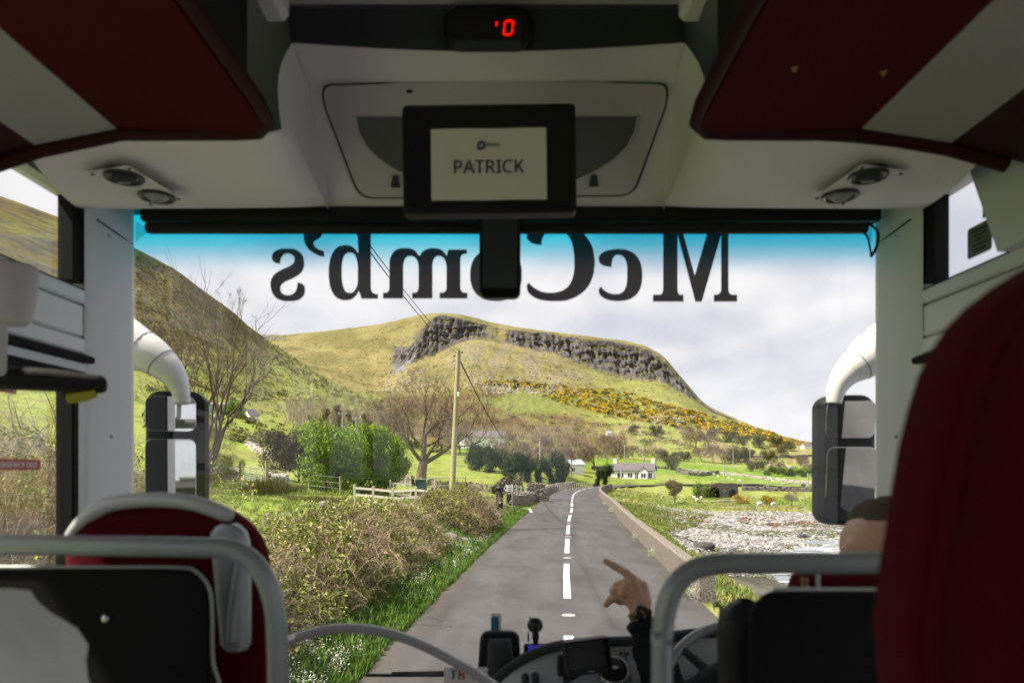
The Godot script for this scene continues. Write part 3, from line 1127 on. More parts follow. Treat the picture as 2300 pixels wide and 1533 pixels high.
func far_woods() -> void:
	# gorse in flower along the foot of the hill
	var top := [[1050, 858], [1120, 852], [1200, 860], [1300, 872], [1360, 872], [1420, 884], [1470, 903], [1550, 921], [1600, 936], [1700, 962], [1790, 990], [1840, 1000]]
	var low := [[1050, 862], [1120, 868], [1200, 882], [1250, 902], [1330, 922], [1400, 940], [1500, 956], [1600, 972], [1700, 988], [1790, 1002], [1840, 1008]]
	var xf := []
	var cols := []
	while xf.size() < 4400:
		var px := 1060.0 + 770.0 * sqrt(rng.randf())
		if px < 1200 and rng.randf() < 0.2: continue
		var py := rf(ip(top, px), ip(low, px))
		if n1.get_noise_2d(px * 0.03, py * 0.07) < -0.10 and rng.randf() < 0.9: continue
		if px < 1230 and py > 872 and rng.randf() < 0.8: continue
		var at := seen(px, py, 560)
		var s := rf(0.9, 2.3)
		xf.append(Transform3D(turned().scaled(Vector3(s * 1.3, s * 0.75, s * 1.3)), at + Vector3(0, s * 0.35, 0)))
		cols.append(tone(Color(0.50, 0.35, 0.018) if rng.randf() < 0.56 else Color(0.055, 0.062, 0.020), 0.3))
	var o := scatter(null, "gorse", leaf_mesh(26, 0.36), M.leaf, xf, cols, "stuff")
	tag(o, "mass of yellow flowering gorse over the slope under the cliff", "gorse")
	# bare grey-brown woodland
	xf = []
	cols = []
	var wood := G.new()
	wood.colored = true
	wood.col = Color(1, 1, 1)
	var tips := []
	grow(wood, Vector3(0, -0.05, 0), Vector3.UP, 0.34, 0.022, 3, tips, 0.62)
	for t in tips:
		for k in 3:
			var d: Vector3 = (t[1] + ball_point() * 0.7).normalized()
			var s := d.cross(ball_point()).normalized() * 0.0045
			wood.tri3(t[0] - s, t[0] + d * rf(0.1, 0.2), t[0] + s)
	var wm := wood.mesh()
	var tries := 0
	while xf.size() < 1150 and tries < 9000:
		tries += 1
		var px := rf(640, 1560)
		var py := rf(905, 1012)
		var edge_top := ip([[640, 905], [760, 885], [860, 880], [1000, 905], [1120, 940], [1260, 945], [1400, 965], [1560, 990]], px)
		var edge_low := ip([[640, 960], [800, 985], [900, 1000], [1100, 1002], [1300, 1018], [1420, 1022], [1560, 1015]], px)
		if py < edge_top or py > edge_low: continue
		if px > 1330 and rng.randf() < 0.55: continue
		if Vector2((px - 1190) / 120.0, (py - 910) / 34.0).length() < 1.0: continue
		var at := seen(px, py, 180)
		var s := rf(5.0, 10.0) * (0.75 if px > 1300 else 1.0)
		xf.append(Transform3D(Basis(Vector3.UP, rf(0, TAU)).scaled(Vector3(s, s, s)), at))
		cols.append(tone([Color(0.27, 0.215, 0.165), Color(0.22, 0.18, 0.13), Color(0.25, 0.22, 0.14), Color(0.31, 0.255, 0.205)][rng.randi_range(0, 3)]))
	o = scatter(null, "bare_woodland", wm, M.bark, xf, cols, "stuff")
	tag(o, "hazy grey-brown leafless wood covering the valley side under the hill", "woodland")
	# undergrowth: low dark scrub on the spur foot, field edges and between the trees
	xf = []
	cols = []
	tries = 0
	while xf.size() < 1500 and tries < 12000:
		tries += 1
		var px := rf(330, 1830)
		var py := rf(780, 1010)
		var at := Vector3.ZERO
		var c := Color(0.06, 0.065, 0.025)
		var ok := false
		if px < 860 and absf(py - ip([[600, 790], [700, 850], [760, 885], [860, 915]], px)) < 16 and px > 610: ok = true
		elif px > 860 and py > 930 and n1.get_noise_2d(px * 0.02, py * 0.05) > 0.05: ok = true
		elif px < 640 and py > 860 and n1.get_noise_2d(px * 0.02 + 9, py * 0.04) > 0.02: ok = true
		if not ok: continue
		at = seen(px, py, 120)
		var s := rf(0.4, 1.2) if -at.z < 420.0 else rf(0.8, 2.0)
		c = [Color(0.085, 0.09, 0.03), Color(0.13, 0.11, 0.045), Color(0.16, 0.125, 0.075), Color(0.10, 0.11, 0.035)][rng.randi_range(0, 3)]
		xf.append(Transform3D(turned().scaled(Vector3(s * 1.4, s, s * 1.4)), at + Vector3(0, s * 0.4, 0)))
		cols.append(tone(c))
	o = scatter(null, "scrub", leaf_mesh(20, 0.30), M.leaf, xf, cols, "stuff")
	tag(o, "low dark scrub scattered over the hillside and between the trees", "scrub")
	# tussocks and rocks that break up the open slopes
	xf = []
	cols = []
	while xf.size() < 9000:
		var px := rf(300, 1560) if xf.size() < 4600 else rf(300, 720)
		var py := rf(700, 900) if xf.size() < 4600 else rf(570, 900)
		var at := seen(px, py, 300)
		if -at.z > 1340 or (xf.size() > 4600 and -at.z > 760): continue
		var s := rf(0.5, 1.7) * (0.7 if -at.z < 700 else 1.2)
		xf.append(Transform3D(turned().scaled(Vector3(s * 1.6, s * 0.5, s)), at))
		cols.append(tone([Color(0.13, 0.115, 0.04), Color(0.10, 0.085, 0.045), Color(0.18, 0.15, 0.06)][rng.randi_range(0, 2)], 0.3))
	o = scatter(null, "tussocks", leaf_mesh(14, 0.4), M.leaf, xf, cols, "stuff")
	tag(o, "dull tussocks and heather dotted over the open hill slopes", "tussocks")
	xf = []
	cols = []
	while xf.size() < 900:
		var q: Array = [[1010, 1300, 800, 880], [860, 960, 830, 880], [590, 640, 748, 765], [1090, 1260, 862, 885], [1460, 1560, 935, 955]][rng.randi_range(0, 4)]
		var at := seen(rf(q[0], q[1]), rf(q[2], q[3]), 450)
		var s := rf(0.6, 2.0)
		xf.append(Transform3D(turned().scaled(Vector3(s, s, s)), at))
		cols.append(tone(Color(0.25, 0.235, 0.22), 0.35))
	o = scatter(null, "scree", stones[0], M.stone, xf, cols, "stuff")
	tag(o, "pale boulders and scree strewn below the cliff", "scree")

func far_trees() -> void:
	var olive := [Color(0.10, 0.10, 0.035), Color(0.13, 0.115, 0.05), Color(0.085, 0.09, 0.03)]
	var dark := [Color(0.030, 0.055, 0.020), Color(0.04, 0.07, 0.022), Color(0.025, 0.045, 0.018)]
	var green := [Color(0.075, 0.115, 0.025), Color(0.06, 0.095, 0.02)]
	var brown := [Color(0.20, 0.155, 0.115), Color(0.16, 0.125, 0.09), Color(0.22, 0.18, 0.13)]
	var protos := {
		"brown": plant("bare_shrub", "rounded leafless brown shrub in the hedgerow below the gorse", Vector3.ZERO, 5, 6, 0.6, brown, 260, 0.75, true, 7, "brown hedgerow shrubs", "shrub"),
		"olive": plant("hedgerow_shrub", "rounded olive shrub in the hedgerow above the bungalow fields", Vector3.ZERO, 4.5, 5.5, 0.5, olive, 300, 0.55, false, 7, "olive hedgerow shrubs", "shrub"),
		"dark": plant("round_shrub", "round dark green shrub in the row along the sheep field", Vector3.ZERO, 4, 4.6, 0.5, green, 320, 0.45, false, 6, "round dark shrubs in a row", "shrub"),
		"ever": plant("evergreen_tree", "dark blue-green evergreen tree at the head of the bright pasture", Vector3.ZERO, 9, 8, 0.3, dark, 700, 0.75, false, 11, "dark evergreens above the pasture"),
		"ivy": plant("ivy_tree", "half bare tree wrapped in dark ivy along the far bend", Vector3.ZERO, 9, 3.6, 0.8, dark, 330, 0.6, false, 5, "ivy-clad trees by the bend"),
		"bare": plant("leafless_tree", "spreading leafless tree standing in the hillside fields", Vector3.ZERO, 10, 9, 2.4, brown, 420, 1.0, true, 8, "leafless trees on the hillside"),
		"conifer": plant("thin_conifer", "thin brownish conifer standing at the foot of the steep spur", Vector3.ZERO, 11, 5, 1.2, [Color(0.10, 0.085, 0.05), Color(0.07, 0.065, 0.035)], 420, 0.75, true, 6, "brown conifers below the spur"),
	}
	var used := {}
	var natural := {"brown": 5.0, "olive": 4.5, "dark": 4.0, "ever": 9.0, "ivy": 9.0, "bare": 10.0, "conifer": 11.0}
	var list := []
	for q in [[1735, 1068, 25], [1760, 1069, 23], [1784, 1070, 24], [1806, 1071, 22], [1830, 1072, 24]]: list.append(["dark"] + q)
	for q in [[1405, 1030, 26], [1424, 1032, 30], [1446, 1034, 26], [1470, 1036, 30], [1580, 1038, 34], [1602, 1040, 40], [1624, 1040, 34], [1560, 1034, 24], [1700, 1045, 20], [1388, 1022, 26], [1545, 1000, 34]]: list.append(["brown"] + q)
	for q in [[1490, 1036, 26], [1512, 1038, 22], [1536, 1036, 22], [1642, 1040, 30], [1660, 1038, 34], [1680, 1034, 24], [1725, 1040, 28], [1756, 1022, 22], [1508, 1055, 28], [1690, 1058, 22], [1712, 1056, 20], [1600, 985, 22], [1640, 992, 24], [1475, 980, 24], [1420, 975, 20], [1665, 1000, 22], [1705, 1005, 26], [1745, 1004, 24], [1775, 1012, 20], [1802, 1045, 20], [1380, 1012, 22]]: list.append(["olive"] + q)
	for q in [[1082, 1058, 60], [1112, 1062, 52], [1062, 1050, 36], [1168, 1078, 60], [1140, 1070, 34]]: list.append(["ever"] + q)
	for q in [[1190, 1084, 62], [1213, 1086, 70], [1232, 1088, 60], [1252, 1086, 84], [1268, 1086, 60], [1345, 1092, 48], [1362, 1090, 56]]: list.append(["ivy"] + q)
	for q in [[1125, 1050, 90], [1160, 1066, 84], [1205, 1070, 100], [1250, 1070, 105], [1300, 1060, 90], [1335, 1056, 90], [1380, 1048, 80], [1560, 1006, 56], [1590, 1004, 46], [1780, 1130, 42], [1748, 1060, 36], [1812, 1066, 40], [1030, 1020, 90], [900, 1000, 110], [870, 985, 95], [985, 1000, 90]]: list.append(["bare"] + q)
	for q in [[728, 985, 70], [758, 985, 80], [790, 990, 72], [822, 985, 60], [700, 975, 46]]: list.append(["conifer"] + q)
	for q in list:
		var at := seen(q[1], q[2], 60)
		if q[1] == 1780: at = ground(1780, 104)
		var h: float = q[3] / F * -at.z
		var o: Node3D = protos[q[0]]
		if used.has(q[0]): o = copy_of(o, Vector3.ZERO)
		used[q[0]] = true
		drop(o, at, rf(0, TAU), h / natural[q[0]])
		var zone := "on the slope just under the gorse" if q[2] < 1012 else ("in the hedgerow above the bungalow" if q[2] < 1046 else "beside the sheep field wall")
		if q[0] == "olive": o.set_meta("label", "rounded olive shrub growing " + zone)
		if q[0] == "brown": o.set_meta("label", "rounded leafless brown shrub growing " + zone)
		if q[0] == "bare": o.set_meta("label", "spreading leafless tree standing " + ("behind the stout sycamore" if q[1] < 1040 else ("between the evergreens and the bungalow" if q[1] < 1400 else zone)))
	# round bush on its own by the kiln
	var at := ground(1517, 108)
	drop(plant("lone_bush", "lone rounded olive-brown bush on a short trunk beside the kiln field", Vector3.ZERO, 3.3, 2.5, 0.8, [Color(0.14, 0.105, 0.045), Color(0.115, 0.10, 0.04), Color(0.17, 0.125, 0.055)], 420, 0.3, false, 6, "", "bush"), at, 0.0, 1.0)

func gable(o: Node3D, at: Vector3, turn: float, l: float, w: float, eaves: float, ridge: float, wall_m: Material, roof_m: Material) -> Basis: # a pitched house along local x
	var b := Basis(Vector3.UP, turn)
	var X := func(x: float, y: float, z: float) -> Vector3: return at + b * Vector3(x, y, z)
	var g := G.new()
	var h := l / 2
	var k := w / 2
	g.quad(X.call(-h, -1, k), X.call(-h, eaves, k), X.call(h, eaves, k), X.call(h, -1, k))
	g.quad(X.call(h, -1, -k), X.call(h, eaves, -k), X.call(-h, eaves, -k), X.call(-h, -1, -k))
	for s in [-1.0, 1.0]:
		g.quad(X.call(h * s, -1, -k), X.call(h * s, eaves, -k), X.call(h * s, eaves, k), X.call(h * s, -1, k))
		g.tri3(X.call(h * s, eaves, -k), X.call(h * s, ridge, 0), X.call(h * s, eaves, k))
	part(o, "wall", g, wall_m)
	g = G.new()
	var ov := 0.3
	var drop_y := (ridge - eaves) / k * ov
	for s in [-1.0, 1.0]:
		g.hexa([X.call(-h - ov, ridge + 0.02, 0), X.call(h + ov, ridge + 0.02, 0), X.call(h + ov, eaves - drop_y + 0.02, (k + ov) * s), X.call(-h - ov, eaves - drop_y + 0.02, (k + ov) * s), X.call(-h - ov, ridge + 0.16, 0), X.call(h + ov, ridge + 0.16, 0), X.call(h + ov, eaves - drop_y + 0.16, (k + ov) * s), X.call(-h - ov, eaves - drop_y + 0.16, (k + ov) * s)])
	part(o, "roof", g, roof_m)
	return b

func opening(o: Node3D, at: Vector3, b: Basis, c: Vector3, w: float, h: float, called := "window") -> void: # frame, pane and sill set in a wall facing local +z
	var g := G.new()
	for q in [[Vector3(0, h / 2, 0), Vector3(w + 0.1, 0.1, 0.09)], [Vector3(0, -h / 2, 0), Vector3(w + 0.1, 0.1, 0.09)], [Vector3(-w / 2, 0, 0), Vector3(0.1, h, 0.09)], [Vector3(w / 2, 0, 0), Vector3(0.1, h, 0.09)], [Vector3(0, 0, 0), Vector3(0.07, h, 0.08)]]:
		g.box(at + b * (c + q[0]), q[1], 0, b)
	var f := part(o, called, g, M.sign_white)
	g = G.new()
	g.box(at + b * c, Vector3(w, h, 0.03), 0, b)
	part(f, "pane", g, M.dark_pane)
	g = G.new()
	g.box(at + b * (c + Vector3(0, -h / 2 - 0.09, 0.05)), Vector3(w + 0.3, 0.07, 0.18), 0, b)
	part(f, "sill", g, M.sign_white)

func far_buildings() -> void:
	var white := mat("render_white", Color(0.78, 0.78, 0.76), 0.9, 0, 0.2)
	var slate := mat("slate", Color(0.105, 0.095, 0.105), 0.8)
	grain(slate, null, 0, 0.6, noise_tex(0.15, 51, 256, 0.0, 0.75, 1.2, 3))
	var tin := mat("tin_roof", Color(0.38, 0.43, 0.50), 0.6)
	mat("dark_pane", Color(0.04, 0.05, 0.06), 0.15)
	# bungalow
	var d := 165.0
	var at := P(1424, 1085, d)
	var o := thing("bungalow", "white bungalow with grey slate roof and two chimneys beyond the road bend", "house", at)
	at.y = maxf(at.y, ground(1424, d).y - 0.1)
	var b := gable(o, at, -0.28, 9.4, 6.6, 2.35, 4.0, white, slate)
	for q in [[-2.7, 1.25, 1.5, 1.15], [-0.5, 1.25, 1.2, 1.15], [4.05, 1.25, 0.9, 1.15]]: opening(o, at, b, Vector3(q[0], q[1], 3.34), q[2], q[3])
	opening(o, at, b, Vector3(1.0, 1.0, 3.34), 0.85, 1.9, "door")
	var g := G.new() # projecting gabled bay
	var X := func(x: float, y: float, z: float) -> Vector3: return at + b * Vector3(x, y, z)
	g.quad(X.call(1.7, -1, 4.3), X.call(1.7, 2.2, 4.3), X.call(3.5, 2.2, 4.3), X.call(3.5, -1, 4.3))
	g.tri3(X.call(1.7, 2.2, 4.3), X.call(2.6, 3.05, 4.3), X.call(3.5, 2.2, 4.3))
	g.quad(X.call(1.7, -1, 3.3), X.call(1.7, 2.2, 3.3), X.call(1.7, 2.2, 4.3), X.call(1.7, -1, 4.3))
	g.quad(X.call(3.5, -1, 3.3), X.call(3.5, 2.2, 3.3), X.call(3.5, 2.2, 4.3), X.call(3.5, -1, 4.3))
	part(o, "bay", g, white)
	g = G.new()
	for s in [1.5, 3.7]: g.hexa([X.call(2.6, 3.1, 1.0), X.call(2.6, 3.1, 4.5), X.call(s, 2.05, 4.5), X.call(s, 2.05, 1.0), X.call(2.6, 3.22, 1.0), X.call(2.6, 3.22, 4.5), X.call(s, 2.17, 4.5), X.call(s, 2.17, 1.0)])
	part(o, "bay_roof", g, slate)
	opening(o, at, b, Vector3(2.6, 1.2, 4.34), 1.2, 1.1)
	for s in [-4.35, 4.35]:
		g = G.new()
		g.box(at + b * Vector3(s, 4.2, 0), Vector3(0.75, 1.2, 0.6), 0.03, b)
		var ch := part(o, "chimney", g, white)
		g = G.new()
		g.box(at + b * Vector3(s, 4.84, 0), Vector3(0.9, 0.12, 0.75), 0.02, b)
		for k in [-0.18, 0.18]: g.tube([at + b * Vector3(s + k, 4.9, 0), at + b * Vector3(s + k, 5.2, 0)], 0.1, 8)
		part(ch, "chimney_pots", g, M.sign_white)
	g = G.new()
	for q in [[-5.2, 5.0], [-3.0, 5.4], [0.5, 5.5], [4.2, 5.6]]: g.ball(at + b * Vector3(q[0], 0.1, q[1]), Vector3(1.1, 0.75, 0.6), 9, 6)
	# barn and other buildings: name, label, bearing, base height in the picture, distance, length, width, eaves, ridge, turn, tin roof
	for q in [["barn", "white barn with pale blue tin roof beside the road bend", 1286, 1086, 150.0, 3.4, 3.6, 2.2, 3.1, 0.35, true],
		["farm_building", "long low white farm building behind the dark evergreens", 1092, 1004, 250.0, 13.0, 6.0, 3.4, 5.6, 0.1, false],
		["farm_shed", "small white shed leaning on the farm behind the evergreens", 1052, 1004, 252.0, 5.0, 5.0, 1.9, 3.4, 0.6, true],
		["cottage", "small white cottage with grey roof at the foot of the spur", 562, 947, 190.0, 2.6, 3.2, 1.7, 3.3, 1.0, false],
		["steel_shed", "pale blue-grey metal shed beside the bright bush under the spur", 492, 935, 170.0, 4.6, 4.2, 2.7, 3.0, 0.25, true],
		["hut", "tiny pale hut among the bare trees below the gorse", 1368, 976, 470.0, 3.6, 3.0, 1.4, 2.0, 0.2, true],
		["shoreline_house", "tiny white house on the skyline at the end of the gorse slope", 1812, 1015, 540.0, 7.0, 5.0, 2.2, 4.0, 0.2, false]]:
		at = P(q[2], q[3], q[4])
		at.y = maxf(at.y, ground(q[2], q[4]).y - 0.3)
		o = thing(q[0], q[1], "building", at)
		b = gable(o, at, q[9], q[5], q[6], q[7], q[8], white if q[0] != "steel_shed" else tin, tin if q[10] else slate)
		if q[4] < 260.0 and q[0] != "steel_shed": opening(o, at, b, Vector3(-q[5] * 0.2, q[7] * 0.5, q[6] / 2 + 0.03), 0.8, 0.8)
	g = G.new()
	# lime kiln with two arches
	d = 130.0
	at = P(1625, 1119, d)
	at.y = maxf(at.y, ground(1625, d).y - 0.2)
	o = thing("lime_kiln", "dark stone kiln ruin with two arched mouths above the beach", "ruin", at)
	var w := 5.3
	var poly := [Vector2(-w / 2, -0.5)]
	for e in [[-1.55, 0.95], [1.62, 0.62]]:
		poly.append(Vector2(e[0] - e[1], -0.5))
		for k in 11:
			var an := PI - PI * k / 10.0
			poly.append(Vector2(e[0] + cos(an) * e[1], 1.05 + sin(an) * e[1]))
		poly.append(Vector2(e[0] + e[1], -0.5))
	for p in [Vector2(2.62, -0.5), Vector2(2.66, 1.5), Vector2(2.5, 2.3), Vector2(2.35, 2.72), Vector2(1.6, 2.82), Vector2(0.6, 2.72), Vector2(-0.5, 2.86), Vector2(-1.5, 2.75), Vector2(-2.2, 2.3), Vector2(-2.6, 1.5)]: poly.append(p)
	b = Basis(Vector3.UP, -0.18)
	var dk := mat("kiln_stone", Color(0.065, 0.058, 0.050), 0.95, 0, 0.2)
	grain(dk, noise_tex(0.08, 61, 512, 10.0), 1.0, 0.5, noise_tex(0.06, 62, 512, 0.0, 0.45, 1.6, 4))
	g.extrude(PackedVector2Array(poly), 2.0, Transform3D(b, at + b * Vector3(0, 0, -1.0)))
	part(o, "front", g, dk)
	g = G.new()
	g.box(at + b * Vector3(0, 0.9, -4.0), Vector3(w * 0.96, 3.4, 4.0), 0.2, b)
	part(o, "core", g, dk)
	for e in [[-1.55, 0.95], [1.62, 0.62]]: # the ring of stones round each mouth
		for k in 11:
			var an := PI * k / 10.0
			g = G.new()
			g.box(at + b * Vector3(e[0] + cos(an) * (e[1] + 0.13), 1.05 + sin(an) * (e[1] + 0.13), 0.03), Vector3(0.27, 0.26, 0.1), 0.02, b * Basis(Vector3.BACK, an))
			part(o, "arch_stone", g, dk)
	g = G.new()
	for q in [[0.15, 1.75], [0.32, 1.5], [0.05, 1.4], [0.45, 1.35], [0.25, 1.2]]: g.box(at + b * Vector3(q[0], q[1], 0.03), Vector3(0.20, 0.12, 0.06), 0.02, b)
	var pale := part(o, "pale_stones", g, M.concrete)
	pale.set_meta("kind", "stuff")
	var xf := []
	var cols := []
	for k in 150:
		xf.append(Transform3D(turned().scaled(Vector3.ONE * rf(0.3, 0.7)), b * Vector3(rf(-5.2, -1.8), 0, rf(-3, 0.2)) + Vector3(0, rf(0.2, 2.4), 0)))
		cols.append(tone(Color(0.10, 0.15, 0.03)))
	scatter(o, "grass_mound", leafy, M.leaf, xf, cols, "stuff")
	# driftwood and plastic by the kiln
	for q in [["white_drum", "white and blue plastic drum lying in the shore grass", 1706, 1131, Color(0.55, 0.6, 0.68), "drum"], ["blue_drum", "pale blue plastic drum by the gorse on the shore", 1738, 1126, Color(0.35, 0.42, 0.5), "drum"]]:
		var gp := ground(q[2], 104)
		g = G.new()
		g.lathe([Vector2(0.001, -0.35), Vector2(0.20, -0.35), Vector2(0.22, -0.31), Vector2(0.22, -0.1), Vector2(0.235, -0.08), Vector2(0.22, -0.06), Vector2(0.22, 0.31), Vector2(0.20, 0.35), Vector2(0.001, 0.35)], 14, Transform3D(Basis(Vector3.UP, 0.4) * Basis(Vector3.BACK, PI / 2), gp + Vector3(0, 0.3, 0)))
		single(q[0], g, mat(q[0], q[4], 0.5), q[1], q[5], gp)
	for k in 5:
		var gp := ground(1596 + k * 15, 112) + Vector3(0, 0.12 + (k % 2) * 0.12, 0)
		g = G.new()
		g.tube([gp, gp + Vector3(rf(1.2, 2.2), rf(-0.05, 0.1), rf(-0.3, 0.3))], [rf(0.08, 0.13), 0.06], 7)
		single("driftwood_log", g, M.driftwood if M.has("driftwood") else mat("driftwood", Color(0.34, 0.28, 0.22), 0.9), "pale driftwood log lying before the kiln", "log", gp, "driftwood logs before the kiln")
	for q in [[1668, 1128, 8, "yellow gorse bush flowering on the shore beside the kiln"], [1725, 1132, 7, "small yellow gorse bush growing between the plastic drums"]]:
		drop(plant("gorse_bush", q[3], Vector3.ZERO, 1.4, 3.4 if q[0] < 1700 else 2.2, 0.1, [Color(0.45, 0.29, 0.01), Color(0.40, 0.25, 0.015), Color(0.10, 0.10, 0.025)], 160, 0.28, false, 6, "", "bush"), ground(q[0], 108), 0.0, 0.9)

func rough_wall(label: String, called: String, pts: Array, h: float, thick: float, c: Color, group := "") -> void: # a drystone wall draped over the land: coursed loose stones on a rough core
	var line := []
	for k in pts.size() - 1:
		var n := maxi(1, int(pts[k].distance_to(pts[k + 1]) / 0.5))
		if pts[0].z < -90: n = maxi(1, int(pts[k].distance_to(pts[k + 1]) / 1.6))
		for j in n: line.append(pts[k].lerp(pts[k + 1], float(j) / n))
	line.append(pts[-1])
	var o := thing(called, label, "wall", pts[0], group)
	var g := G.new()
	g.colored = true
	var rows := []
	for k in line.size():
		var t: Vector3 = line[mini(k + 1, line.size() - 1)] - line[maxi(k - 1, 0)]
		var s := Vector3(t.z, 0, -t.x).normalized() * thick / 2
		var hh := h * 0.86 * (1.0 + 0.12 * n1.get_noise_1d(k * 0.7))
		var p: Vector3 = line[k]
		rows.append(PackedVector3Array([p - s * 1.15 + Vector3(0, -0.5, 0), p - s + Vector3(0, hh * 0.6, 0), p - s * 0.8 + Vector3(0, hh, 0), p + s * 0.8 + Vector3(0, hh, 0), p + s + Vector3(0, hh * 0.6, 0), p + s * 1.15 + Vector3(0, -0.5, 0)]))
	g.col = c
	g.sheet(rows)
	part(o, "core", g, M.stone)
	var xf := []
	var cols := []
	var far: bool = pts[0].z < -90
	var unit := 0.42 if far else 0.17
	for k in line.size() - 1:
		var a: Vector3 = line[k]
		var b: Vector3 = line[k + 1]
		var t := (b - a)
		var s := Vector3(t.z, 0, -t.x).normalized()
		for m in int(ceil(t.length() / unit * h / unit * 0.75)) + 1:
			var p := a.lerp(b, rng.randf()) + s * thick * rf(-0.55, 0.55) + Vector3(0, rf(0.02, 1.0) * h, 0)
			var sz := unit * rf(0.45, 0.85)
			xf.append(Transform3D(turned().scaled(Vector3(sz * rf(0.9, 1.5), sz * 0.75, sz)), p - pts[0]))
			cols.append(tone(c, 0.4))
	var st := scatter(o, "stones", stones[1], M.stone, xf, cols, "stuff")

func far_walls() -> void:
	var along := func(list: Array, from: float) -> Array:
		var out := []
		for k in list.size() - 1:
			for j in 4:
				var t := j / 4.0
				out.append(seen(lerpf(list[k][0], list[k + 1][0], t), lerpf(list[k][1], list[k + 1][1], t), from))
		out.append(seen(list[-1][0], list[-1][1], from))
		return out
	var grey := Color(0.13, 0.12, 0.105)
	var pale := Color(0.30, 0.28, 0.25)
	rough_wall("dark drystone wall curving across the sheep field above the kiln", "field_wall", along.call([[1518, 1062], [1545, 1067], [1575, 1069], [1612, 1064]], 150), 1.2, 0.6, grey, "")
	rough_wall("pale drystone wall running from the curve across to the shore fields", "field_wall", along.call([[1614, 1064], [1660, 1069], [1740, 1079], [1840, 1092], [1900, 1098]], 150), 0.9, 0.6, pale)
	rough_wall("low dark wall along the foot of the sheep field behind the shore", "field_wall", along.call([[1665, 1101], [1720, 1102], [1780, 1103], [1900, 1106]], 130), 1.0, 0.7, grey)
	rough_wall("line of white rubble along the green strip above the bungalow", "field_wall", along.call([[1505, 1054], [1540, 1057], [1590, 1061]], 180), 0.8, 0.9, pale)
	rough_wall("grey wall on the upper fields below the row of poles", "field_wall", along.call([[1680, 1026], [1730, 1028], [1790, 1026], [1840, 1024]], 250), 1.2, 0.8, grey)
	rough_wall("broken wall beside the row of round dark shrubs", "field_wall", along.call([[1690, 1040], [1730, 1046], [1785, 1052]], 220), 1.0, 0.8, pale)
	rough_wall("dark wall bounding the field behind the bungalow", "field_wall", along.call([[1330, 1053], [1400, 1052], [1470, 1051], [1500, 1054]], 180), 1.1, 0.8, grey)
	rough_wall("far dark wall under the bare trees across the valley", "field_wall", along.call([[1150, 1012], [1230, 1016], [1330, 1020], [1400, 1018]], 200), 1.2, 0.8, grey)

func pole(called: String, label: String, base: Vector3, h: float, r: float, c: Color, arm: float, lean := 0.0, group := "") -> Vector3:
	var o := thing(called, label, "pole", base, group)
	var g := G.new()
	g.colored = true
	g.col = c
	var top := base + Vector3(lean, h, 0)
	g.tube([base - Vector3(0, 0.4, 0), base.lerp(top, 0.5), top], [r * 1.12, r, r * 0.85], 10)
	part(o, "shaft", g, M.timber)
	if arm > 0.0:
		g = G.new()
		g.colored = true
		g.col = c
		g.box(top + Vector3(0, -0.3, 0), Vector3(arm, 0.12, 0.1), 0.01)
		part(o, "cross_arm", g, M.timber)
		for s in [-0.45, 0.0, 0.45]:
			g = G.new()
			g.tube([top + Vector3(s * arm, -0.24, 0), top + Vector3(s * arm, 0.0, 0)], [0.05, 0.035], 6)
			part(o, "insulator", g, M.sign_white)
	return top

func wire(called: String, label: String, a: Vector3, b: Vector3, sag: float, r: float, group := "") -> void:
	var pts := []
	for k in 21:
		var t := k / 20.0
		pts.append(a.lerp(b, t) - Vector3(0, sag * 4.0 * t * (1.0 - t), 0))
	var g := G.new()
	g.tube(pts, r, 4, false)
	single(called, g, M.rubber, label, "wire", a, group)

func far_poles() -> void:
	var grey := Color(0.34, 0.32, 0.30)
	var tops := {}
	for q in [["wooden pole with cross arm above the bright green bushes", 800, 985, 50, 120.0, 1.5], ["shorter wooden pole with cross arm beside the conifers", 769, 985, 60, 130.0, 1.5], ["tall grey pole rising from the ivy trees by the bend", 1213, 1076, 86, 120.0, 0.0], ["thin pole standing by the blue roofed barn", 1283, 1090, 72, 140.0, 0.0], ["pole beside the white farm building", 1134, 1003, 22, 235.0, 1.6], ["bare pole in the pasture across the valley", 1173, 1016, 30, 215.0, 0.0],
		["pole standing above the bungalow on the valley side", 1403, 1028, 30, 235.0, 1.3], ["second pole on the valley side beyond the bungalow", 1444, 1036, 36, 230.0, 0.0], ["cross-armed pole in the upper shore fields", 1647, 1031, 28, 300.0, 1.8], ["cross-armed pole next along the upper shore fields", 1685, 1030, 24, 310.0, 1.8], ["slim pale mast behind the kiln", 1627, 1082, 40, 190.0, 0.0], ["slim pole in the field by the shore wall", 1815, 1102, 40, 150.0, 0.0], ["thin dark pole before the bungalow gable", 1396, 1088, 46, 158.0, 0.0]]:
		var base := P(q[1], q[2], q[4])
		var gd := ground(q[1], q[4])
		base.y = minf(base.y, gd.y + 0.2)
		var top_y: float = CAMY - (q[2] - q[3] - HY) / F * q[4]
		tops[q[1]] = pole("utility_pole", q[0], base, top_y - base.y, 0.14, grey, q[5], 0.0, "poles across the valley")
	wire("overhead_wire", "thin wire strung between the poles beyond the bungalow", tops[1403], tops[1444], 0.4, 0.02, "far overhead wires")
	wire("overhead_wire", "thin wire strung between the two upper shore poles", tops[1647], tops[1685], 0.4, 0.025, "far overhead wires")
	wire("overhead_wire", "thin wire reaching from the tall grey pole to the farm pole", tops[1213], tops[1134], 0.8, 0.02, "far overhead wires")
	wire("overhead_wire", "thin wire reaching from the tall grey pole to the valley pole", tops[1213], tops[1403], 1.0, 0.02, "far overhead wires")

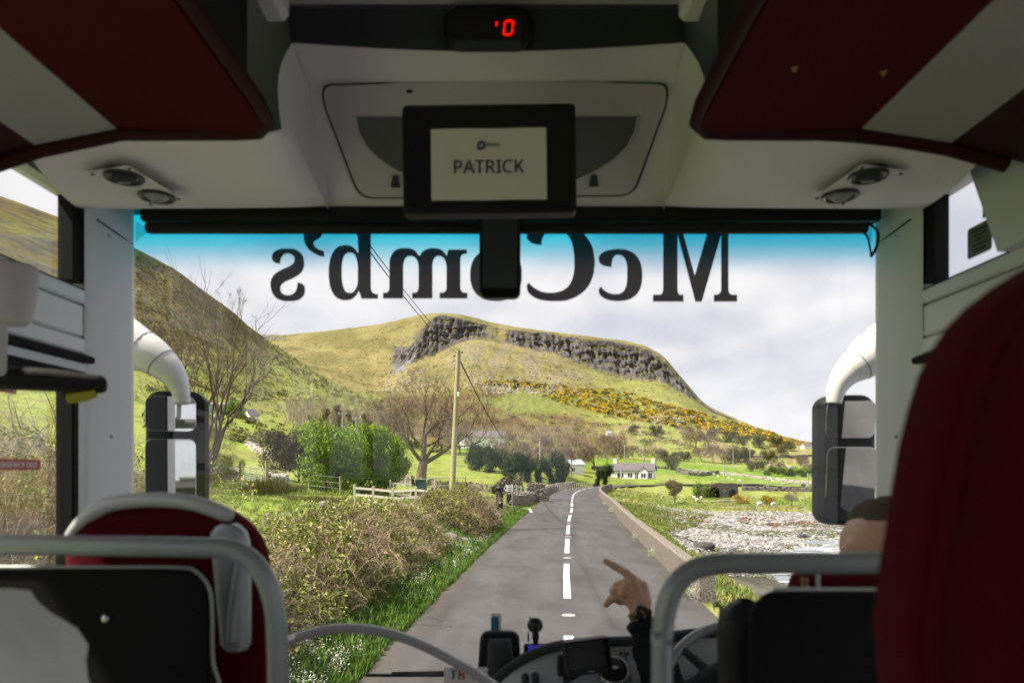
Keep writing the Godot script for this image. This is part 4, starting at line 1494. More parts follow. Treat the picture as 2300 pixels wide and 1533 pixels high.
func far_sheep() -> void:
	var o := thing("sheep", "white sheep grazing in the pasture", "sheep", Vector3.ZERO, "sheep grazing in the fields")
	var g := G.new()
	var bones := [[Vector3(-0.32, 0.62, 0), Vector3(0.30, 0.62, 0), 0.25, 0.24], [Vector3(0.34, 0.66, 0), Vector3(0.58, 0.42, 0), 0.13, 0.09], [Vector3(0.58, 0.42, 0), Vector3(0.70, 0.26, 0), 0.085, 0.05], [Vector3(-0.54, 0.62, 0), Vector3(-0.60, 0.45, 0), 0.04, 0.03]]
	for s in [-0.11, 0.11]:
		bones.append([Vector3(0.24, 0.5, s), Vector3(0.24, 0.25, s), 0.075, 0.045])
		bones.append([Vector3(0.24, 0.25, s), Vector3(0.23, 0.0, s), 0.042, 0.04])
		bones.append([Vector3(-0.30, 0.5, s), Vector3(-0.25, 0.34, s), 0.10, 0.055])
		bones.append([Vector3(-0.25, 0.34, s), Vector3(-0.33, 0.22, s), 0.05, 0.042])
		bones.append([Vector3(-0.33, 0.22, s), Vector3(-0.32, 0.0, s), 0.042, 0.04])
		bones.append([Vector3(0.56, 0.47, s * 0.7), Vector3(0.54, 0.48, s * 1.6), 0.03, 0.02])
	body(g, bones, 0.045, 0.06)
	part(o, "body", g, mat("wool", Color(0.62, 0.59, 0.52), 0.95, 0, 0.1))
	var first := true
	for q in [[1602, 1067, 150, 0], [1613, 1073, 150, 0], [1626, 1070, 150, 0], [1637, 1076, 150, 0], [1646, 1080, 150, 0], [1660, 1082, 150, 0], [1735, 1083, 150, 0], [1746, 1082, 150, 0], [1760, 1091, 140, 0], [1771, 1087, 140, 0], [1805, 1094, 140, 0], [1559, 1110, 90, 1], [1575, 1113, 90, 1], [1567, 1122, 90, 1], [1100, 1046, 80, 2], [1087, 1043, 80, 2]]:
		var at: Vector3 = seen(q[0], q[1], q[2])
		if q[3] == 1: at = ground(q[0], 118.0 - (q[1] - 1110) * 0.6)
		var c: Node3D = o if first else copy_of(o, Vector3.ZERO)
		first = false
		drop(c, at, rf(0, TAU), 0.8)
		c.set_meta("label", ["white sheep grazing in the walled field above the kiln", "white sheep resting in the rough grass beside the kiln", "white sheep high in the bright pasture by the evergreens"][q[3]])

# ---------------------------------------------------------------- near land
func grass_tuft(n: int) -> ArrayMesh: # n curved blades, 1 high
	var g := G.new()
	for k in n:
		var a := rf(0, TAU)
		var d := Vector3(cos(a), 0, sin(a))
		var s := Vector3(-d.z, 0, d.x) * rf(0.035, 0.06)
		var p := ball_point() * Vector3(0.35, 0, 0.35)
		var h := rf(0.55, 1.0)
		var m := p + d * 0.12 * h + Vector3(0, h * 0.6, 0)
		var t := p + d * rf(0.25, 0.55) * h + Vector3(0, h, 0)
		g.quad(p - s, m - s * 0.7, m + s * 0.7, p + s)
		g.tri3(m - s * 0.7, t, m + s * 0.7)
	return g.mesh()

func arching(n: int, thick := 0.010) -> ArrayMesh: # bramble canes, 1 high
	var g := G.new()
	for k in n:
		var a := rf(0, TAU)
		var d := Vector3(cos(a), 0, sin(a))
		var p := ball_point() * Vector3(0.2, 0, 0.2)
		var pts := [p]
		var reach := rf(0.4, 1.3)
		var h := rf(0.6, 1.1)
		for j in range(1, 6):
			var t := j / 5.0
			pts.append(p + d * reach * t + Vector3(0, h * sin(t * PI * 0.72), 0) + ball_point() * 0.05)
		g.tube(pts, [thick, thick * 0.9, thick * 0.8, thick * 0.6, thick * 0.45, thick * 0.2], 3, false)
		for j in 3:
			var q: Vector3 = pts[rng.randi_range(2, 5)]
			g.tube([q, q + (ball_point() + Vector3(0, 0.4, 0)) * 0.22], [thick * 0.4, thick * 0.15], 3, false)
	return g.mesh()

func left_of_road(z: float, u: float) -> Vector3:
	return at_xz(road_x(z) - 3.05 - u, z)

func hedge(label: String, z0: float, z1: float, u0: float, u1: float, h: float, canes: int, leaves: int, cane_c: Array, leaf_c: Array, shape := 1.0, group := "") -> Node3D:
	var base := left_of_road((z0 + z1) / 2, (u0 + u1) / 2)
	var o := thing("bramble_hedge", label, "hedge", base, group)
	var xf := []
	var cols := []
	var height := func(z: float, u: float) -> float:
		var e := sin(clampf((u - u0) / (u1 - u0), 0.02, 0.98) * PI)
		var f := sin(clampf((z - z0) / (z1 - z0), 0.03, 0.97) * PI)
		return h * pow(e, 0.45) * pow(f, 0.3) * (0.85 + 0.5 * n1.get_noise_2d(z * 0.35, u * 0.45))
	for k in canes:
		var z := rf(z0, z1)
		var u := rf(u0, u1)
		var s: float = height.call(z, u) * rf(0.65, 1.05)
		xf.append(Transform3D(Basis(Vector3.UP, rf(0, TAU)).scaled(Vector3(maxf(s, 0.35), s, maxf(s, 0.35))), left_of_road(z, u) - base))
		cols.append(tone(cane_c[rng.randi_range(0, cane_c.size() - 1)], 0.3))
	scatter(o, "canes", sprig, M.bark, xf, cols, "stuff")
	xf = []
	cols = []
	for k in leaves:
		var z := rf(z0, z1)
		var u := rf(u0, u1)
		var hh: float = height.call(z, u)
		var p := left_of_road(z, u) + Vector3(0, hh * pow(rng.randf(), 0.45) * 1.0, 0)
		xf.append(Transform3D(turned().scaled(Vector3.ONE * (rf(0.07, 0.13) if rng.randf() < 0.6 else rf(0.14, 0.24))), p - base))
		cols.append(tone(leaf_c[rng.randi_range(0, leaf_c.size() - 1)], 0.3))
	scatter(o, "leaves", leafy, M.leaf, xf, cols, "stuff")
	return o

func build_near_land() -> void:
	sprig = arching(7)
	blade = grass_tuft(9)
	near_verge()
	near_hedges()
	near_trees()
	near_fences()
	near_objects()
	beach()

func near_verge() -> void:
	var xf := []
	var cols := []
	for k in 15000: # lush verge under the hedge
		var z := 7.0 + 45.0 * pow(rng.randf(), 1.5)
		var u := 0.02 + 2.6 * pow(rng.randf(), 1.3)
		var p := left_of_road(z, u)
		var s := rf(0.16, 0.42) * (0.55 + 0.45 * ss(0.0, 0.7, u))
		xf.append(Transform3D(Basis(Vector3.UP, rf(0, TAU)).scaled(Vector3(s * 0.9, s, s * 0.9)), p))
		cols.append(tone([Color(0.075, 0.15, 0.022), Color(0.11, 0.20, 0.03), Color(0.16, 0.22, 0.05), Color(0.05, 0.11, 0.018)][rng.randi_range(0, 3)], 0.25))
	var o := scatter(null, "verge_grass", blade, M.leaf, xf, cols, "stuff")
	tag(o, "lush long grass on the verge between road and hedge", "grass")
	xf = []
	cols = []
	for k in 26000: # field turf
		var z := 12.0 + 50.0 * pow(rng.randf(), 1.2)
		var u := 3.5 + 26.0 * rng.randf()
		var p := left_of_road(z, u)
		var s := rf(0.05, 0.12) * (1.0 + z / 60.0)
		if n1.get_noise_2d(p.x * 0.3, p.z * 0.3) > 0.42: s *= 1.8
		xf.append(Transform3D(Basis(Vector3.UP, rf(0, TAU)).scaled(Vector3(s * 1.6, s, s * 1.6)), p))
		cols.append(tone([Color(0.20, 0.265, 0.06), Color(0.24, 0.285, 0.08), Color(0.17, 0.235, 0.045)][rng.randi_range(0, 2)], 0.2))
	o = scatter(null, "field_grass", blade, M.leaf, xf, cols, "stuff")
	tag(o, "short bright turf of the pasture behind the hedge", "grass")
	# white flowers along the verge and at the wall foot
	xf = []
	cols = []
	var flower := leaf_mesh(22, 0.13)
	for k in 420:
		var z := [rf(16, 30), rf(7.0, 11.5)][rng.randi_range(0, 1)] as float
		var p := left_of_road(z, rf(0.15, 1.25)) + Vector3(0, rf(0.12, 0.4), 0)
		if n1.get_noise_2d(z * 0.5, p.x * 0.9) < -0.05: continue
		xf.append(Transform3D(turned().scaled(Vector3.ONE * rf(0.08, 0.16)), p))
		cols.append(tone(Color(0.62, 0.64, 0.55), 0.15))
	for q in [[17.2, 1.1, 130], [24.5, 0.35, 30], [31.0, 0.3, 26], [52.0, 0.5, 40], [62.0, 0.6, 40]]:
		for k in q[2]:
			var z: float = q[0] + rf(-0.5, 0.5) * q[1] * 1.6
			var p := Vector3(road_x(z) + 3.02 - rf(0.0, 0.55) * minf(1.0, q[1]), rf(0.03, 0.32), -z)
			xf.append(Transform3D(turned().scaled(Vector3.ONE * rf(0.06, 0.12)), p))
			cols.append(tone(Color(0.62, 0.64, 0.52), 0.15) if rng.randf() < 0.55 else tone(Color(0.10, 0.17, 0.03)))
	o = scatter(null, "wild_flowers", flower, M.leaf, xf, cols, "stuff")
	tag(o, "small white wild flowers along the verge and wall foot", "flowers")
	# rough grass beyond the sea wall
	xf = []
	cols = []
	for k in 9000:
		var z := 18.0 + 115.0 * rng.randf()
		var u := 0.5 + (3.2 if z < 55 else 3.2 + (z - 55) * 0.35) * rng.randf()
		if z > 84: u = 0.5 + 46.0 * rng.randf()
		var x := road_x(z) + 3.05 + u
		var p := at_xz(x, z)
		if p.y < -2.9: continue
		var s := rf(0.15, 0.4) * (0.8 if z > 84 else 1.0)
		xf.append(Transform3D(Basis(Vector3.UP, rf(0, TAU)).scaled(Vector3(s * 1.5, s, s * 1.5)), p))
		cols.append(tone([Color(0.12, 0.175, 0.035), Color(0.15, 0.18, 0.05), Color(0.29, 0.235, 0.115), Color(0.19, 0.18, 0.065)][rng.randi_range(0, 1 if n1.get_noise_2d(x * 0.12, z * 0.12) > 0 else 3)], 0.25))
	o = scatter(null, "shore_grass", blade, M.leaf, xf, cols, "stuff")
	tag(o, "rough green and straw grass between the sea wall and the shingle", "grass")

func near_hedges() -> void:
	var cane := [Color(0.27, 0.205, 0.14), Color(0.33, 0.26, 0.18), Color(0.19, 0.13, 0.09), Color(0.38, 0.31, 0.22)]
	var leaf := [Color(0.27, 0.29, 0.09), Color(0.20, 0.23, 0.06), Color(0.32, 0.31, 0.13), Color(0.13, 0.16, 0.04)]
	hedge("tangled bramble hedge with brown canes on the verge bank", 8.0, 25.5, 0.9, 3.7, 1.5, 800, 3900, cane, leaf)
	hedge("rounded brown hawthorn hedge at the end of the bramble bank", 28.5, 38.5, 0.5, 3.4, 1.75, 260, 2300, cane, [Color(0.20, 0.20, 0.06), Color(0.17, 0.15, 0.055), Color(0.22, 0.21, 0.07)])
	thicket(leaf)
	# long loose canes against the field
	var g := G.new()
	g.colored = true
	var base := left_of_road(10.5, 4.6)
	for k in 26:
		g.col = tone(Color(0.22, 0.15, 0.10), 0.25)
		var p := left_of_road(rf(9.0, 13.0), rf(4.0, 5.6))
		var d := Vector3(rf(-0.5, 0.7), rf(0.5, 1.0), rf(-0.4, 0.4)).normalized()
		var pts := [p]
		for j in 5:
			d = (d + ball_point() * 0.25 + Vector3(0, -0.06, 0)).normalized()
			pts.append(pts[-1] + d * rf(0.22, 0.36))
		g.tube(pts, [0.008, 0.007, 0.006, 0.005, 0.004, 0.002], 4, false)
		for j in 3:
			var q: Vector3 = pts[rng.randi_range(1, 4)]
			g.tube([q, q + ball_point() * 0.3 + Vector3(0, 0.12, 0)], [0.004, 0.0015], 3, false)
	single("loose_canes", g, M.bark, "thin bare canes sprouting above the hedge before the pasture", "canes", base)
	# boulders in the bank
	for q in [[26.5, 1.3, 0.34], [27.3, 0.9, 0.28], [27.0, 1.9, 0.30], [41.0, 1.3, 0.42], [10.6, 2.2, 0.3], [12.4, 2.0, 0.24], [9.2, 2.0, 0.26]]:
		var s: float = q[2]
		var st := MeshInstance3D.new()
		st.mesh = stones[rng.randi_range(0, 3)]
		st.material_override = M.boulder if M.has("boulder") else grain(mat("boulder", Color(0.22, 0.195, 0.17), 0.95, 0, 0.2), noise_tex(0.05, 71, 256, 8.0), 0.8, 2.0, noise_tex(0.06, 72, 256, 0.0, 0.6, 1.3, 4))
		st.name = numbered("boulder")
		add_child(st)
		tag(st, "lichen-grey boulder lying in the verge bank among the brambles", "boulder", "boulders in the bank")
		st.transform = Transform3D(Basis(Vector3.UP, rf(0, TAU)).scaled(Vector3(s * 1.3, s, s)), left_of_road(q[0], q[1]) + Vector3(0, s * 0.45, 0))

func thicket(leaf: Array) -> void: # tall leafless thorn hedge close to the coach door
	var thorn := arching(11, 0.0045)
	var base := left_of_road(7.5, 4.0)
	var o := thing("thorn_thicket", "tall tangle of bare pale twigs outside the door window", "hedge", base)
	var xf := []
	var cols := []
	for k in 1500:
		var z := rf(3.4, 11.0)
		var u := rf(1.7, 6.0)
		var p := left_of_road(z, u)
		var high := 2.5 * pow(sin(clampf((u - 1.5) / 4.7, 0.03, 0.97) * PI), 0.5) * (0.9 + 0.4 * n1.get_noise_2d(z * 0.6, u * 0.6)) * (1.0 - 0.45 * ss(8.5, 11.0, z))
		var s := rf(0.55, 1.05)
		xf.append(Transform3D(turned().scaled(Vector3(s, s, s)), p + Vector3(0, rf(0.0, high), 0) - base))
		cols.append(tone([Color(0.33, 0.27, 0.19), Color(0.26, 0.20, 0.14), Color(0.40, 0.34, 0.26), Color(0.20, 0.15, 0.10)][rng.randi_range(0, 3)], 0.25))
	scatter(o, "twigs", thorn, M.bark, xf, cols, "stuff")
	xf = []
	cols = []
	for k in 1500:
		var z := rf(3.4, 11.0)
		var u := rf(1.7, 6.0)
		xf.append(Transform3D(turned().scaled(Vector3.ONE * rf(0.07, 0.13)), left_of_road(z, u) + Vector3(0, rf(0.0, 2.6), 0) - base))
		cols.append(tone(leaf[rng.randi_range(0, leaf.size() - 1)], 0.3))
	scatter(o, "leaves", leafy, M.leaf, xf, cols, "stuff")

func near_trees() -> void:
	# big leafless sycamore
	var at := ground(945, 70)
	var o := thing("sycamore_tree", "large leafless tree with a stout trunk behind the white rail fence", "tree", at)
	var g := G.new()
	g.colored = true
	g.col = Color(0.17, 0.135, 0.10)
	var tips := []
	var base := at
	var fork := base + Vector3(0.25, 2.4, 0)
	g.tube([base + Vector3(-0.05, -0.3, 0), base + Vector3(0, 0.5, 0), base + Vector3(0.1, 1.4, 0), fork], [0.72, 0.56, 0.48, 0.44], 12, false)
	part(o, "trunk", g, M.bark)
	g = G.new()
	g.colored = true
	g.col = Color(0.145, 0.115, 0.085)
	for q in [[Vector3(-0.75, 1.0, 0.1), 3.2, 0.24], [Vector3(-0.2, 1.3, -0.3), 3.4, 0.27], [Vector3(0.25, 1.3, 0.3), 3.2, 0.25], [Vector3(1.5, 0.62, 0.1), 3.6, 0.25], [Vector3(0.7, 1.1, -0.4), 2.9, 0.2]]:
		grow(g, fork - Vector3(0, 0.2, 0), q[0].normalized(), q[1] * 0.92, q[2], 5, tips, 0.6, 0.09)
	part(o, "limbs", g, M.bark)
	var xf := []
	var cols := []
	for t in tips:
		if rng.randf() < 0.8: continue
		xf.append(Transform3D(turned().scaled(Vector3.ONE * rf(0.4, 0.7)), t[0] + t[1] * 0.2 - at))
		cols.append(tone(Color(0.20, 0.16, 0.12)))
	scatter(o, "crown", twiggy, M.bark, xf, cols, "stuff")
	# slender many-stemmed tree by the wing mirror
	at = ground(452, 40)
	o = thing("ash_tree", "slender many-stemmed leafless tree before the steep spur", "tree", at)
	g = G.new()
	g.colored = true
	g.col = Color(0.115, 0.09, 0.068)
	tips = []
	for k in 7:
		grow(g, at + Vector3(rf(-0.5, 0.5), -0.2, rf(-0.5, 0.5)), Vector3(rf(-0.30, 0.34), 1, rf(-0.3, 0.3)).normalized(), rf(3.2, 4.2), rf(0.11, 0.17), 4, tips, 0.45, 0.09)
	part(o, "trunk", g, M.bark)
	xf = []
	cols = []
	for t in tips:
		if rng.randf() < 0.86: continue
		xf.append(Transform3D(turned().scaled(Vector3.ONE * rf(0.25, 0.5)), t[0] - at))
		cols.append(tone(Color(0.12, 0.09, 0.07)))
	scatter(o, "crown", twiggy, M.bark, xf, cols, "stuff")
	# bright hawthorns
	var bright := [Color(0.15, 0.25, 0.012), Color(0.20, 0.31, 0.016), Color(0.11, 0.19, 0.012), Color(0.24, 0.33, 0.03)]
	drop(plant("hawthorn_tree", "vivid green wind-shaped hawthorn in young leaf by the wire fence", Vector3.ZERO, 4.4, 4.4, 0.55, bright, 1700, 0.27, false, 10), ground(742, 48), 0.6, 1.0)
	drop(plant("hawthorn_tree", "vivid green hawthorn thicket with many stems before the white rails", Vector3.ZERO, 4.6, 4.8, 0.5, bright, 1800, 0.27, false, 10), ground(822, 52), 2.0, 1.05)
	drop(plant("hawthorn_tree", "taller deep green hawthorn behind the vivid thicket", Vector3.ZERO, 5.0, 3.6, 1.2, [Color(0.13, 0.20, 0.02), Color(0.10, 0.15, 0.016), Color(0.16, 0.22, 0.025)], 1100, 0.3, false, 8), ground(864, 58), 1.0, 1.1)
	drop(plant("thorn_bush", "broad olive-brown thorn bush beyond the farm gate", Vector3.ZERO, 4.6, 5.4, 0.5, [Color(0.115, 0.095, 0.035), Color(0.085, 0.075, 0.03), Color(0.14, 0.11, 0.045), Color(0.06, 0.06, 0.025)], 1500, 0.32, false, 10, "", "bush"), ground(660, 60), 0.0, 1.0)
	drop(plant("willow_bush", "pale green feathery bush beside the wing mirror", Vector3.ZERO, 4.6, 4.0, 0.4, [Color(0.19, 0.20, 0.075), Color(0.15, 0.17, 0.055), Color(0.22, 0.21, 0.10)], 1300, 0.3, true, 9, "", "bush"), ground(476, 46), 0.0, 1.0)
	drop(plant("bright_bush", "small bright green bush between the metal shed and the cottage", Vector3.ZERO, 4.5, 5.0, 0.4, [Color(0.11, 0.20, 0.02), Color(0.14, 0.23, 0.03)], 500, 0.5, false, 7, "", "bush"), ground(526, 160), 0.0, 0.9)
	# rush clumps in the field
	var rush := [[605, 41, 1.1, 1.0], [580, 43, 0.8, 0.8], [695, 36, 0.62, 1.1], [720, 37, 0.55, 0.9], [650, 45, 0.7, 0.8]]
	for q in rush:
		var p := ground(q[0], q[1])
		o = thing("rush_clump", "tuft of brown-tipped rushes in the pasture", "rushes", p, "rush clumps in the pasture")
		xf = []
		cols = []
		for k in 150:
			var r: Vector3 = Vector3(rf(-1, 1), 0, rf(-0.7, 0.7)) * q[3]
			xf.append(Transform3D(Basis(Vector3.UP, rf(0, TAU)).scaled(Vector3(0.35, q[2] * rf(0.7, 1.1), 0.35)), r))
			cols.append(tone([Color(0.09, 0.11, 0.03), Color(0.17, 0.12, 0.045), Color(0.13, 0.12, 0.04)][rng.randi_range(0, 2)]))
		scatter(o, "blades", blade, M.leaf, xf, cols, "stuff")

func post(o: Node3D, called: String, p: Vector3, w: float, h: float, c: Color, round := false) -> void:
	var g := G.new()
	g.colored = true
	g.col = c
	if round: g.tube([p - Vector3(0, 0.3, 0), p + Vector3(0, h, 0)], [w * 0.55, w * 0.5], 8)
	else: g.box(p + Vector3(0, h / 2 - 0.15, 0), Vector3(w, h + 0.3, w), 0.008)
	part(o, called, g, M.timber)

func rail(o: Node3D, a: Vector3, b: Vector3, h := 0.1, called := "rail", c := Color(0.46, 0.43, 0.38), t := 0.04) -> void:
	var g := G.new()
	g.colored = true
	g.col = c
	var d := (b - a).normalized()
	var s := d.cross(Vector3.UP).normalized() * t / 2
	var u := Vector3(0, h / 2, 0)
	g.hexa([a - s - u, a - s + u, a + s + u, a + s - u, b - s - u, b - s + u, b + s + u, b + s - u])
	part(o, called, g, M.timber)

func rail_fence(label: String, list: Array, rails: Array, h: float, c: Color, every := 1) -> void: # list of ground points
	var o := thing("rail_fence", label, "fence", list[0])
	for p in list: post(o, "post", p, 0.11, h + 0.12, c)
	for k in list.size() - 1:
		for r in rails: rail(o, list[k] + Vector3(0, r, 0), list[k + 1] + Vector3(0, r, 0), 0.11, "rail", c)

func near_fences() -> void:
	var pale := Color(0.50, 0.47, 0.41)
	var at := func(list: Array) -> Array:
		var out := []
		for q in list: out.append(ground(q[0], q[1]))
		return out
	rail_fence("weathered three-rail fence along the hedge top below the hawthorns", at.call([[796, 37], [838, 36.5], [882, 36], [934, 35.5], [968, 35]]), [0.35, 0.75, 1.1], 1.15, pale)
	rail_fence("white rail fence with close pickets before the big bare tree", at.call([[884, 64], [897, 64], [910, 64], [922, 64.2], [934, 64.4], [946, 64.6], [976, 66], [1010, 68], [1046, 70]]), [0.45, 1.15], 1.2, Color(0.58, 0.55, 0.48))
	rail_fence("short white rail fence beside the dark green notice board", at.call([[876, 50], [922, 50]]), [0.3, 1.05], 1.15, Color(0.60, 0.57, 0.50))
	rail_fence("small rail fence between the two ruined stone stumps", at.call([[1150, 66], [1160, 66.5], [1170, 67], [1182, 67.5]]), [0.4, 0.8, 1.15], 1.2, pale)
	# low picket fence along the far bend
	var o := thing("picket_fence", "thin stake fence following the wall round the far bend", "fence", ground(1225, 92))
	for k in 26:
		var t := k / 25.0
		post(o, "stake", ground(lerpf(1222, 1330, t), lerpf(92, 126, t)), 0.10, 1.0, Color(0.42, 0.37, 0.30), true)
	# wire fence of the pasture
	var w := thing("wire_fence", "wire netting fence with weathered posts between hedge and pasture", "fence", ground(600, 17))
	var tops := []
	for q in [[455, 15.5, 0.11, false], [600, 17, 0.13, false], [724, 22, 0.17, false], [826, 28, 0.17, false], [898, 31, 0.17, false]]:
		var p := ground(q[0], q[1])
		var hh: float = clampf(CAMY - ([1145, 1152, 1126, 1120, 1122][tops.size()] - HY) / F * q[1] - p.y, 0.7, 1.7)
		post(w, "post", p, q[2], hh, Color(0.52, 0.49, 0.44) if q[0] > 700 else Color(0.30, 0.24, 0.17))
		tops.append(p + Vector3(0, hh - 0.08, 0))
	for k in tops.size() - 1:
		for j in 5:
			var g := G.new()
			var a: Vector3 = tops[k] - Vector3(0, j * 0.22, 0)
			var b: Vector3 = tops[k + 1] - Vector3(0, j * 0.22, 0)
			g.tube([a, a.lerp(b, 0.5) - Vector3(0, 0.04, 0), b], 0.0035 if j else 0.006, 4, false)
			part(w, "strand", g, M.galvanised)
	# field fence with posts near the gate
	var w2 := thing("wire_fence", "thin wire fence running from the gate past the hawthorns", "fence", ground(598, 50))
	tops = []
	for q in [[598, 50], [694, 47], [764, 45]]:
		var p := ground(q[0], q[1])
		post(w2, "post", p, 0.12, 1.25, Color(0.33, 0.27, 0.19), true)
		tops.append(p + Vector3(0, 1.15, 0))
	for k in 2:
		for j in 3:
			var g := G.new()
			g.tube([tops[k] - Vector3(0, j * 0.35, 0), tops[k + 1] - Vector3(0, j * 0.35, 0)], 0.008, 4, false)
			part(w2, "strand", g, M.galvanised)
	# farm gate between stone wall ends
	var ga := ground(542, 52)
	var gb := ground(594, 52)
	var gt := thing("farm_gate", "galvanised seven-bar farm gate between timber posts", "gate", ga)
	post(gt, "gate_post", ga - Vector3(0.12, 0, 0), 0.22, 1.5, Color(0.36, 0.30, 0.22), true)
	post(gt, "gate_post", gb + Vector3(0.16, 0, 0), 0.24, 1.6, Color(0.33, 0.27, 0.19), true)
	for k in 7:
		var g := G.new()
		var y: float = 0.18 + [0, 0.12, 0.24, 0.38, 0.54, 0.74, 0.98][k]
		g.tube([ga + Vector3(0.05, y, 0), gb + Vector3(-0.02, y, 0)], 0.022, 8)
		part(gt, "bar", g, M.galvanised)
	for t in [0.03, 0.35, 0.65, 0.98]:
		var g := G.new()
		var p: Vector3 = (ga + Vector3(0.05, 0, 0)).lerp(gb, t)
		g.tube([p + Vector3(0, 0.15, 0), p + Vector3(0, 1.18, 0)], 0.02, 8)
		part(gt, "upright", g, M.galvanised)
	var white := Color(0.42, 0.40, 0.37)
	rough_wall("tumbled wall of white and grey stones beside the farm gate post", "stone_wall", [ground(480, 51), ground(505, 51.5), ground(534, 52)], 1.1, 0.8, white)
	rough_wall("low tumbled stone wall between the farm gate and the thorn bush", "stone_wall", [ground(604, 52), ground(625, 52.5), ground(642, 53)], 0.95, 0.8, white)
	rough_wall("pale broken stone wall climbing the slope above the gate", "stone_wall", [ground(556, 120), ground(580, 112), ground(604, 104), ground(622, 96)], 0.9, 0.9, Color(0.38, 0.34, 0.30))
	var grey := Color(0.17, 0.15, 0.125)
	rough_wall("grey drystone wall behind the white picket rails", "stone_wall", [ground(872, 72), ground(905, 70), ground(925, 69)], 1.1, 0.6, grey)
	rough_wall("low drystone wall along the foot of the bright pasture", "stone_wall", [ground(960, 70), ground(1000, 70), ground(1050, 70), ground(1108, 68)], 0.8, 0.6, grey)
	rough_wall("drystone roadside wall curving from the lane mouth along the bend", "stone_wall", [left_of_road(56, 1.9), left_of_road(60, 1.2), left_of_road(68, 0.8), left_of_road(80, 0.6), left_of_road(95, 0.6), left_of_road(112, 0.7), left_of_road(126, 0.8)], 1.0, 0.55, Color(0.20, 0.175, 0.145))
	# two ruined stumps
	for q in [["crumbling gable of a stone ruin overgrown with ivy behind the road sign", [[-1.6, 0.4], [-1.2, 1.0], [-0.6, 1.6], [0.0, 1.9], [0.6, 1.3], [1.1, 1.6], [1.4, 1.8], [1.5, 1.2], [1.7, 0.3]], 1138, 71], ["squat ruined stone pillar standing where the pasture meets the lane", [[-1.0, 0.6], [-0.95, 1.5], [-0.5, 1.85], [0.1, 1.7], [0.7, 1.7], [0.9, 1.2], [1.15, 0.5]], 1204, 69]]:
		var base := ground(q[2], q[3])
		var o2 := thing("stone_ruin", q[0], "ruin", base)
		var poly := PackedVector2Array()
		for e in q[1]: poly.append(Vector2(e[0], e[1]))
		poly.append(Vector2(q[1][-1][0] + 0.1, -0.6)); poly.append(Vector2(q[1][0][0] - 0.1, -0.6))
		var g := G.new()
		g.colored = true
		g.col = Color(0.10, 0.085, 0.07)
		g.extrude(poly, 0.8, Transform3D(Basis(), base))
		part(o2, "core", g, M.stone)
		var xf := []
		var cols := []
		for k in 420:
			var x := rf(q[1][0][0], q[1][-1][0])
			var y := rf(0.0, 1.0)
			var top := 0.0
			for j in q[1].size() - 1:
				if x >= q[1][j][0] and x <= q[1][j + 1][0]: top = lerpf(q[1][j][1], q[1][j + 1][1], (x - q[1][j][0]) / maxf(0.01, q[1][j + 1][0] - q[1][j][0]))
			xf.append(Transform3D(turned().scaled(Vector3(0.17, 0.11, 0.13) * rf(0.7, 1.3)), Vector3(x, y * top, rf(0.3, 0.44) if rng.randf() < 0.75 else rf(-0.4, 0.4))))
			cols.append(tone(Color(0.19, 0.165, 0.135), 0.4))
		scatter(o2, "stones", stones[2], M.stone, xf, cols, "stuff")
		if q[2] < 1150:
			xf = []
			cols = []
			for k in 60:
				xf.append(Transform3D(turned().scaled(Vector3.ONE * rf(0.16, 0.3)), Vector3(rf(0.1, 1.0), rf(0.9, 1.9), rf(-0.3, 0.5))))
				cols.append(tone(Color(0.05, 0.085, 0.02)))
			scatter(o2, "ivy", leafy, M.leaf, xf, cols, "stuff")

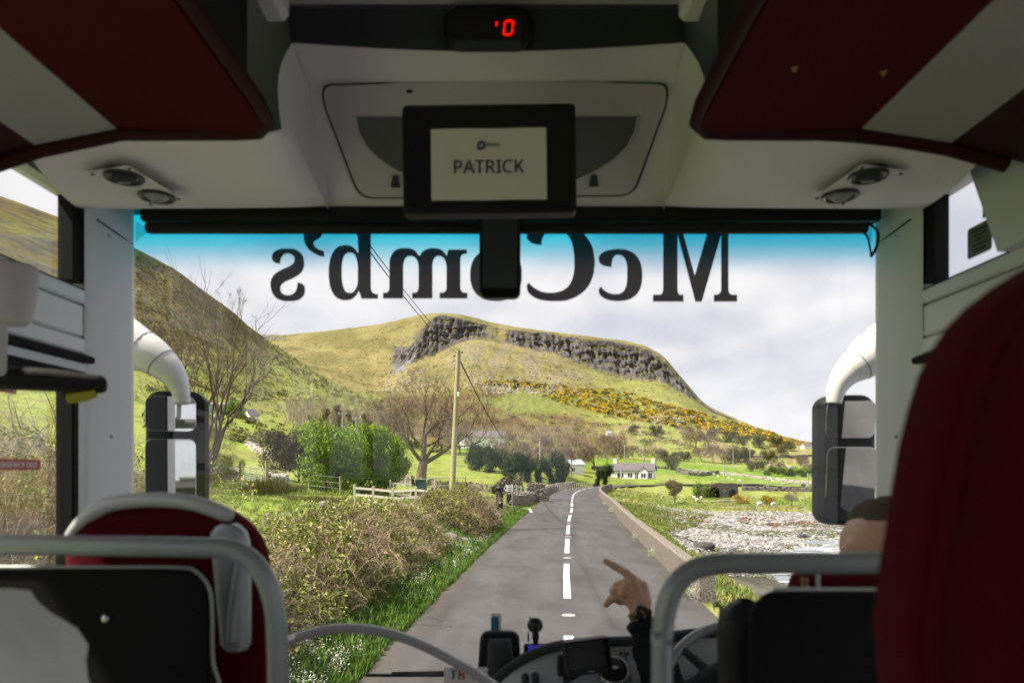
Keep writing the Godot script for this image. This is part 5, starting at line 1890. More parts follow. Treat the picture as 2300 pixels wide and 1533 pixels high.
func near_objects() -> void:
	# leaning timber pole by the hedge
	var base := ground(1013, 35)
	base.y = minf(base.y, 1.6)
	var top := P(1030, 787, 35)
	var o := thing("utility_pole", "leaning mossy timber pole rising above the hedge", "pole", base)
	var g := G.new()
	g.colored = true
	g.col = Color(0.34, 0.31, 0.17)
	g.tube([base - Vector3(0, 0.5, 0), base.lerp(top, 0.33), base.lerp(top, 0.66), top], [0.145, 0.138, 0.125, 0.11], 14)
	part(o, "shaft", g, M.timber)
	g = G.new()
	g.box(base.lerp(top, 0.735) + Vector3(0.09, 0, 0.1), Vector3(0.10, 0.22, 0.06), 0.01)
	part(o, "number_plate", g, M.sign_white)
	for q in [[0.985, 0.13], [0.965, -0.13]]:
		g = G.new()
		g.tube([base.lerp(top, q[0]) + Vector3(q[1], 0, 0), base.lerp(top, q[0]) + Vector3(q[1] * 1.8, 0.05, 0)], [0.03, 0.04], 6)
		part(o, "insulator", g, M.black)
	wire("overhead_wire", "dark double wire running up from the mossy pole over the coach", top - Vector3(0.05, 0.15, 0), P(776, 490, 12.0), 0.25, 0.014, "wires of the mossy pole")
	wire("overhead_wire", "second dark wire beside the first above the mossy pole", top - Vector3(-0.03, 0.05, 0), P(786, 490, 12.0), 0.20, 0.012, "wires of the mossy pole")
	wire("overhead_wire", "dark wire sloping from the mossy pole down into the valley", top - Vector3(0, 0.35, 0), P(1176, 982, 150.0), 3.0, 0.035, "wires of the mossy pole")
	# dark green notice board
	var c := P(946, 1092, 47)
	o = thing("notice_board", "dark green framed board on two legs beside the lane", "board", c - Vector3(0, 0.7, 0))
	var gm := mat("bottle_green", Color(0.012, 0.05, 0.045), 0.5)
	var tilt := Basis(Vector3.BACK, 0.06)
	g = G.new()
	g.box(c, Vector3(0.66, 0.92, 0.05), 0.01, tilt)
	part(o, "panel", g, gm)
	for q in [[Vector3(0, 0.43, 0.03), Vector3(0.72, 0.09, 0.05)], [Vector3(0, -0.43, 0.03), Vector3(0.72, 0.09, 0.05)], [Vector3(-0.33, 0, 0.03), Vector3(0.08, 0.95, 0.05)], [Vector3(0.33, 0, 0.03), Vector3(0.08, 0.95, 0.05)]]:
		g = G.new()
		g.box(c + tilt * q[0], q[1], 0.008, tilt)
		part(o, "frame_bar", g, gm)
	for s in [-0.3, 0.3]:
		g = G.new()
		g.box(c + tilt * Vector3(s, -0.75, 0), Vector3(0.08, 0.75, 0.06), 0.006, tilt)
		part(o, "leg", g, gm)
	# litter bin
	c = P(1122, 1133, 46)
	o = thing("litter_bin", "black round litter bin with domed lid at the lane mouth", "bin", c)
	g = G.new()
	g.lathe([Vector2(0.001, -0.3), Vector2(0.22, -0.3), Vector2(0.235, 0.02), Vector2(0.25, 0.75), Vector2(0.26, 0.78), Vector2(0.245, 0.80)], 18, Transform3D(Basis(), c))
	part(o, "body", g, M.black)
	g = G.new()
	g.lathe([Vector2(0.215, 0.80), Vector2(0.215, 1.0), Vector2(0.275, 1.02), Vector2(0.27, 1.08), Vector2(0.19, 1.20), Vector2(0.001, 1.26)], 18, Transform3D(Basis(), c))
	part(o, "lid", g, M.black)
	g = G.new()
	g.box(c + Vector3(0.02, 0.13, 0.235), Vector3(0.10, 0.07, 0.01), 0)
	part(o, "badge", g, M.sign_white)
	# road sign pointing up the lane
	c = P(1142, 1096, 50)
	o = thing("direction_sign", "white arrow-shaped direction sign with black border on two posts", "sign", c - Vector3(0, 1.1, 0))
	var out := PackedVector2Array([Vector2(-0.38, 0), Vector2(-0.22, 0.25), Vector2(0.38, 0.25), Vector2(0.38, -0.25), Vector2(-0.22, -0.25)])
	g = G.new()
	g.extrude(out, 0.02, Transform3D(Basis(), c))
	part(o, "border", g, M.ink)
	var inn := PackedVector2Array()
	for p in out: inn.append(p * 0.88)
	g = G.new()
	g.extrude(inn, 0.026, Transform3D(Basis(), c + Vector3(0, 0, 0.002)))
	part(o, "face", g, M.sign_white)
	g = G.new()
	g.extrude(PackedVector2Array([Vector2(-0.30, 0), Vector2(-0.19, 0.13), Vector2(-0.19, 0.07), Vector2(-0.14, 0.07), Vector2(-0.14, -0.07), Vector2(-0.19, -0.07), Vector2(-0.19, -0.13)]), 0.03, Transform3D(Basis(), c + Vector3(0.01, 0, 0.003)))
	part(o, "arrow", g, M.ink)
	for q in [[0.12, 0.13, 0.28], [0.12, 0.0, 0.36], [0.12, -0.13, 0.36]]:
		g = G.new()
		g.box(c + Vector3(q[0], q[1], 0.016), Vector3(q[2], 0.055, 0.006), 0)
		part(o, "lettering", g, M.ink)
	for s in [-0.16, 0.26]:
		g = G.new()
		g.tube([c + Vector3(s, -1.5, -0.04), c + Vector3(s, 0.2, -0.04)], 0.035, 8)
		part(o, "post", g, M.galvanised)
	# white post and pale ladder-like stile by the hedge
	o = thing("stile", "pale wooden stile with rungs standing in the hedge gap", "stile", ground(975, 33))
	for s in [972.0, 979.0]: post(o, "upright", ground(s, 33), 0.09, 1.7, Color(0.36, 0.31, 0.24))
	for k in 5: rail(o, ground(970, 33) + Vector3(-0.1, 0.35 + k * 0.26, 0.06), ground(981, 33) + Vector3(0.1, 0.35 + k * 0.26, 0.06), 0.06, "rung", Color(0.50, 0.47, 0.42))
	o = thing("marker_post", "short pale concrete marker post beyond the hedge end", "post", ground(1064, 40))
	post(o, "block", ground(1064, 40), 0.22, 0.95, Color(0.50, 0.49, 0.46))

func beach() -> void:
	var xf := []
	var cols := []
	var tries := 0
	while xf.size() < 42000 and tries < 130000:
		tries += 1
		var z := 26.0 + 64.0 * pow(rng.randf(), 0.8)
		var x := road_x(z) + 3.05 + 3.6 + 40.0 * rng.randf()
		var xw := 22.0 + (z - 55.0) * 0.63
		if x > xw + 2.0 or x - z * 0.52 > 6.0: continue
		if z > 55 and x - road_x(z) - 3.05 < 4.0 + (z - 55) * 0.15: continue
		var p := at_xz(x, z)
		var s := rf(0.04, 0.105) * (1.0 if rng.randf() < 0.95 else 2.2)
		xf.append(Transform3D(turned().scaled(Vector3(s * 1.3, s * 0.8, s)), p + Vector3(0, s * 0.15, 0)))
		var na := n1.get_noise_2d(p.x * 0.07, p.z * 0.07)
		var wet := clampf(1.0 - (xw - x) * 0.10, 0, 1)
		var c := Color(0.30, 0.295, 0.285) if rng.randf() < 0.6 else Color(0.15, 0.15, 0.15)
		if na + wet * 0.35 > 0.12 and z < 78 and rng.randf() < 0.65: c = Color(0.085, 0.095, 0.045) if rng.randf() < 0.7 else Color(0.06, 0.06, 0.06)
		if z > 74 and z < 84 and n1.get_noise_2d(p.x * 0.25 + 40.0, p.z * 0.25) > 0.15 and rng.randf() < 0.7: c = Color(0.11, 0.05, 0.03)
		cols.append(tone(c, 0.35))
	var o := scatter(null, "pebbles", stones[0], M.stone, xf, cols, "stuff")
	tag(o, "grey and white pebbles with weed covering the beach", "pebbles")
	for q in [[1578, 1233, 0.55], [1800, 1207, 0.42], [1640, 1246, 0.3], [1720, 1258, 0.28]]:
		var p := seen(q[0], q[1], 25)
		var st := MeshInstance3D.new()
		st.mesh = stones[1]
		st.material_override = M.boulder_dark if M.has("boulder_dark") else mat("boulder_dark", Color(0.045, 0.045, 0.05), 0.8)
		st.name = numbered("beach_boulder")
		add_child(st)
		tag(st, "dark wet boulder lying among the beach pebbles", "boulder", "dark boulders on the beach")
		st.transform = Transform3D(Basis(Vector3.UP, rf(0, TAU)).scaled(Vector3(q[2] * 1.3, q[2], q[2])), p + Vector3(0, q[2] * 0.3, 0))
	# white wash at the water's edge is broken ripples
	var ox := []
	for k in 220:
		var z := rf(34, 84)
		var xw := 22.0 + (z - 55.0) * 0.63 + rf(0.4, 7.0)
		ox.append(Transform3D(Basis(Vector3.UP, rf(-0.5, 0.2)).scaled(Vector3(rf(0.3, 1.6), 1, rf(0.05, 0.16))), Vector3(xw, -3.17, -z)))
	var foam := G.new()
	foam.ball(Vector3.ZERO, Vector3(1, 0.03, 1), 10, 4)
	o = scatter(null, "sea_foam", foam.mesh(), mat("foam", Color(0.75, 0.77, 0.79), 0.6), ox, [], "stuff")
	tag(o, "white foam on small ripples at the water edge", "foam")

# ---------------------------------------------------------------- the coach
const XL := -1.27
const XR := 1.22
const DW := 2.36

func wallbox(g: G, x0: float, x1: float, y0: float, y1: float, d0: float, d1: float, b := 0.0) -> void:
	g.box(Vector3((x0 + x1) / 2, (y0 + y1) / 2, -(d0 + d1) / 2), Vector3(absf(x1 - x0), absf(y1 - y0), absf(d1 - d0)), b)

func plate(g: G, poly: PackedVector2Array, df: Callable, thick: float) -> void: # outline in bearings, laid on a surface whose distance df gives
	if Geometry2D.is_polygon_clockwise(poly): poly.reverse()
	var idx := Geometry2D.triangulate_polygon(poly)
	var k0 := g.v.size()
	for p in poly:
		var d: float = df.call(p)
		g.vert(P(p.x, p.y, d - thick))
	for k in range(0, idx.size(), 3): g.tri(k0 + idx[k], k0 + idx[k + 1], k0 + idx[k + 2])
	for k in poly.size():
		var a := poly[k]
		var b := poly[(k + 1) % poly.size()]
		var da: float = df.call(a)
		var db: float = df.call(b)
		g.quad(P(a.x, a.y, da - thick), P(b.x, b.y, db - thick), P(b.x, b.y, db + 0.004), P(a.x, a.y, da + 0.004))

func words(parent: Node3D, called: String, text: String, m: Material, font_name: String, bold: bool, xf: Transform3D, w: float, h: float) -> void: # lettering that fills w by h, lower corner at the origin of xf
	var f := SystemFont.new()
	f.font_names = PackedStringArray([font_name])
	f.font_weight = 700 if bold else 400
	var t := TextMesh.new()
	t.text = text
	t.font = f
	t.font_size = 64
	t.depth = 0.02
	t.pixel_size = 0.01
	t.curve_step = 0.8
	var bb := t.get_aabb()
	var o := MeshInstance3D.new()
	o.name = called
	o.mesh = t
	o.material_override = m
	parent.add_child(o, true)
	var sx := w / maxf(bb.size.x, 0.001)
	var sy := h / maxf(bb.size.y, 0.001)
	var local := Transform3D(Basis.from_scale(Vector3(sx, sy, 0.05)), Vector3(-bb.position.x * sx, -bb.position.y * sy, 0))
	o.transform = Transform3D(Basis(), -origin_of[parent]) * xf * local
	origin_of[o] = origin_of[parent]

func build_coach() -> void:
	var coach := thing("coach", "touring coach seen from its aisle, pale grey trim round a wide windscreen", "coach", Vector3(0, 1.5, 0))
	# shell
	var g := G.new()
	wallbox(g, XL - 0.02, XR + 0.02, 1.42, 1.5, -6.0, 2.3)
	part(coach, "floor", g, M.charcoal)
	g = G.new()
	wallbox(g, XL - 0.05, XR + 0.05, 4.17, 4.24, -6.0, 1.76)
	g.hexa([Vector3(XL - 0.05, 4.17, -1.76), Vector3(XL - 0.05, 4.24, -1.76), Vector3(XR + 0.05, 4.24, -1.76), Vector3(XR + 0.05, 4.17, -1.76), Vector3(XL - 0.05, 3.86, -2.40), Vector3(XL - 0.05, 3.92, -2.42), Vector3(XR + 0.05, 3.92, -2.42), Vector3(XR + 0.05, 3.86, -2.40)])
	part(coach, "roof", g, M.trim)
	g = G.new()
	wallbox(g, XL, XR, 1.5, 2.5, -6.05, -6.0)
	wallbox(g, XL, XR, 3.66, 4.17, -6.05, -6.0)
	wallbox(g, XL, -1.05, 2.5, 3.66, -6.05, -6.0)
	wallbox(g, 1.0, XR, 2.5, 3.66, -6.05, -6.0)
	part(coach, "rear_wall", g, M.trim)
	g = G.new()
	g.quad(Vector3(-1.05, 2.5, 6.03), Vector3(1.0, 2.5, 6.03), Vector3(1.0, 3.66, 6.03), Vector3(-1.05, 3.66, 6.03))
	part(coach, "rear_window", g, M.glass)
	g = G.new() # front below the windscreen
	wallbox(g, XL - 0.02, XR + 0.02, 0.9, 2.02, 2.34, 2.42)
	part(coach, "front_wall", g, M.white_gloss)
	for s in [[XL, XL - 0.06], [XR, XR + 0.06]]:
		var wall := G.new()
		var x0: float = s[0]
		var x1: float = s[1]
		wallbox(wall, x0, x1, 1.42, 2.3, -6.0, 1.45) # below the passenger windows
		wallbox(wall, x0, x1, 3.66, 4.17, -6.0, 1.45)
		var z := 1.45
		while z > -6.0:
			wallbox(wall, x0 + 0.002 * signf(x0), x1, 2.3, 3.66, z - 0.14, z)
			z -= 1.55
		wallbox(wall, x0, x1, 1.42, 2.0, 1.45, 2.34)
		wallbox(wall, x0, x1, 3.345, 3.392, 1.45, 2.25, 0.006) # band between the two front windows
		wallbox(wall, x0, x1, 3.494, 3.537, 1.45, 2.25, 0.006)
		wallbox(wall, x0 + signf(x0) * 0.02, x1, 3.392, 3.494, 1.45, 2.176)
		wallbox(wall, x0, x1, 3.392, 3.494, 2.178, 2.25)
		wallbox(wall, x0, x1, 3.80, 4.17, 1.45, 2.34)
		wallbox(wall, x0, x1, 3.537, 3.80, 2.125, 2.34, 0.012)
		if x0 > 0: wall.hexa([Vector3(x0 - 0.03, 3.535, -1.745), Vector3(x0 - 0.03, 3.80, -1.86), Vector3(x1, 3.80, -1.86), Vector3(x1, 3.535, -1.745), Vector3(x0 - 0.03, 3.535, -1.45), Vector3(x0 - 0.03, 3.80, -1.45), Vector3(x1, 3.80, -1.45), Vector3(x1, 3.535, -1.45)])
		part(coach, "side_wall", wall, M.pillar)
		var inset := G.new()
		wallbox(inset, x0 + signf(x0) * 0.004, x0 + signf(x0) * 0.019, 3.396, 3.490, 1.5, 2.170, 0.006)
		part(coach, "inset_panel", inset, M.pillar)
		for q in [Vector3(x0 + signf(x0) * 0.003, 3.443, -2.158), Vector3(x0, 3.365, -2.13)]:
			var scr := G.new()
			scr.ball(q, Vector3(0.003, 0.007, 0.007))
			part(coach, "screw", scr, M.black)
		var fr := G.new() # rubber and metal frames
		wallbox(fr, x0 + 0.004 * signf(x0), x1 - 0.012 * signf(x0), 3.533, 3.540, 1.45, 2.12)
		wallbox(fr, x0 + 0.006 * signf(x0), x1 - 0.012 * signf(x0), 3.555, 3.80, 2.065, 2.122)
		wallbox(fr, x0 - 0.012 * signf(x0), x1 - 0.010 * signf(x0), 3.318, 3.342, 1.45, 2.235, 0.004)
		wallbox(fr, x0 - 0.003 * signf(x0), x1 - 0.010 * signf(x0), 3.255, 3.290, 1.45, 2.21, 0.004)
		wallbox(fr, x0 - 0.012 * signf(x0), x1 - 0.010 * signf(x0), 2.0, 3.316, 2.205, 2.235, 0.004)
		wallbox(fr, x0 - 0.003 * signf(x0), x1 - 0.010 * signf(x0), 2.0, 3.253, 2.055, 2.082, 0.004)
		wallbox(fr, x0 - 0.003 * signf(x0), x1 - 0.010 * signf(x0), 2.0, 3.290, 2.135, 2.165, 0.004)
		part(coach, "window_frame", fr, M.rubber)
		var fm := G.new()
		wallbox(fm, x0 - 0.001 * signf(x0), x1 - 0.010 * signf(x0), 3.292, 3.316, 1.45, 2.2)
		wallbox(fm, x0 - 0.001 * signf(x0), x1 - 0.010 * signf(x0), 2.0, 3.253, 2.084, 2.133)
		wallbox(fm, x0 - 0.001 * signf(x0), x1 - 0.010 * signf(x0), 2.0, 3.290, 2.167, 2.203)
		part(coach, "door_frame", fm, M.silver)
		var pane := G.new()
		var xg := lerpf(x0, x1, 0.6)
		for q in [[3.553, 3.80, 1.45, 2.066], [2.0, 3.256, 1.45, 2.056]]:
			pane.quad(Vector3(xg, q[0], -q[2]), Vector3(xg, q[0], -q[3]), Vector3(xg, q[1], -q[3]), Vector3(xg, q[1], -q[2]))
		part(coach, "side_window", pane, M.glass)
		var pp := G.new()
		pp.quad(Vector3(xg, 2.3, -1.45), Vector3(xg, 2.3, 6.0), Vector3(xg, 3.66, 6.0), Vector3(xg, 3.66, -1.45))
		part(coach, "passenger_window", pp, M.privacy_glass)
	# windscreen pillars
	for s in [[205.0, 300.0, 1.0], [2058.0, 1967.0, -1.0]]:
		var pl := G.new()
		var rows := []
		for y in [440.0, 600.0, 800.0, 1000.0, 1300.0, 1700.0]:
			var x0: float = s[0]
			var x1: float = s[1]
			rows.append(PackedVector3Array([P(x0 - 16 * s[2], y, 2.115), P(x0, y, 2.135), P(lerpf(x0, x1, 0.5), y, 2.215), P(x1 - 7 * s[2], y, 2.285), P(x1, y, 2.305), P(x1 - 4 * s[2], y, DW - 0.004), P(247.0 if s[2] > 0 else 2019.0, y, DW - 0.004)]))
		pl.sheet(rows)
		var o := part(coach, "windscreen_pillar", pl, M.pillar)
		for q in [[s[0] + 40 * s[2], 530.0], [s[0] + 45 * s[2], 980.0]]:
			var cap := G.new()
			cap.ball(P(q[0], q[1], 2.178), Vector3(0.006, 0.006, 0.003))
			part(o, "fixing_cap", cap, M.trim)
		var seam := G.new()
		seam.tube([P(s[0] + 12 * s[2], 492, 2.150), P(s[1] - 4 * s[2], 548, 2.294)], 0.0022, 5)
		part(o, "seam", seam, M.rubber)
	# windscreen with its tinted band and the mirrored firm name
	var ws := G.new()
	ws.quad(P(230, 470, DW), P(2040, 470, DW), P(2040, 1745, DW), P(230, 1745, DW))
	var screen := part(coach, "windscreen", ws, M.glass)
	var tint := G.new()
	tint.colored = true
	var tops := [[470, 1.0], [528, 0.97], [550, 0.86], [568, 0.66], [586, 0.38], [604, 0.13], [624, 0.0]]
	for face in [[DW - 0.012, 1], [DW - 0.010, -1]]:
		var first := tint.v.size()
		for q in tops:
			tint.col = Color(1, 1, 1).lerp(Color(0.005, 0.56, 0.74), q[1])
			tint.vert(P(255, q[0], face[0])); tint.vert(P(2015, q[0], face[0]))
		for k in tops.size() - 1:
			var a := first + k * 2
			if face[1] > 0: tint.tri(a, a + 1, a + 2); tint.tri(a + 1, a + 3, a + 2)
			else: tint.tri(a, a + 2, a + 1); tint.tri(a + 1, a + 2, a + 3)
	part(screen, "tinted_band", tint, M.tinted_glass)
	for q in [[238.0, 297.0], [1970.0, 2028.0]]: # black bonded edge of the glass
		var edge := G.new()
		edge.quad(P(q[0], 470, DW + 0.012), P(q[1], 470, DW + 0.012), P(q[1], 1745, DW + 0.012), P(q[0], 1745, DW + 0.012))
		part(screen, "bonded_edge", edge, M.black)
	var frit := G.new() # black dotted edge in the upper corners
	for s in [[318.0, 1.0], [1945.0, -1.0]]:
		for r in 9:
			for k in 9 - r:
				frit.ball(P(s[0] + s[1] * (r * 3.4 - 12), 500 + k * 5.0 + r * 2.0, DW - 0.016), Vector3(0.0022, 0.0022, 0.0006), 6, 3)
	part(screen, "dotted_edge", frit, M.black).set_meta("kind", "stuff")
	for q in [["M", 1467, 1656, 500, 677], ["c", 1345, 1443, 559, 676], ["C", 1183, 1336, 502, 676], ["o", 1056, 1172, 558, 676], ["m", 860, 1050, 557, 670], ["b", 738, 849, 502, 674], ["’", 682, 728, 503, 577], ["s", 607, 685, 558, 676]]:
		var lo := P(q[2], q[4], DW + 0.006)
		var hi := P(q[1], q[3], DW + 0.006)
		words(screen, "letter", q[0], M.vinyl, "Droid Serif", true, Transform3D(Basis(Vector3.UP, PI), lo), lo.x - hi.x, hi.y - lo.y)
	# roller blind case across the top
	g = G.new()
	g.box(P(1147, 484, 2.245), Vector3(1652 / F * 2.245, 0.044, 0.05), 0.006)
	g.tube([P(330, 512, 2.235), P(1947, 512, 2.235)], 0.0165, 12)
	g.box(P(1140, 514, 2.240), Vector3(1610 / F * 2.24, 0.030, 0.012), 0.003)
	part(coach, "sun_blind", g, M.black)
	g = G.new()
	g.tube(curve([P(1950, 500, 2.22), P(1972, 520, 2.2), P(1970, 552, 2.2), P(1957, 576, 2.2)]), 0.0045, 6)
	g.tube(curve([P(1932, 508, 2.23), P(1950, 535, 2.23), P(1957, 572, 2.22)]), 0.003, 6)
	part(coach, "blind_cord", g, M.rubber)
	build_header(coach)

func build_header(coach: Node3D) -> void:
	var g := G.new()
	var rows := []
	for q in [[736, 1490, 479, 2.25, 0], [737, 1490, 462, 2.225, 0], [738, 1490, 440, 2.19, 0], [716, 1505, 330, 2.07, 3], [692, 1520, 190, 1.94, 6], [672, 1530, 138, 1.87, 12], [660, 1535, 108, 1.825, 19], [655, 1537, 97, 1.805, 21], [653, 1538, 95, 1.795, 20]]:
		var r := PackedVector3Array()
		for k in 25:
			var u := k / 24.0
			r.append(P(lerpf(q[0], q[1], u), q[2] + sin(u * PI) * q[4], q[3]))
		rows.append(r)
	g.sheet(rows)
	for s in 2: # pads over the two front corners, turning up into the middle panel
		var sh := []
		var outer: Array = [[190, 478, 2.2], [66, 352, 1.62]] if s == 0 else [[2056, 478, 2.2], [2212, 350, 1.62]]
		var inner_px := 736.0 if s == 0 else 1490.0
		var back_px: Array = [[0.0, 66], [0.34, 268], [1.0, 632]] if s == 0 else [[0.0, 2212], [0.34, 1905], [1.0, 1588]]
		var back_py: Array = [[0.0, 352], [0.34, 317], [1.0, 301]] if s == 0 else [[0.0, 352], [0.34, 320], [1.0, 303]]
		for vi in 13:
			var v := vi / 12.0
			var r := PackedVector3Array()
			for k in 17:
				var u := k / 16.0
				var a := P(lerpf(outer[0][0], inner_px, u), 477 - 3 * u, 2.205)
				var b := P(ip(back_px, u), ip(back_py, u), 1.62)
				var p := a.lerp(b, v)
				p.y -= 0.030 * sin(v * PI) * sin(minf(u * 1.15 + 0.12, 1.0) * PI * 0.5 + 0.35) - 0.012 * (1.0 - ss(0.0, 0.14, v))
				if u > 0.86: p.y += 0.05 * pow((u - 0.86) / 0.14, 2.0) * sin(v * PI * 0.9 + 0.1)
				r.append(p)
			var mid := [[736.0, 479.0, 2.24], [738.0, 440.0, 2.188], [716.0, 330.0, 2.07], [692.0, 190.0, 1.94], [655.0, 97.0, 1.80]]
			var t := v * 4.0
			var j := mini(int(t), 3)
			var lo: Array = mid[j]
			var hi: Array = mid[j + 1]
			var fr := t - j
			var mpx := lerpf(lo[0], hi[0], fr)
			if s == 1: mpx = 1490.0 + (736.0 - mpx) * 0.6 if mpx < 736 else 1490.0
			var top := P(mpx, lerpf(lo[1], hi[1], fr), lerpf(lo[2], hi[2], fr))
			var edge := r[16]
			for k in range(1, 7):
				var w := k / 6.0
				var p := edge.lerp(top, w)
				p += Vector3((-1 if s == 0 else 1) * 0.02, 0.02, 0.0) * sin(w * PI) * v
				r.append(p)
			sh.append(r)
		g.sheet(sh)
	var head := part(coach, "header_panel", g, M.trim_pale)
	# hatch with a darker bay behind the screen
	var df := func(p: Vector2) -> float:
		if p.y > 330: return lerpf(2.07, 2.19, (p.y - 330) / 110.0)
		return lerpf(1.94, 2.07, (p.y - 190) / 140.0)
	var out := [Vector2(722, 190), Vector2(1100, 176), Vector2(1502, 186), Vector2(1500, 232), Vector2(1424, 441), Vector2(806, 447), Vector2(724, 232)]
	g = G.new()
	plate(g, round_poly(out, 34), df, 0.008)
	part(head, "hatch_gap", g, M.charcoal)
	var inn := []
	for p in out: inn.append(Vector2(1110, 310) + (p - Vector2(1110, 310)) * Vector2(0.988, 0.972))
	g = G.new()
	plate(g, round_poly(inn, 32), df, 0.015)
	var hatch := part(head, "hatch", g, M.trim)
	var bay := []
	for k in 17:
		var a := PI * k / 16.0
		bay.append(Vector2(1116 - cos(a) * 318, 262 + sin(a) * 172))
	g = G.new()
	plate(g, PackedVector2Array(bay), df, 0.017)
	part(head, "screen_bay", g, M.bay_grey)
	var rim := []
	for p in bay: rim.append(P(p.x, p.y, df.call(p) - 0.018))
	g = G.new()
	g.tube(rim, 0.0035, 6)
	part(head, "bay_rim", g, M.trim)
	for q in [[888, 408], [1334, 406]]:
		g = G.new()
		plate(g, PackedVector2Array([Vector2(q[0] - 11, q[1] + 13), Vector2(q[0] - 6, q[1] - 14), Vector2(q[0] + 6, q[1] - 14), Vector2(q[0] + 11, q[1] + 13)]), df, 0.021)
		part(head, "latch", g, M.charcoal)
	for q in [[920, 203], [1291, 199]]:
		g = G.new()
		g.ball(P(q[0], q[1], 1.94), Vector3(0.012, 0.007, 0.006))
		part(head, "latch", g, M.black)
	# dark fascia above with the clock, then the ceiling
	g = G.new()
	rows = []
	for q in [[653, 1538, 96, 1.797, 20], [648, 1540, 60, 1.78, 12], [640, 1545, 16, 1.755, 2]]:
		var r := PackedVector3Array()
		for k in 25:
			var u := k / 24.0
			r.append(P(lerpf(q[0], q[1], u), q[2] + sin(u * PI) * q[4], q[3]))
		rows.append(r)
	g.sheet(rows)
	part(coach, "fascia", g, M.charcoal)
	g = G.new()
	wallbox(g, -0.6, 0.45, 4.145, 4.168, -6.0, 1.75)
	part(coach, "ceiling", g, M.trim)
	for q in [[-0.575, -0.515], [0.385, 0.44]]:
		g = G.new()
		wallbox(g, q[0], q[1], 4.035, 4.10, -6.0, 1.655, 0.012)
		part(coach, "ceiling_rail", g, M.trim_pale)
	# vent plates
	for s in 2:
		var c: Array = [[190, 386], [288, 371], [420, 452], [345, 466]] if s == 0 else [[2042, 384], [1938, 368], [1818, 450], [1888, 464]]
		var dd := func(p: Vector2) -> float: return 0.722 * F / (HY - p.y)
		var poly := []
		for q in c: poly.append(Vector2(q[0], q[1]))
		var o := thing("vent_plate", "grey plate with two round air nozzles, above the door" if s == 0 else "grey plate with two round air nozzles, above the driver", "vent", P(300 if s == 0 else 1930, 420, 1.95), "air nozzle plates at the windscreen corners")
		g = G.new()
		plate(g, round_poly(poly, 10), dd, 0.012)
		part(o, "plate", g, M.trim_pale)
		for q in ([[278, 400], [352, 443]] if s == 0 else [[1951, 397], [1888, 441]]):
			var at := P(q[0], q[1], dd.call(Vector2(q[0], q[1])) - 0.022)
			var xf := Transform3D(Basis(), at)
			g = G.new()
			g.lathe([Vector2(0.001, 0.012), Vector2(0.046, 0.012), Vector2(0.046, 0.0), Vector2(0.042, -0.004), Vector2(0.034, 0.0), Vector2(0.030, 0.006)], 28, xf)
			var noz := part(o, "nozzle_ring", g, M.gloss_black)
			g = G.new()
			g.lathe([Vector2(0.029, 0.008), Vector2(0.027, -0.002), Vector2(0.018, -0.008), Vector2(0.001, -0.010)], 24, xf)
			part(noz, "nozzle", g, M.silver if q[1] > 420 else M.charcoal)
			g = G.new()
			g.box(xf * Vector3(0, -0.011, 0), Vector3(0.03, 0.004, 0.006), 0.001)
			part(noz, "blade", g, M.silver)
		for q in poly:
			var cc := Vector2(300 if s == 0 else 1930, 420)
			var w: Vector2 = q.lerp(cc, 0.16)
			g = G.new()
			g.ball(P(w.x, w.y, dd.call(w) - 0.013), Vector3(0.005, 0.003, 0.005), 8, 5)
			part(o, "screw", g, M.black)
	# luggage racks
	for s in 2:
		var sec: Array = [[-0.545, 3.757], [-0.888, 3.767], [-1.075, 3.730], [-1.20, 3.690]] if s == 0 else [[0.412, 3.757], [0.785, 3.767], [0.99, 3.735], [1.15, 3.690]]
		var o := thing("luggage_rack", "overhead rack with red and grey underside on the door side" if s == 0 else "overhead rack with red and grey underside on the driver side", "luggage rack", Vector3(sec[1][0], 3.76, -1.6), "overhead luggage racks")
		var names := ["red_panel", "grey_panel", "edge_panel"]
		var mats := [M.red_rack, M.carpet_grey, M.red_piping]
		for k in 3:
			g = G.new()
			var a := Vector2(sec[k][0], sec[k][1])
			var b := Vector2(sec[k + 1][0], sec[k + 1][1])
			var gap := (b - a).normalized() * 0.002
			a += gap; b -= gap
			g.hexa([Vector3(a.x, a.y, -1.6), Vector3(a.x, a.y + 0.03, -1.6), Vector3(b.x, b.y + 0.03, -1.6), Vector3(b.x, b.y, -1.6), Vector3(a.x, a.y, 6), Vector3(a.x, a.y + 0.03, 6), Vector3(b.x, b.y + 0.03, 6), Vector3(b.x, b.y, 6)])
			part(o, names[k], g, mats[k])
		g = G.new() # padded lip round the front and along the aisle
		var sg := 1.0 if s == 0 else -1.0
		var lip := []
		for p in [Vector3(sec[0][0] + 0.012 * sg, 3.772, 5.9), Vector3(sec[0][0] + 0.012 * sg, 3.772, -1.50), Vector3(sec[0][0] + 0.004 * sg, 3.770, -1.575), Vector3(sec[0][0] - 0.03 * sg, 3.766, -1.612), Vector3(sec[0][0] - 0.08 * sg, 3.766, -1.618), Vector3(sec[1][0], sec[1][1] - 0.002, -1.618), Vector3(sec[2][0], sec[2][1] - 0.004, -1.618), Vector3(sec[3][0] + 0.03 * sg, sec[3][1], -1.612)]: lip.append(p)
		g.tube(lip, 0.0165, 10)
		part(o, "padded_lip", g, M.red_piping)
		g = G.new()
		wallbox(g, sec[0][0] - 0.05 * sg, sec[0][0] - 0.075 * sg, 3.785, 4.168, -6.0, 1.60)
		part(o, "side_panel", g, M.black)
		g = G.new()
		wallbox(g, sec[0][0] - 0.077 * sg, sec[3][0], 3.80, 4.168, 1.58, 1.60)
		part(o, "end_panel", g, M.charcoal)
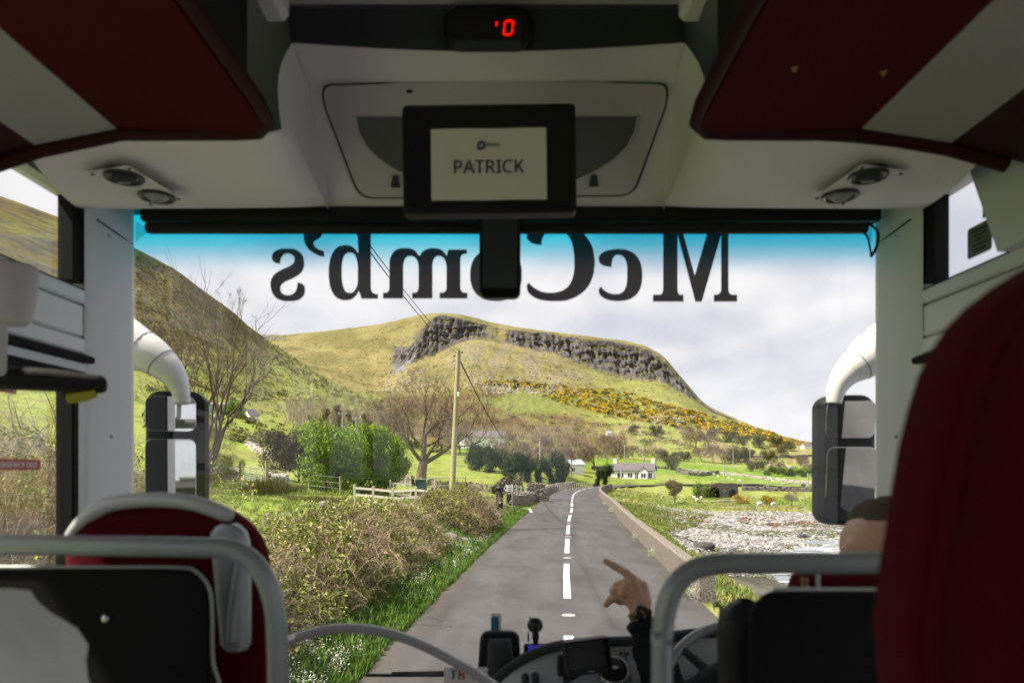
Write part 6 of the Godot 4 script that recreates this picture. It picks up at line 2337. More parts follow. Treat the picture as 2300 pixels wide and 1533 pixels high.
		if s == 1:
			for q in [[1786, 155], [1986, 164]]:
				g = G.new()
				for e in [[-4, -2], [3, -3], [-1, 4]]: g.ball(P(q[0] + e[0], q[1] + e[1], 0.758 * F / (HY - q[1])), Vector3(0.0036, 0.0014, 0.0036), 6, 4)
				part(o, "gold_motif", g, M.gold_thread)

# ---------------------------------------------------------------- seats, rails, partitions
func cushion(g: G, rows: Array, pw := 3.2, n := 28) -> void: # rows: [centre, half width, half depth]
	var sh := []
	for r in rows:
		var line := PackedVector3Array()
		for k in n:
			var a := TAU * k / n
			var cx := signf(cos(a)) * pow(absf(cos(a)), 2.0 / pw)
			var cz := signf(sin(a)) * pow(absf(sin(a)), 2.0 / pw)
			line.append(r[0] + Vector3(cx * r[1], 0, cz * r[2]))
		sh.append(line)
	g.sheet(sh, true)

func seat_base(o: Node3D, x: float, z: float, w: float, y: float) -> void:
	var g := G.new()
	g.box(Vector3(x, y - 0.07, z - 0.24), Vector3(w, 0.13, 0.46), 0.04)
	part(o, "seat_cushion", g, M.red_fabric)
	g = G.new()
	g.box(Vector3(x, (1.5 + y - 0.14) / 2, z - 0.22), Vector3(w * 0.5, y - 0.14 - 1.5, 0.3), 0.02)
	part(o, "pedestal", g, M.charcoal)

func build_seats() -> void:
	# tall seat beside the camera
	var g := G.new()
	var d := 0.62
	var cx := (2570 - CX) / F * d
	var o := thing("passenger_seat", "tall dark burgundy seat back in plush fabric with rounded top", "seat", Vector3(cx, 1.5, -d), "red coach seats")
	var rows := []
	for q in [[1900, 1998], [1700, 1990], [1533, 1986], [1450, 1975], [1400, 1968], [1300, 1972], [1200, 1984], [1100, 1994], [1000, 2006], [920, 2022], [850, 2041], [790, 2068], [740, 2100], [700, 2138], [660, 2190], [625, 2245], [595, 2305], [570, 2380], [555, 2460], [548, 2540]]:
		var p := P(q[1], q[0], d)
		rows.append([Vector3(cx, p.y, -d + (p.y - 2.7) * 0.10), cx - p.x, 0.055 if q[0] > 620 else 0.055 * clampf((q[0] - 540) / 80.0, 0.15, 1.0)])
	cushion(g, rows, 4.5, 36)
	part(o, "backrest", g, M.red_fabric)
	for off in [[0.012, 0.0042], [0.085, 0.0022]]: # piping along the edge and a stitched seam inside it
		g = G.new()
		var line := []
		for r in rows: line.append(r[0] + Vector3(-r[1] + off[0] + (0.05 if r[1] < 0.2 else 0.0) * off[0], 0, r[2] * (0.80 if off[0] < 0.05 else 1.01)))
		g.tube(line, off[1], 7)
		part(o, "piping" if off[0] < 0.05 else "seam", g, M.red_fabric)
	seat_base(o, cx, -d + 0.02, 0.46, 1.98)
	# front seat by the door
	d = 1.42
	cx = (385 - CX) / F * d
	o = thing("passenger_seat", "red plush seat with grey grab bar, behind a black partition by the door", "seat", Vector3(cx, 1.5, -d), "red coach seats")
	g = G.new()
	rows = []
	for q in [[1900, 160, 620], [1600, 160, 612], [1533, 160, 606], [1400, 160, 608], [1300, 162, 608], [1240, 165, 602], [1200, 172, 585], [1170, 182, 560], [1150, 196, 535], [1138, 225, 505]]:
		var a := P(q[1], q[0], d)
		var b := P(q[2], q[0], d)
		rows.append([Vector3((a.x + b.x) / 2, a.y, -d + (a.y - 2.7) * 0.06), (b.x - a.x) / 2, 0.05 if q[0] > 1160 else 0.032])
	cushion(g, rows, 3.6, 32)
	part(o, "backrest", g, M.red_fabric)
	g = G.new()
	g.tube(curve([P(150, 1215, d - 0.03), P(185, 1172, d - 0.045), P(235, 1137, d - 0.05), P(300, 1124, d - 0.05), P(380, 1123, d - 0.05), P(450, 1134, d - 0.05), P(522, 1162, d - 0.045)]), [0.008, 0.010, 0.012, 0.013, 0.0135, 0.0140, 0.0142, 0.0145, 0.0148, 0.0150, 0.0150, 0.0150, 0.0150, 0.0150, 0.0150, 0.0150, 0.0150, 0.0150, 0.0150, 0.0150, 0.0150, 0.0150, 0.0150, 0.0150, 0.0150, 0.0150, 0.0150, 0.0150, 0.0150, 0.0150, 0.0150, 0.0150, 0.0150, 0.0150, 0.0148, 0.013, 0.009], 12)
	part(o, "grab_bar", g, M.tube_pale)
	g = G.new()
	rows = []
	for q in [[1462, 505, 548], [1450, 490, 555], [1400, 485, 556], [1330, 478, 556], [1250, 470, 556], [1215, 464, 553], [1195, 468, 546], [1182, 480, 532], [1176, 495, 518]]:
		var a := P(q[1], q[0], d - 0.075)
		var b := P(q[2], q[0], d - 0.075)
		rows.append([Vector3((a.x + b.x) / 2, a.y, -d + 0.06), (b.x - a.x) / 2, 0.022])
	cushion(g, rows, 2.6, 24)
	part(o, "moulded_grip", g, M.silver)
	g = G.new()
	g.tube([P(545, 1230, d - 0.10), P(530, 1330, d - 0.10), P(522, 1380, d - 0.10), P(518, 1440, d - 0.10)], [0.010, 0.010, 0.009, 0.008], 10)
	part(o, "grip_rib", g, M.silver)
	for k in 3:
		g = G.new()
		g.box(P(353 + k * 13, 1194, d - 0.056), Vector3(0.007, 0.012, 0.002), 0.0008, Basis(Vector3.BACK, 0.25))
		part(o, "gold_motif", g, M.gold_thread)
	seat_base(o, cx, -d + 0.02, 0.4, 1.98)
	# driver's seat
	d = 1.37
	cx = (1990 - CX) / F * d
	o = thing("driver_seat", "red and black driver seat behind the dark partition", "seat", Vector3(cx, 1.5, -d), "red coach seats")
	g = G.new()
	rows = []
	for q in [[1900, 1760, 2220], [1500, 1762, 2218], [1330, 1774, 2206], [1296, 1784, 2196], [1284, 1806, 2174]]:
		var a := P(q[1], q[0], d)
		var b := P(q[2], q[0], d)
		rows.append([Vector3((a.x + b.x) / 2, a.y, -d), (b.x - a.x) / 2, 0.05 if q[0] > 1290 else 0.03])
	cushion(g, rows, 4.0, 28)
	part(o, "backrest", g, M.red_fabric)
	for k in 4:
		g = G.new()
		g.box(P(1803 + (k % 2) * 10, 1302 + int(k / 2.0) * 13, d - 0.054), Vector3(0.006, 0.009, 0.002), 0.0008, Basis(Vector3.BACK, 0.25))
		part(o, "gold_motif", g, M.gold_thread)
	g = G.new()
	g.tube([P(1838, 1286, d - 0.055), P(1838, 1420, d - 0.055)], 0.004, 6)
	part(o, "piping", g, M.tube_pale)
	g = G.new()
	rows = []
	for q in [[1800, 1618, 1740], [1533, 1618, 1730], [1420, 1614, 1724], [1380, 1620, 1716], [1356, 1640, 1704], [1346, 1660, 1690]]:
		var a := P(q[1], q[0], 1.26)
		var b := P(q[2], q[0], 1.26)
		rows.append([Vector3((a.x + b.x) / 2, a.y, -1.26), (b.x - a.x) / 2, 0.04 if q[0] > 1360 else 0.02])
	cushion(g, rows, 3.0, 24)
	part(o, "side_bolster", g, M.black)
	seat_base(o, cx, -d + 0.02, 0.5, 2.0)
	# grab rails and partitions
	o = thing("grab_rail", "bent grey tube rail over the black panel by the door", "rail", P(622, 1700, 1.12), "grey tube rails")
	g = G.new()
	g.tube(curve([P(-300, 1222, 1.12), P(0, 1223, 1.12), P(250, 1226, 1.12), P(440, 1229, 1.12), P(515, 1233, 1.12), P(562, 1256, 1.12), P(597, 1302, 1.12), P(616, 1365, 1.12), P(622, 1450, 1.12), P(624, 1700, 1.12), P(624, 3230, 1.12)], 8), 0.0162, 16)
	part(o, "tube", g, M.tube_grey)
	o = thing("grab_rail", "bent grey tube rail behind the driver", "rail", P(1487, 1700, 1.05), "grey tube rails")
	g = G.new()
	g.tube(curve([P(2300, 1262, 1.05), P(1975, 1264, 1.05), P(1720, 1265, 1.05), P(1625, 1266, 1.05), P(1560, 1278, 1.05), P(1517, 1315, 1.05), P(1494, 1375, 1.05), P(1488, 1440, 1.05), P(1487, 1600, 1.05), P(1487, 3340, 1.05)], 8), 0.0160, 16)
	part(o, "tube", g, M.tube_grey)
	o = thing("partition_panel", "matt black rounded panel with one bright screw, before the door side seat", "panel", P(200, 1600, 1.19), "black partition panels")
	g = G.new()
	var ctr := P(80, 1645, 1.19)
	g.extrude(rrect(790 / F * 1.19, 740 / F * 1.19, 0.055, 8), 0.018, Transform3D(Basis(), ctr), 0.004)
	part(o, "board", g, M.panel_black)
	g = G.new()
	g.ball(P(236, 1389, 1.178), Vector3(0.007, 0.007, 0.004))
	part(o, "screw", g, M.steel)
	g = G.new()
	g.tube(curve([P(-200, 1273, 1.18), P(200, 1273, 1.18), P(400, 1274, 1.18), P(440, 1284, 1.18), P(468, 1318, 1.18), P(476, 1372, 1.18), P(478, 1480, 1.18), P(492, 1533, 1.18), P(510, 1600, 1.18)], 6), 0.0028, 6)
	part(o, "edge_trim", g, M.tube_grey)
	o = thing("partition_panel", "matt black panel with a pale top edge, behind the driver", "panel", P(1900, 1600, 1.13), "black partition panels")
	g = G.new()
	ctr = P(2090, 1690, 1.13)
	g.extrude(rrect(810 / F * 1.13, 730 / F * 1.13, 0.05, 8), 0.018, Transform3D(Basis(), ctr), 0.004)
	part(o, "board", g, M.panel_black)
	g = G.new()
	g.tube([P(1738, 1323, 1.125), P(2300, 1323, 1.125)], 0.0032, 6)
	part(o, "edge_trim", g, M.tube_pale)
	# white cloth at the lower corner
	g = G.new()
	var sh := []
	for q in [[1900, -330, 260], [1700, -330, 215], [1600, -330, 192], [1533, -330, 170], [1480, -330, 146], [1440, -320, 118], [1405, -305, 74], [1380, -290, 40], [1356, -260, 6], [1340, -220, -30], [1332, -170, -70]]:
		var a := P(q[1], q[0], 0.85)
		var b := P(q[2], q[0], 0.85)
		var line := PackedVector3Array()
		for k in 40:
			var t := TAU * k / 40
			var fold := 1.0 + 0.075 * sin(t * 6.0 + q[0] * 0.021) * ss(1340, 1420, q[0]) + 0.035 * sin(t * 11.0 - q[0] * 0.037)
			line.append(Vector3((a.x + b.x) / 2 + cos(t) * (b.x - a.x) / 2 * fold, a.y, -0.85 + sin(t) * (0.11 if q[0] > 1345 else 0.05) * fold))
		sh.append(line)
	g.sheet(sh, true)
	single("white_cloth", g, M.white_cloth, "creased white cloth bulging up before the black partition panel", "cloth", P(-60, 1900, 0.85))

# ---------------------------------------------------------------- fittings
func build_fittings() -> void:
	var g := G.new()
	# hanging screen with the driver's name on a card
	var tilt := Basis(Vector3.BACK, 0.012)
	var c := P(1099, 354, 1.66)
	var o := thing("monitor", "black flat screen hung from the header with a paper name card on it", "screen", c)
	g.extrude(rrect(391 / F * 1.66, 246 / F * 1.66, 0.012, 5), 0.045, Transform3D(tilt, c - Vector3(0, 0, 0.025)), 0.004)
	part(o, "casing", g, M.black)
	g = G.new()
	g.extrude(rrect(372 / F * 1.66, 226 / F * 1.66, 0.008, 5), 0.003, Transform3D(tilt, c + Vector3(0, 0, -0.0015)), 0.001)
	part(o, "display", g, M.gloss_black)
	g = G.new()
	g.box(c + Vector3(0, 0.09, -0.12), Vector3(0.09, 0.10, 0.15), 0.01)
	part(o, "bracket", g, M.black)
	var cc := P(1098, 369, 1.655)
	var paper := thing("name_card", "white paper card reading PATRICK taped to the black screen", "card", cc)
	g = G.new()
	var wv := []
	for r in 7:
		var line := PackedVector3Array()
		for k in 9:
			line.append(cc + tilt * Vector3((k / 8.0 - 0.5) * 259 / F * 1.655, (r / 6.0 - 0.5) * 161 / F * 1.655, 0.001 + 0.0012 * sin(k * 1.3 + r * 0.8)))
		wv.append(line)
	g.sheet(wv)
	part(paper, "sheet", g, M.paper)
	words(paper, "name_lettering", "PATRICK", M.ink, "Droid Sans", false, Transform3D(tilt, P(1020, 389, 1.651)), 157 / F * 1.651, 29 / F * 1.651)
	words(paper, "firm_lettering", "McComb's", M.ink_blue, "Droid Sans", false, Transform3D(tilt, P(1093, 328, 1.651)), 29 / F * 1.651, 8 / F * 1.651)
	g = G.new()
	g.extrude(PackedVector2Array([Vector2(-0.009, -0.010), Vector2(0.003, -0.010), Vector2(0.0085, -0.006), Vector2(0.010, 0.0), Vector2(0.0085, 0.006), Vector2(0.003, 0.0098), Vector2(-0.003, 0.0098), Vector2(-0.0085, 0.006), Vector2(-0.010, 0.0)]), 0.001, Transform3D(tilt, P(1081, 326, 1.652)))
	part(paper, "emblem", g, M.ink_blue)
	words(paper, "emblem_letter", "M", M.paper, "Droid Sans", true, Transform3D(tilt, P(1077, 331, 1.6505)), 8 / F * 1.65, 9 / F * 1.65)
	# clock
	c = P(1096, 66, 1.765)
	o = thing("clock", "black oval digital clock with a red glowing zero", "clock", c)
	g = G.new()
	g.extrude(rrect(198 / F * 1.765, 84 / F * 1.765, 0.040, 9), 0.05, Transform3D(Basis(Vector3.RIGHT, 0.15), c), 0.010)
	part(o, "casing", g, M.black)
	g = G.new()
	g.box(P(1096, 101, 1.75), Vector3(0.17, 0.008, 0.04), 0.003)
	part(o, "lower_rim", g, M.charcoal)
	g = G.new()
	g.extrude(rrect(150 / F * 1.73, 52 / F * 1.73, 0.015, 6), 0.002, Transform3D(Basis(Vector3.RIGHT, 0.15), P(1098, 62, 1.736)))
	part(o, "window", g, M.gloss_black)
	var sl := Basis(Vector3.RIGHT, 0.15) * Basis(Vector3(1, 0, 0), Vector3(0.14, 1, 0), Vector3(0, 0, 1))
	var dc := P(1142, 62, 1.732)
	for q in [[0, 0.0155, 0.016, 0.0042], [0, -0.0155, 0.016, 0.0042], [-0.010, 0.0078, 0.0042, 0.013], [0.010, 0.0078, 0.0042, 0.013], [-0.010, -0.0078, 0.0042, 0.013], [0.010, -0.0078, 0.0042, 0.013], [-0.030, 0.009, 0.0035, 0.010]]:
		g = G.new()
		g.box(dc + sl * Vector3(q[0], q[1], 0), Vector3(q[2], q[3], 0.002), 0.0008, sl)
		part(o, "display_segment", g, M.led)
	# driver's interior mirror, seen from behind its glass
	c = P(1123, 560, 2.18)
	o = thing("interior_mirror", "upright black rounded mirror hanging from the sun blind", "mirror", c)
	g = G.new()
	g.extrude(rrect(92 / F * 2.18, 222 / F * 2.18, 0.020, 6), 0.03, Transform3D(Basis(), c), 0.006)
	part(o, "casing", g, M.gloss_black)
	g = G.new()
	var mr := []
	for r in 8:
		var line := PackedVector3Array()
		for k in 6:
			var v := r / 7.0
			line.append(P(1084 + 78 * k / 5.0, 460 + 190 * v, 2.18) + Vector3(0, 0, 0.0165 + 0.010 * sin(PI * k / 5.0) * minf(1.0, (1.0 - v) * 5.0)))
		mr.append(line)
	g.sheet(mr)
	part(o, "cover", g, M.charcoal)
	# wing mirrors outside
	for s in 2:
		c = P(387, 1000, 2.75) if s == 0 else P(1906, 1030, 2.75)
		o = thing("wing_mirror", "black two-part wing mirror on a curved white arm outside the door window" if s == 0 else "black two-part wing mirror on a curved white arm outside the driver corner", "mirror", c, "coach wing mirrors")
		g = G.new()
		var path: Array = [[225, 730, 60], [300, 777, 50], [345, 802, 42], [385, 838, 30], [404, 875, 20], [408, 905, 16]] if s == 0 else [[2060, 745, 60], [1990, 775, 55], [1945, 805, 46], [1903, 838, 30], [1880, 872, 21], [1874, 905, 16]]
		var pts := []
		for q in path: pts.append(P(q[0], q[1], 2.72))
		pts = curve(pts, 5)
		var rad := []
		for k in pts.size():
			var t := k / 5.0
			var j := mini(int(t), path.size() - 2)
			rad.append(lerpf(path[j][2], path[j + 1][2], t - j) / F * 2.72)
		g.tube(pts, rad, 16)
		part(o, "arm", g, M.white_gloss)
		for k in [7, 12]: # joints between the arm's shells
			g = G.new()
			var t: Vector3 = (pts[k + 1] - pts[k - 1]).normalized()
			var a := t.cross(Vector3.BACK).normalized()
			var ring := []
			for j in 25: ring.append(pts[k] + (a * cos(TAU * j / 24) + t.cross(a) * sin(TAU * j / 24)) * (rad[k] + 0.0003))
			g.tube(ring, 0.0014, 4, false)
			part(o, "arm_joint", g, M.rubber)
		var w := 126.0 / F * 2.75
		var yt := 877.0 if s == 0 else 886.0
		var yb := 1150.0 if s == 0 else 1180.0
		var h := (yb - yt) / F * 2.75
		c = P(387 if s == 0 else 1906, (yt + yb) / 2, 2.75)
		var turn := Basis(Vector3.UP, 0.16 if s == 0 else -0.08)
		g = G.new()
		g.extrude(rrect(w, h, 0.055, 8), 0.10, Transform3D(turn, c - Vector3(0, 0, 0.045)), 0.02)
		part(o, "housing", g, M.housing_black)
		for q in [[0.5 - 0.052, 0.5 - 0.335], [0.5 - 0.40, -0.5 + 0.055]]:
			g = G.new()
			var hw := w * 0.41
			var y0: float = q[1] * h
			var y1: float = q[0] * h
			var poly := rrect(hw * 2, y1 - y0, 0.028, 6)
			g.extrude(poly, 0.003, Transform3D(turn * Basis(Vector3.UP, 0.14 if s == 0 else -0.10) * Basis(Vector3.RIGHT, 0.02 if s == 0 else 0.16), c + turn * Vector3(0, (y0 + y1) / 2, 0.022)), 0.0008)
			part(o, "mirror_glass", g, M.mirror)
	# black grab bar with a yellow grip, and a grey lamp stem by the door
	o = thing("door_bar", "thick black bar with a yellow-green grip across the door window", "rail", P(120, 855, 1.62))
	g = G.new()
	g.tube(curve([P(-200, 838, 1.5), P(0, 848, 1.55), P(120, 854, 1.6), P(205, 862, 1.64), P(238, 862, 1.66)]), [0.026, 0.026, 0.026, 0.026, 0.026, 0.026, 0.026, 0.026, 0.026, 0.026, 0.026, 0.0258, 0.0255, 0.025, 0.0245, 0.024, 0.0235, 0.023, 0.0225, 0.022, 0.0215, 0.021, 0.019, 0.016, 0.010], 14)
	part(o, "bar", g, M.black)
	g = G.new()
	g.tube([P(150, 894, 1.62), P(185, 889, 1.63), P(215, 880, 1.64)], [0.013, 0.014, 0.012], 10)
	part(o, "grip", g, M.yellow)
	o = thing("lamp_holder", "grey cup-shaped lamp holder on a thin stem before the door", "lamp", P(10, 740, 1.5))
	g = G.new()
	var xf := Transform3D(Basis(), P(8, 660, 1.5))
	g.lathe([Vector2(0.001, -0.066), Vector2(0.040, -0.062), Vector2(0.050, -0.052), Vector2(0.060, 0.0), Vector2(0.064, 0.052), Vector2(0.060, 0.060), Vector2(0.001, 0.062)], 26, xf)
	part(o, "cup", g, M.trim)
	g = G.new()
	g.tube([P(3, 722, 1.5), P(0, 800, 1.5), P(0, 842, 1.54)], 0.012, 10)
	part(o, "stem", g, M.trim)
	# stickers on the side glass
	var xg := XL + 0.004 - 0.02
	var side := Basis(Vector3(0, 0, -1), Vector3.UP, Vector3(1, 0, 0))
	for q in [["EMERGENCY EXIT", -32.0, 90.0, 1032.0, 1055.0], ["OPEN", -28.0, 36.0, 863.0, 885.0]]:
		var d0: float = xg * F / (q[1] - CX)
		var d1: float = xg * F / (q[2] - CX)
		var yt: float = CAMY - (q[3] - HY) / F * d1
		var yb: float = CAMY - (q[4] - HY) / F * d1
		o = thing("sticker", "red window sticker with white letters " + q[0], "sticker", Vector3(xg, yb, -d1))
		g = G.new()
		g.box(Vector3(xg, (yt + yb) / 2, -(d0 + d1) / 2), Vector3(0.001, yt - yb, d1 - d0))
		part(o, "film", g, M.sign_red)
		words(o, "lettering", q[0], M.sign_white, "Droid Sans", true, Transform3D(side, Vector3(xg + 0.001, lerpf(yb, yt, 0.24), -d0 - (d1 - d0) * 0.05)), (d1 - d0) * 0.88, (yt - yb) * 0.5)
	o = thing("notice", "olive rounded notice stuck on the side glass beyond the burgundy seat", "sticker", Vector3(XR, 3.6, -1.86))
	g = G.new()
	g.extrude(rrect(0.098, 0.082, 0.008, 4), 0.001, Transform3D(Basis(Vector3(0, 0, 1), Vector3.UP, Vector3(-1, 0, 0)), Vector3(XR + 0.018, 3.612, -1.885)))
	part(o, "film", g, mat("notice_film", Color(0.10, 0.11, 0.07), 0.5))
	for k in 5:
		g = G.new()
		g.box(Vector3(XR + 0.0168, 3.638 - k * 0.013, -1.885 + 0.004 * (k % 2)), Vector3(0.001, 0.0032, 0.06 - 0.012 * (k % 3)))
		part(o, "print_line", g, M.ink)
	g = G.new()
	g.box(Vector3(XR + 0.02, 3.70, -1.868), Vector3(0.002, 0.075, 0.012))
	single("notice_strip", g, M.blue_label, "narrow blue strip on the side glass above the olive notice", "sticker", Vector3(XR + 0.02, 3.70, -1.868))
	build_dash()

func build_dash() -> void:
	var g := G.new()
	var o := thing("dashboard", "silver grey instrument panel with a dark padded rim under the windscreen", "dashboard", P(1350, 1640, 2.05))
	var rim := []
	for q in [[1092, 1575], [1105, 1545], [1128, 1517], [1160, 1492], [1200, 1470], [1245, 1455], [1290, 1447], [1350, 1443], [1420, 1441], [1480, 1437], [1520, 1430], [1560, 1424], [1640, 1422], [1800, 1424]]: rim.append(P(q[0], q[1], 2.02))
	var fine := curve(rim, 4)
	g.tube(fine, 0.0175, 12)
	part(o, "padded_rim", g, M.charcoal)
	g = G.new()
	var a := PackedVector3Array()
	var b := PackedVector3Array()
	var c := PackedVector3Array()
	var d := PackedVector3Array()
	for p in fine:
		a.append(p + Vector3(0, -0.004, 0.010))
		b.append(Vector3(p.x + 0.01, p.y - 0.074, p.z + 0.09))
		c.append(Vector3(p.x + 0.02, minf(p.y - 0.16, 2.36), p.z + 0.20))
		d.append(Vector3(p.x, 2.05, p.z + 0.22))
	g.sheet([a, b, c, d])
	part(o, "fascia", g, M.silver)
	g = G.new()
	a = PackedVector3Array()
	b = PackedVector3Array()
	for p in fine:
		a.append(p + Vector3(0, 0.004, -0.008))
		b.append(Vector3(p.x, p.y - 0.06, -2.335))
	g.sheet([a, b])
	part(o, "top", g, M.black)
	g = G.new()
	wallbox(g, XL, -0.03, 1.5, 2.06, 2.1, 2.33, 0.02)
	part(o, "side_shelf", g, M.charcoal)
	# round air outlet, screws, switches
	var face := Basis(Vector3.RIGHT, 0.72)
	var xf := Transform3D(face, P(1378, 1508, 1.938))
	g = G.new()
	g.lathe([Vector2(0.046, -0.004), Vector2(0.046, 0.008), Vector2(0.041, 0.012), Vector2(0.038, 0.008)], 28, xf)
	var outlet := part(o, "outlet_ring", g, M.steel)
	g = G.new()
	g.lathe([Vector2(0.039, 0.006), Vector2(0.030, 0.010), Vector2(0.001, 0.012)], 24, xf)
	part(outlet, "outlet_disc", g, M.black)
	g = G.new()
	g.ball(xf * Vector3(0.0, 0.014, -0.004), Vector3(0.014, 0.004, 0.004))
	part(outlet, "outlet_tab", g, M.sign_white)
	for q in [[1394, 1467], [1410, 1467]]:
		g = G.new()
		g.ball(P(q[0], q[1], 1.985), Vector3(0.0045, 0.0045, 0.003))
		part(o, "screw", g, M.black)
	g = G.new()
	g.tube([P(1402, 1459, 1.994), P(1408, 1490, 1.960), P(1421, 1545, 1.905)], 0.0015, 5)
	part(o, "seam", g, M.rubber)
	for q in [[1180, 1524], [1202, 1522]]:
		g = G.new()
		g.box(P(q[0], q[1], 1.945), Vector3(0.022, 0.038, 0.018), 0.008, Basis(Vector3.RIGHT, -0.8))
		part(o, "switch", g, M.charcoal)
	# hooded reversing screen
	var at := P(1316, 1475, 1.90)
	var turn := Basis(Vector3.BACK, 0.10) * Basis(Vector3.UP, 0.12) * Basis(Vector3.RIGHT, -0.12)
	o = thing("hooded_display", "small black display under a deep hood on the instrument panel", "display", at)
	g = G.new()
	g.extrude(rrect(0.115, 0.094, 0.010, 4), 0.026, Transform3D(turn, at - turn * Vector3(0, 0, 0.015)), 0.003)
	part(o, "casing", g, M.charcoal)
	g = G.new()
	for q in [[Vector3(0, 0.048, 0.018), Vector3(0.118, 0.004, 0.052)], [Vector3(-0.0575, 0.008, 0.018), Vector3(0.004, 0.082, 0.052)], [Vector3(0.0575, 0.004, 0.018), Vector3(0.004, 0.088, 0.052)]]:
		g.box(at + turn * q[0], q[1], 0.0012, turn)
	part(o, "hood", g, M.black)
	g = G.new()
	g.extrude(rrect(0.098, 0.070, 0.004, 3), 0.001, Transform3D(turn, at + turn * Vector3(0, 0.006, -0.0012)))
	part(o, "glass", g, mat("dull_glass", Color(0.06, 0.06, 0.065), 0.35))
	g = G.new()
	g.box(at + turn * Vector3(0.01, -0.039, -0.001), Vector3(0.018, 0.004, 0.001), 0, turn)
	part(o, "badge", g, M.silver)
	g = G.new()
	g.tube([at + Vector3(-0.02, -0.05, -0.02), at + Vector3(-0.05, -0.075, -0.03), at + Vector3(-0.06, -0.02, -0.05)], 0.010, 8)
	g.box(at + Vector3(-0.055, -0.03, -0.03), Vector3(0.04, 0.06, 0.02), 0.005)
	part(o, "mount", g, M.black)
	# dash camera on a suction cup
	o = thing("dash_camera", "black dash camera with a lit blue screen on a suction cup", "camera", P(1202, 1460, 2.28))
	g = G.new()
	g.lathe([Vector2(0.001, 0.012), Vector2(0.016, 0.011), Vector2(0.0245, 0.004), Vector2(0.0262, -0.004), Vector2(0.020, -0.010), Vector2(0.001, -0.012)], 24, Transform3D(Basis(Vector3.RIGHT, PI / 2), P(1202, 1404, 2.335)))
	part(o, "suction_cup", g, M.gloss_black)
	g = G.new()
	g.ball(P(1203, 1410, 2.315), Vector3(0.014, 0.015, 0.012))
	g.tube([P(1203, 1415, 2.31), P(1203, 1432, 2.30), P(1203, 1446, 2.30)], [0.011, 0.012, 0.007], 10)
	g.tube([P(1196, 1398, 2.335), P(1190, 1386, 2.335)], [0.004, 0.003], 6)
	part(o, "ball_joint", g, M.black)
	g = G.new()
	g.box(P(1203, 1462, 2.29), Vector3(0.076, 0.048, 0.02), 0.004)
	part(o, "casing", g, M.black)
	g = G.new()
	g.box(P(1206, 1460, 2.277), Vector3(0.058, 0.034, 0.001))
	part(o, "lit_screen", g, M.lcd)
	g = G.new()
	g.tube([P(1187, 1418, 2.28), P(1187, 1440, 2.28)], [0.002, 0.004], 6)
	part(o, "cable_plug", g, M.black)
	# ticket machine with a white and blue packet behind
	at = P(1121, 1463, 2.12)
	o = thing("ticket_machine", "black hooded machine with a rounded face standing on the dash shelf", "machine", at)
	g = G.new()
	g.extrude(round_poly([Vector2(-0.067, -0.10), Vector2(0.067, -0.10), Vector2(0.060, 0.058), Vector2(-0.056, 0.058)], 0.03, 6), 0.03, Transform3D(Basis(), at - Vector3(0, 0, 0.02)), 0.006)
	part(o, "back", g, M.black)
	g = G.new()
	cushion(g, [[at + Vector3(0.004, -0.12, 0.02), 0.040, 0.03], [at + Vector3(0.004, -0.02, 0.018), 0.039, 0.028], [at + Vector3(0.003, 0.02, 0.014), 0.036, 0.024], [at + Vector3(0.002, 0.038, 0.008), 0.033, 0.016], [at + Vector3(0.002, 0.041, 0.0), 0.028, 0.008]], 3.0, 24)
	part(o, "face", g, M.charcoal)
	g = G.new()
	g.box(at + Vector3(0.0, 0.036, 0.016), Vector3(0.018, 0.008, 0.012), 0.002)
	part(o, "catch", g, M.black)
	at = P(1114, 1402, 2.2)
	o = thing("packet", "small white packet with a blue label standing upright above the machine", "packet", at)
	g = G.new()
	g.extrude(rrect(0.034, 0.075, 0.005, 4), 0.016, Transform3D(Basis(), at), 0.003)
	part(o, "carton", g, M.sign_white)
	g = G.new()
	g.extrude(round_poly([Vector2(-0.0125, -0.034), Vector2(0.0095, -0.034), Vector2(0.0095, 0.026), Vector2(-0.0125, 0.026)], 0.006, 4), 0.001, Transform3D(Basis(), at + Vector3(-0.002, 0, 0.0085)))
	part(o, "label", g, M.blue_label)
	for k in 2:
		g = G.new()
		g.box(at + Vector3(-0.006 + k * 0.006, -0.002, 0.0093), Vector3(0.0022, 0.04, 0.0006))
		part(o, "print_line", g, mat("pale_blue", Color(0.12, 0.32, 0.5), 0.5) if k == 0 else M.pale_blue)
	# card with hand-drawn letters
	at = P(1046, 1522, 2.0)
	o = thing("letter_card", "white card with blue T and red H propped on the shelf", "card", at)
	g = G.new()
	g.box(at + Vector3(0, -0.03, 0), Vector3(0.122, 0.12, 0.003), 0.001)
	part(o, "sheet", g, M.sign_white)
	words(o, "letter", "T", M.blue_label, "Droid Sans", true, Transform3D(Basis(), P(1012, 1524, 1.996)), 13 / F * 2.0, 20 / F * 2.0)
	words(o, "letter", "H", M.sign_red, "Droid Sans", true, Transform3D(Basis(), P(1030, 1525, 1.996)), 13 / F * 2.0, 20 / F * 2.0)
	words(o, "letter", "Y", M.blue_label, "Droid Sans", true, Transform3D(Basis(), P(1058, 1526, 1.996)), 9 / F * 2.0, 12 / F * 2.0)
	# pale rail of the front step, wiper, wheel
	o = thing("grab_rail", "slim pale arched rail before the windscreen", "rail", P(1110, 1560, 1.75), "grey tube rails")
	g = G.new()
	var pts := []
	for q in [[560, 1700], [578, 1560], [600, 1478], [645, 1441], [700, 1421], [760, 1411], [830, 1414], [900, 1430], [960, 1454], [1010, 1480], [1060, 1508], [1112, 1542], [1180, 1590], [1230, 1660]]: pts.append(P(q[0], q[1], 1.75))
	g.tube(curve(pts), 0.0122, 14)
	part(o, "tube", g, M.tube_pale)
	o = thing("wiper", "black windscreen wiper lying along the glass", "wiper", P(900, 1518, 2.44))
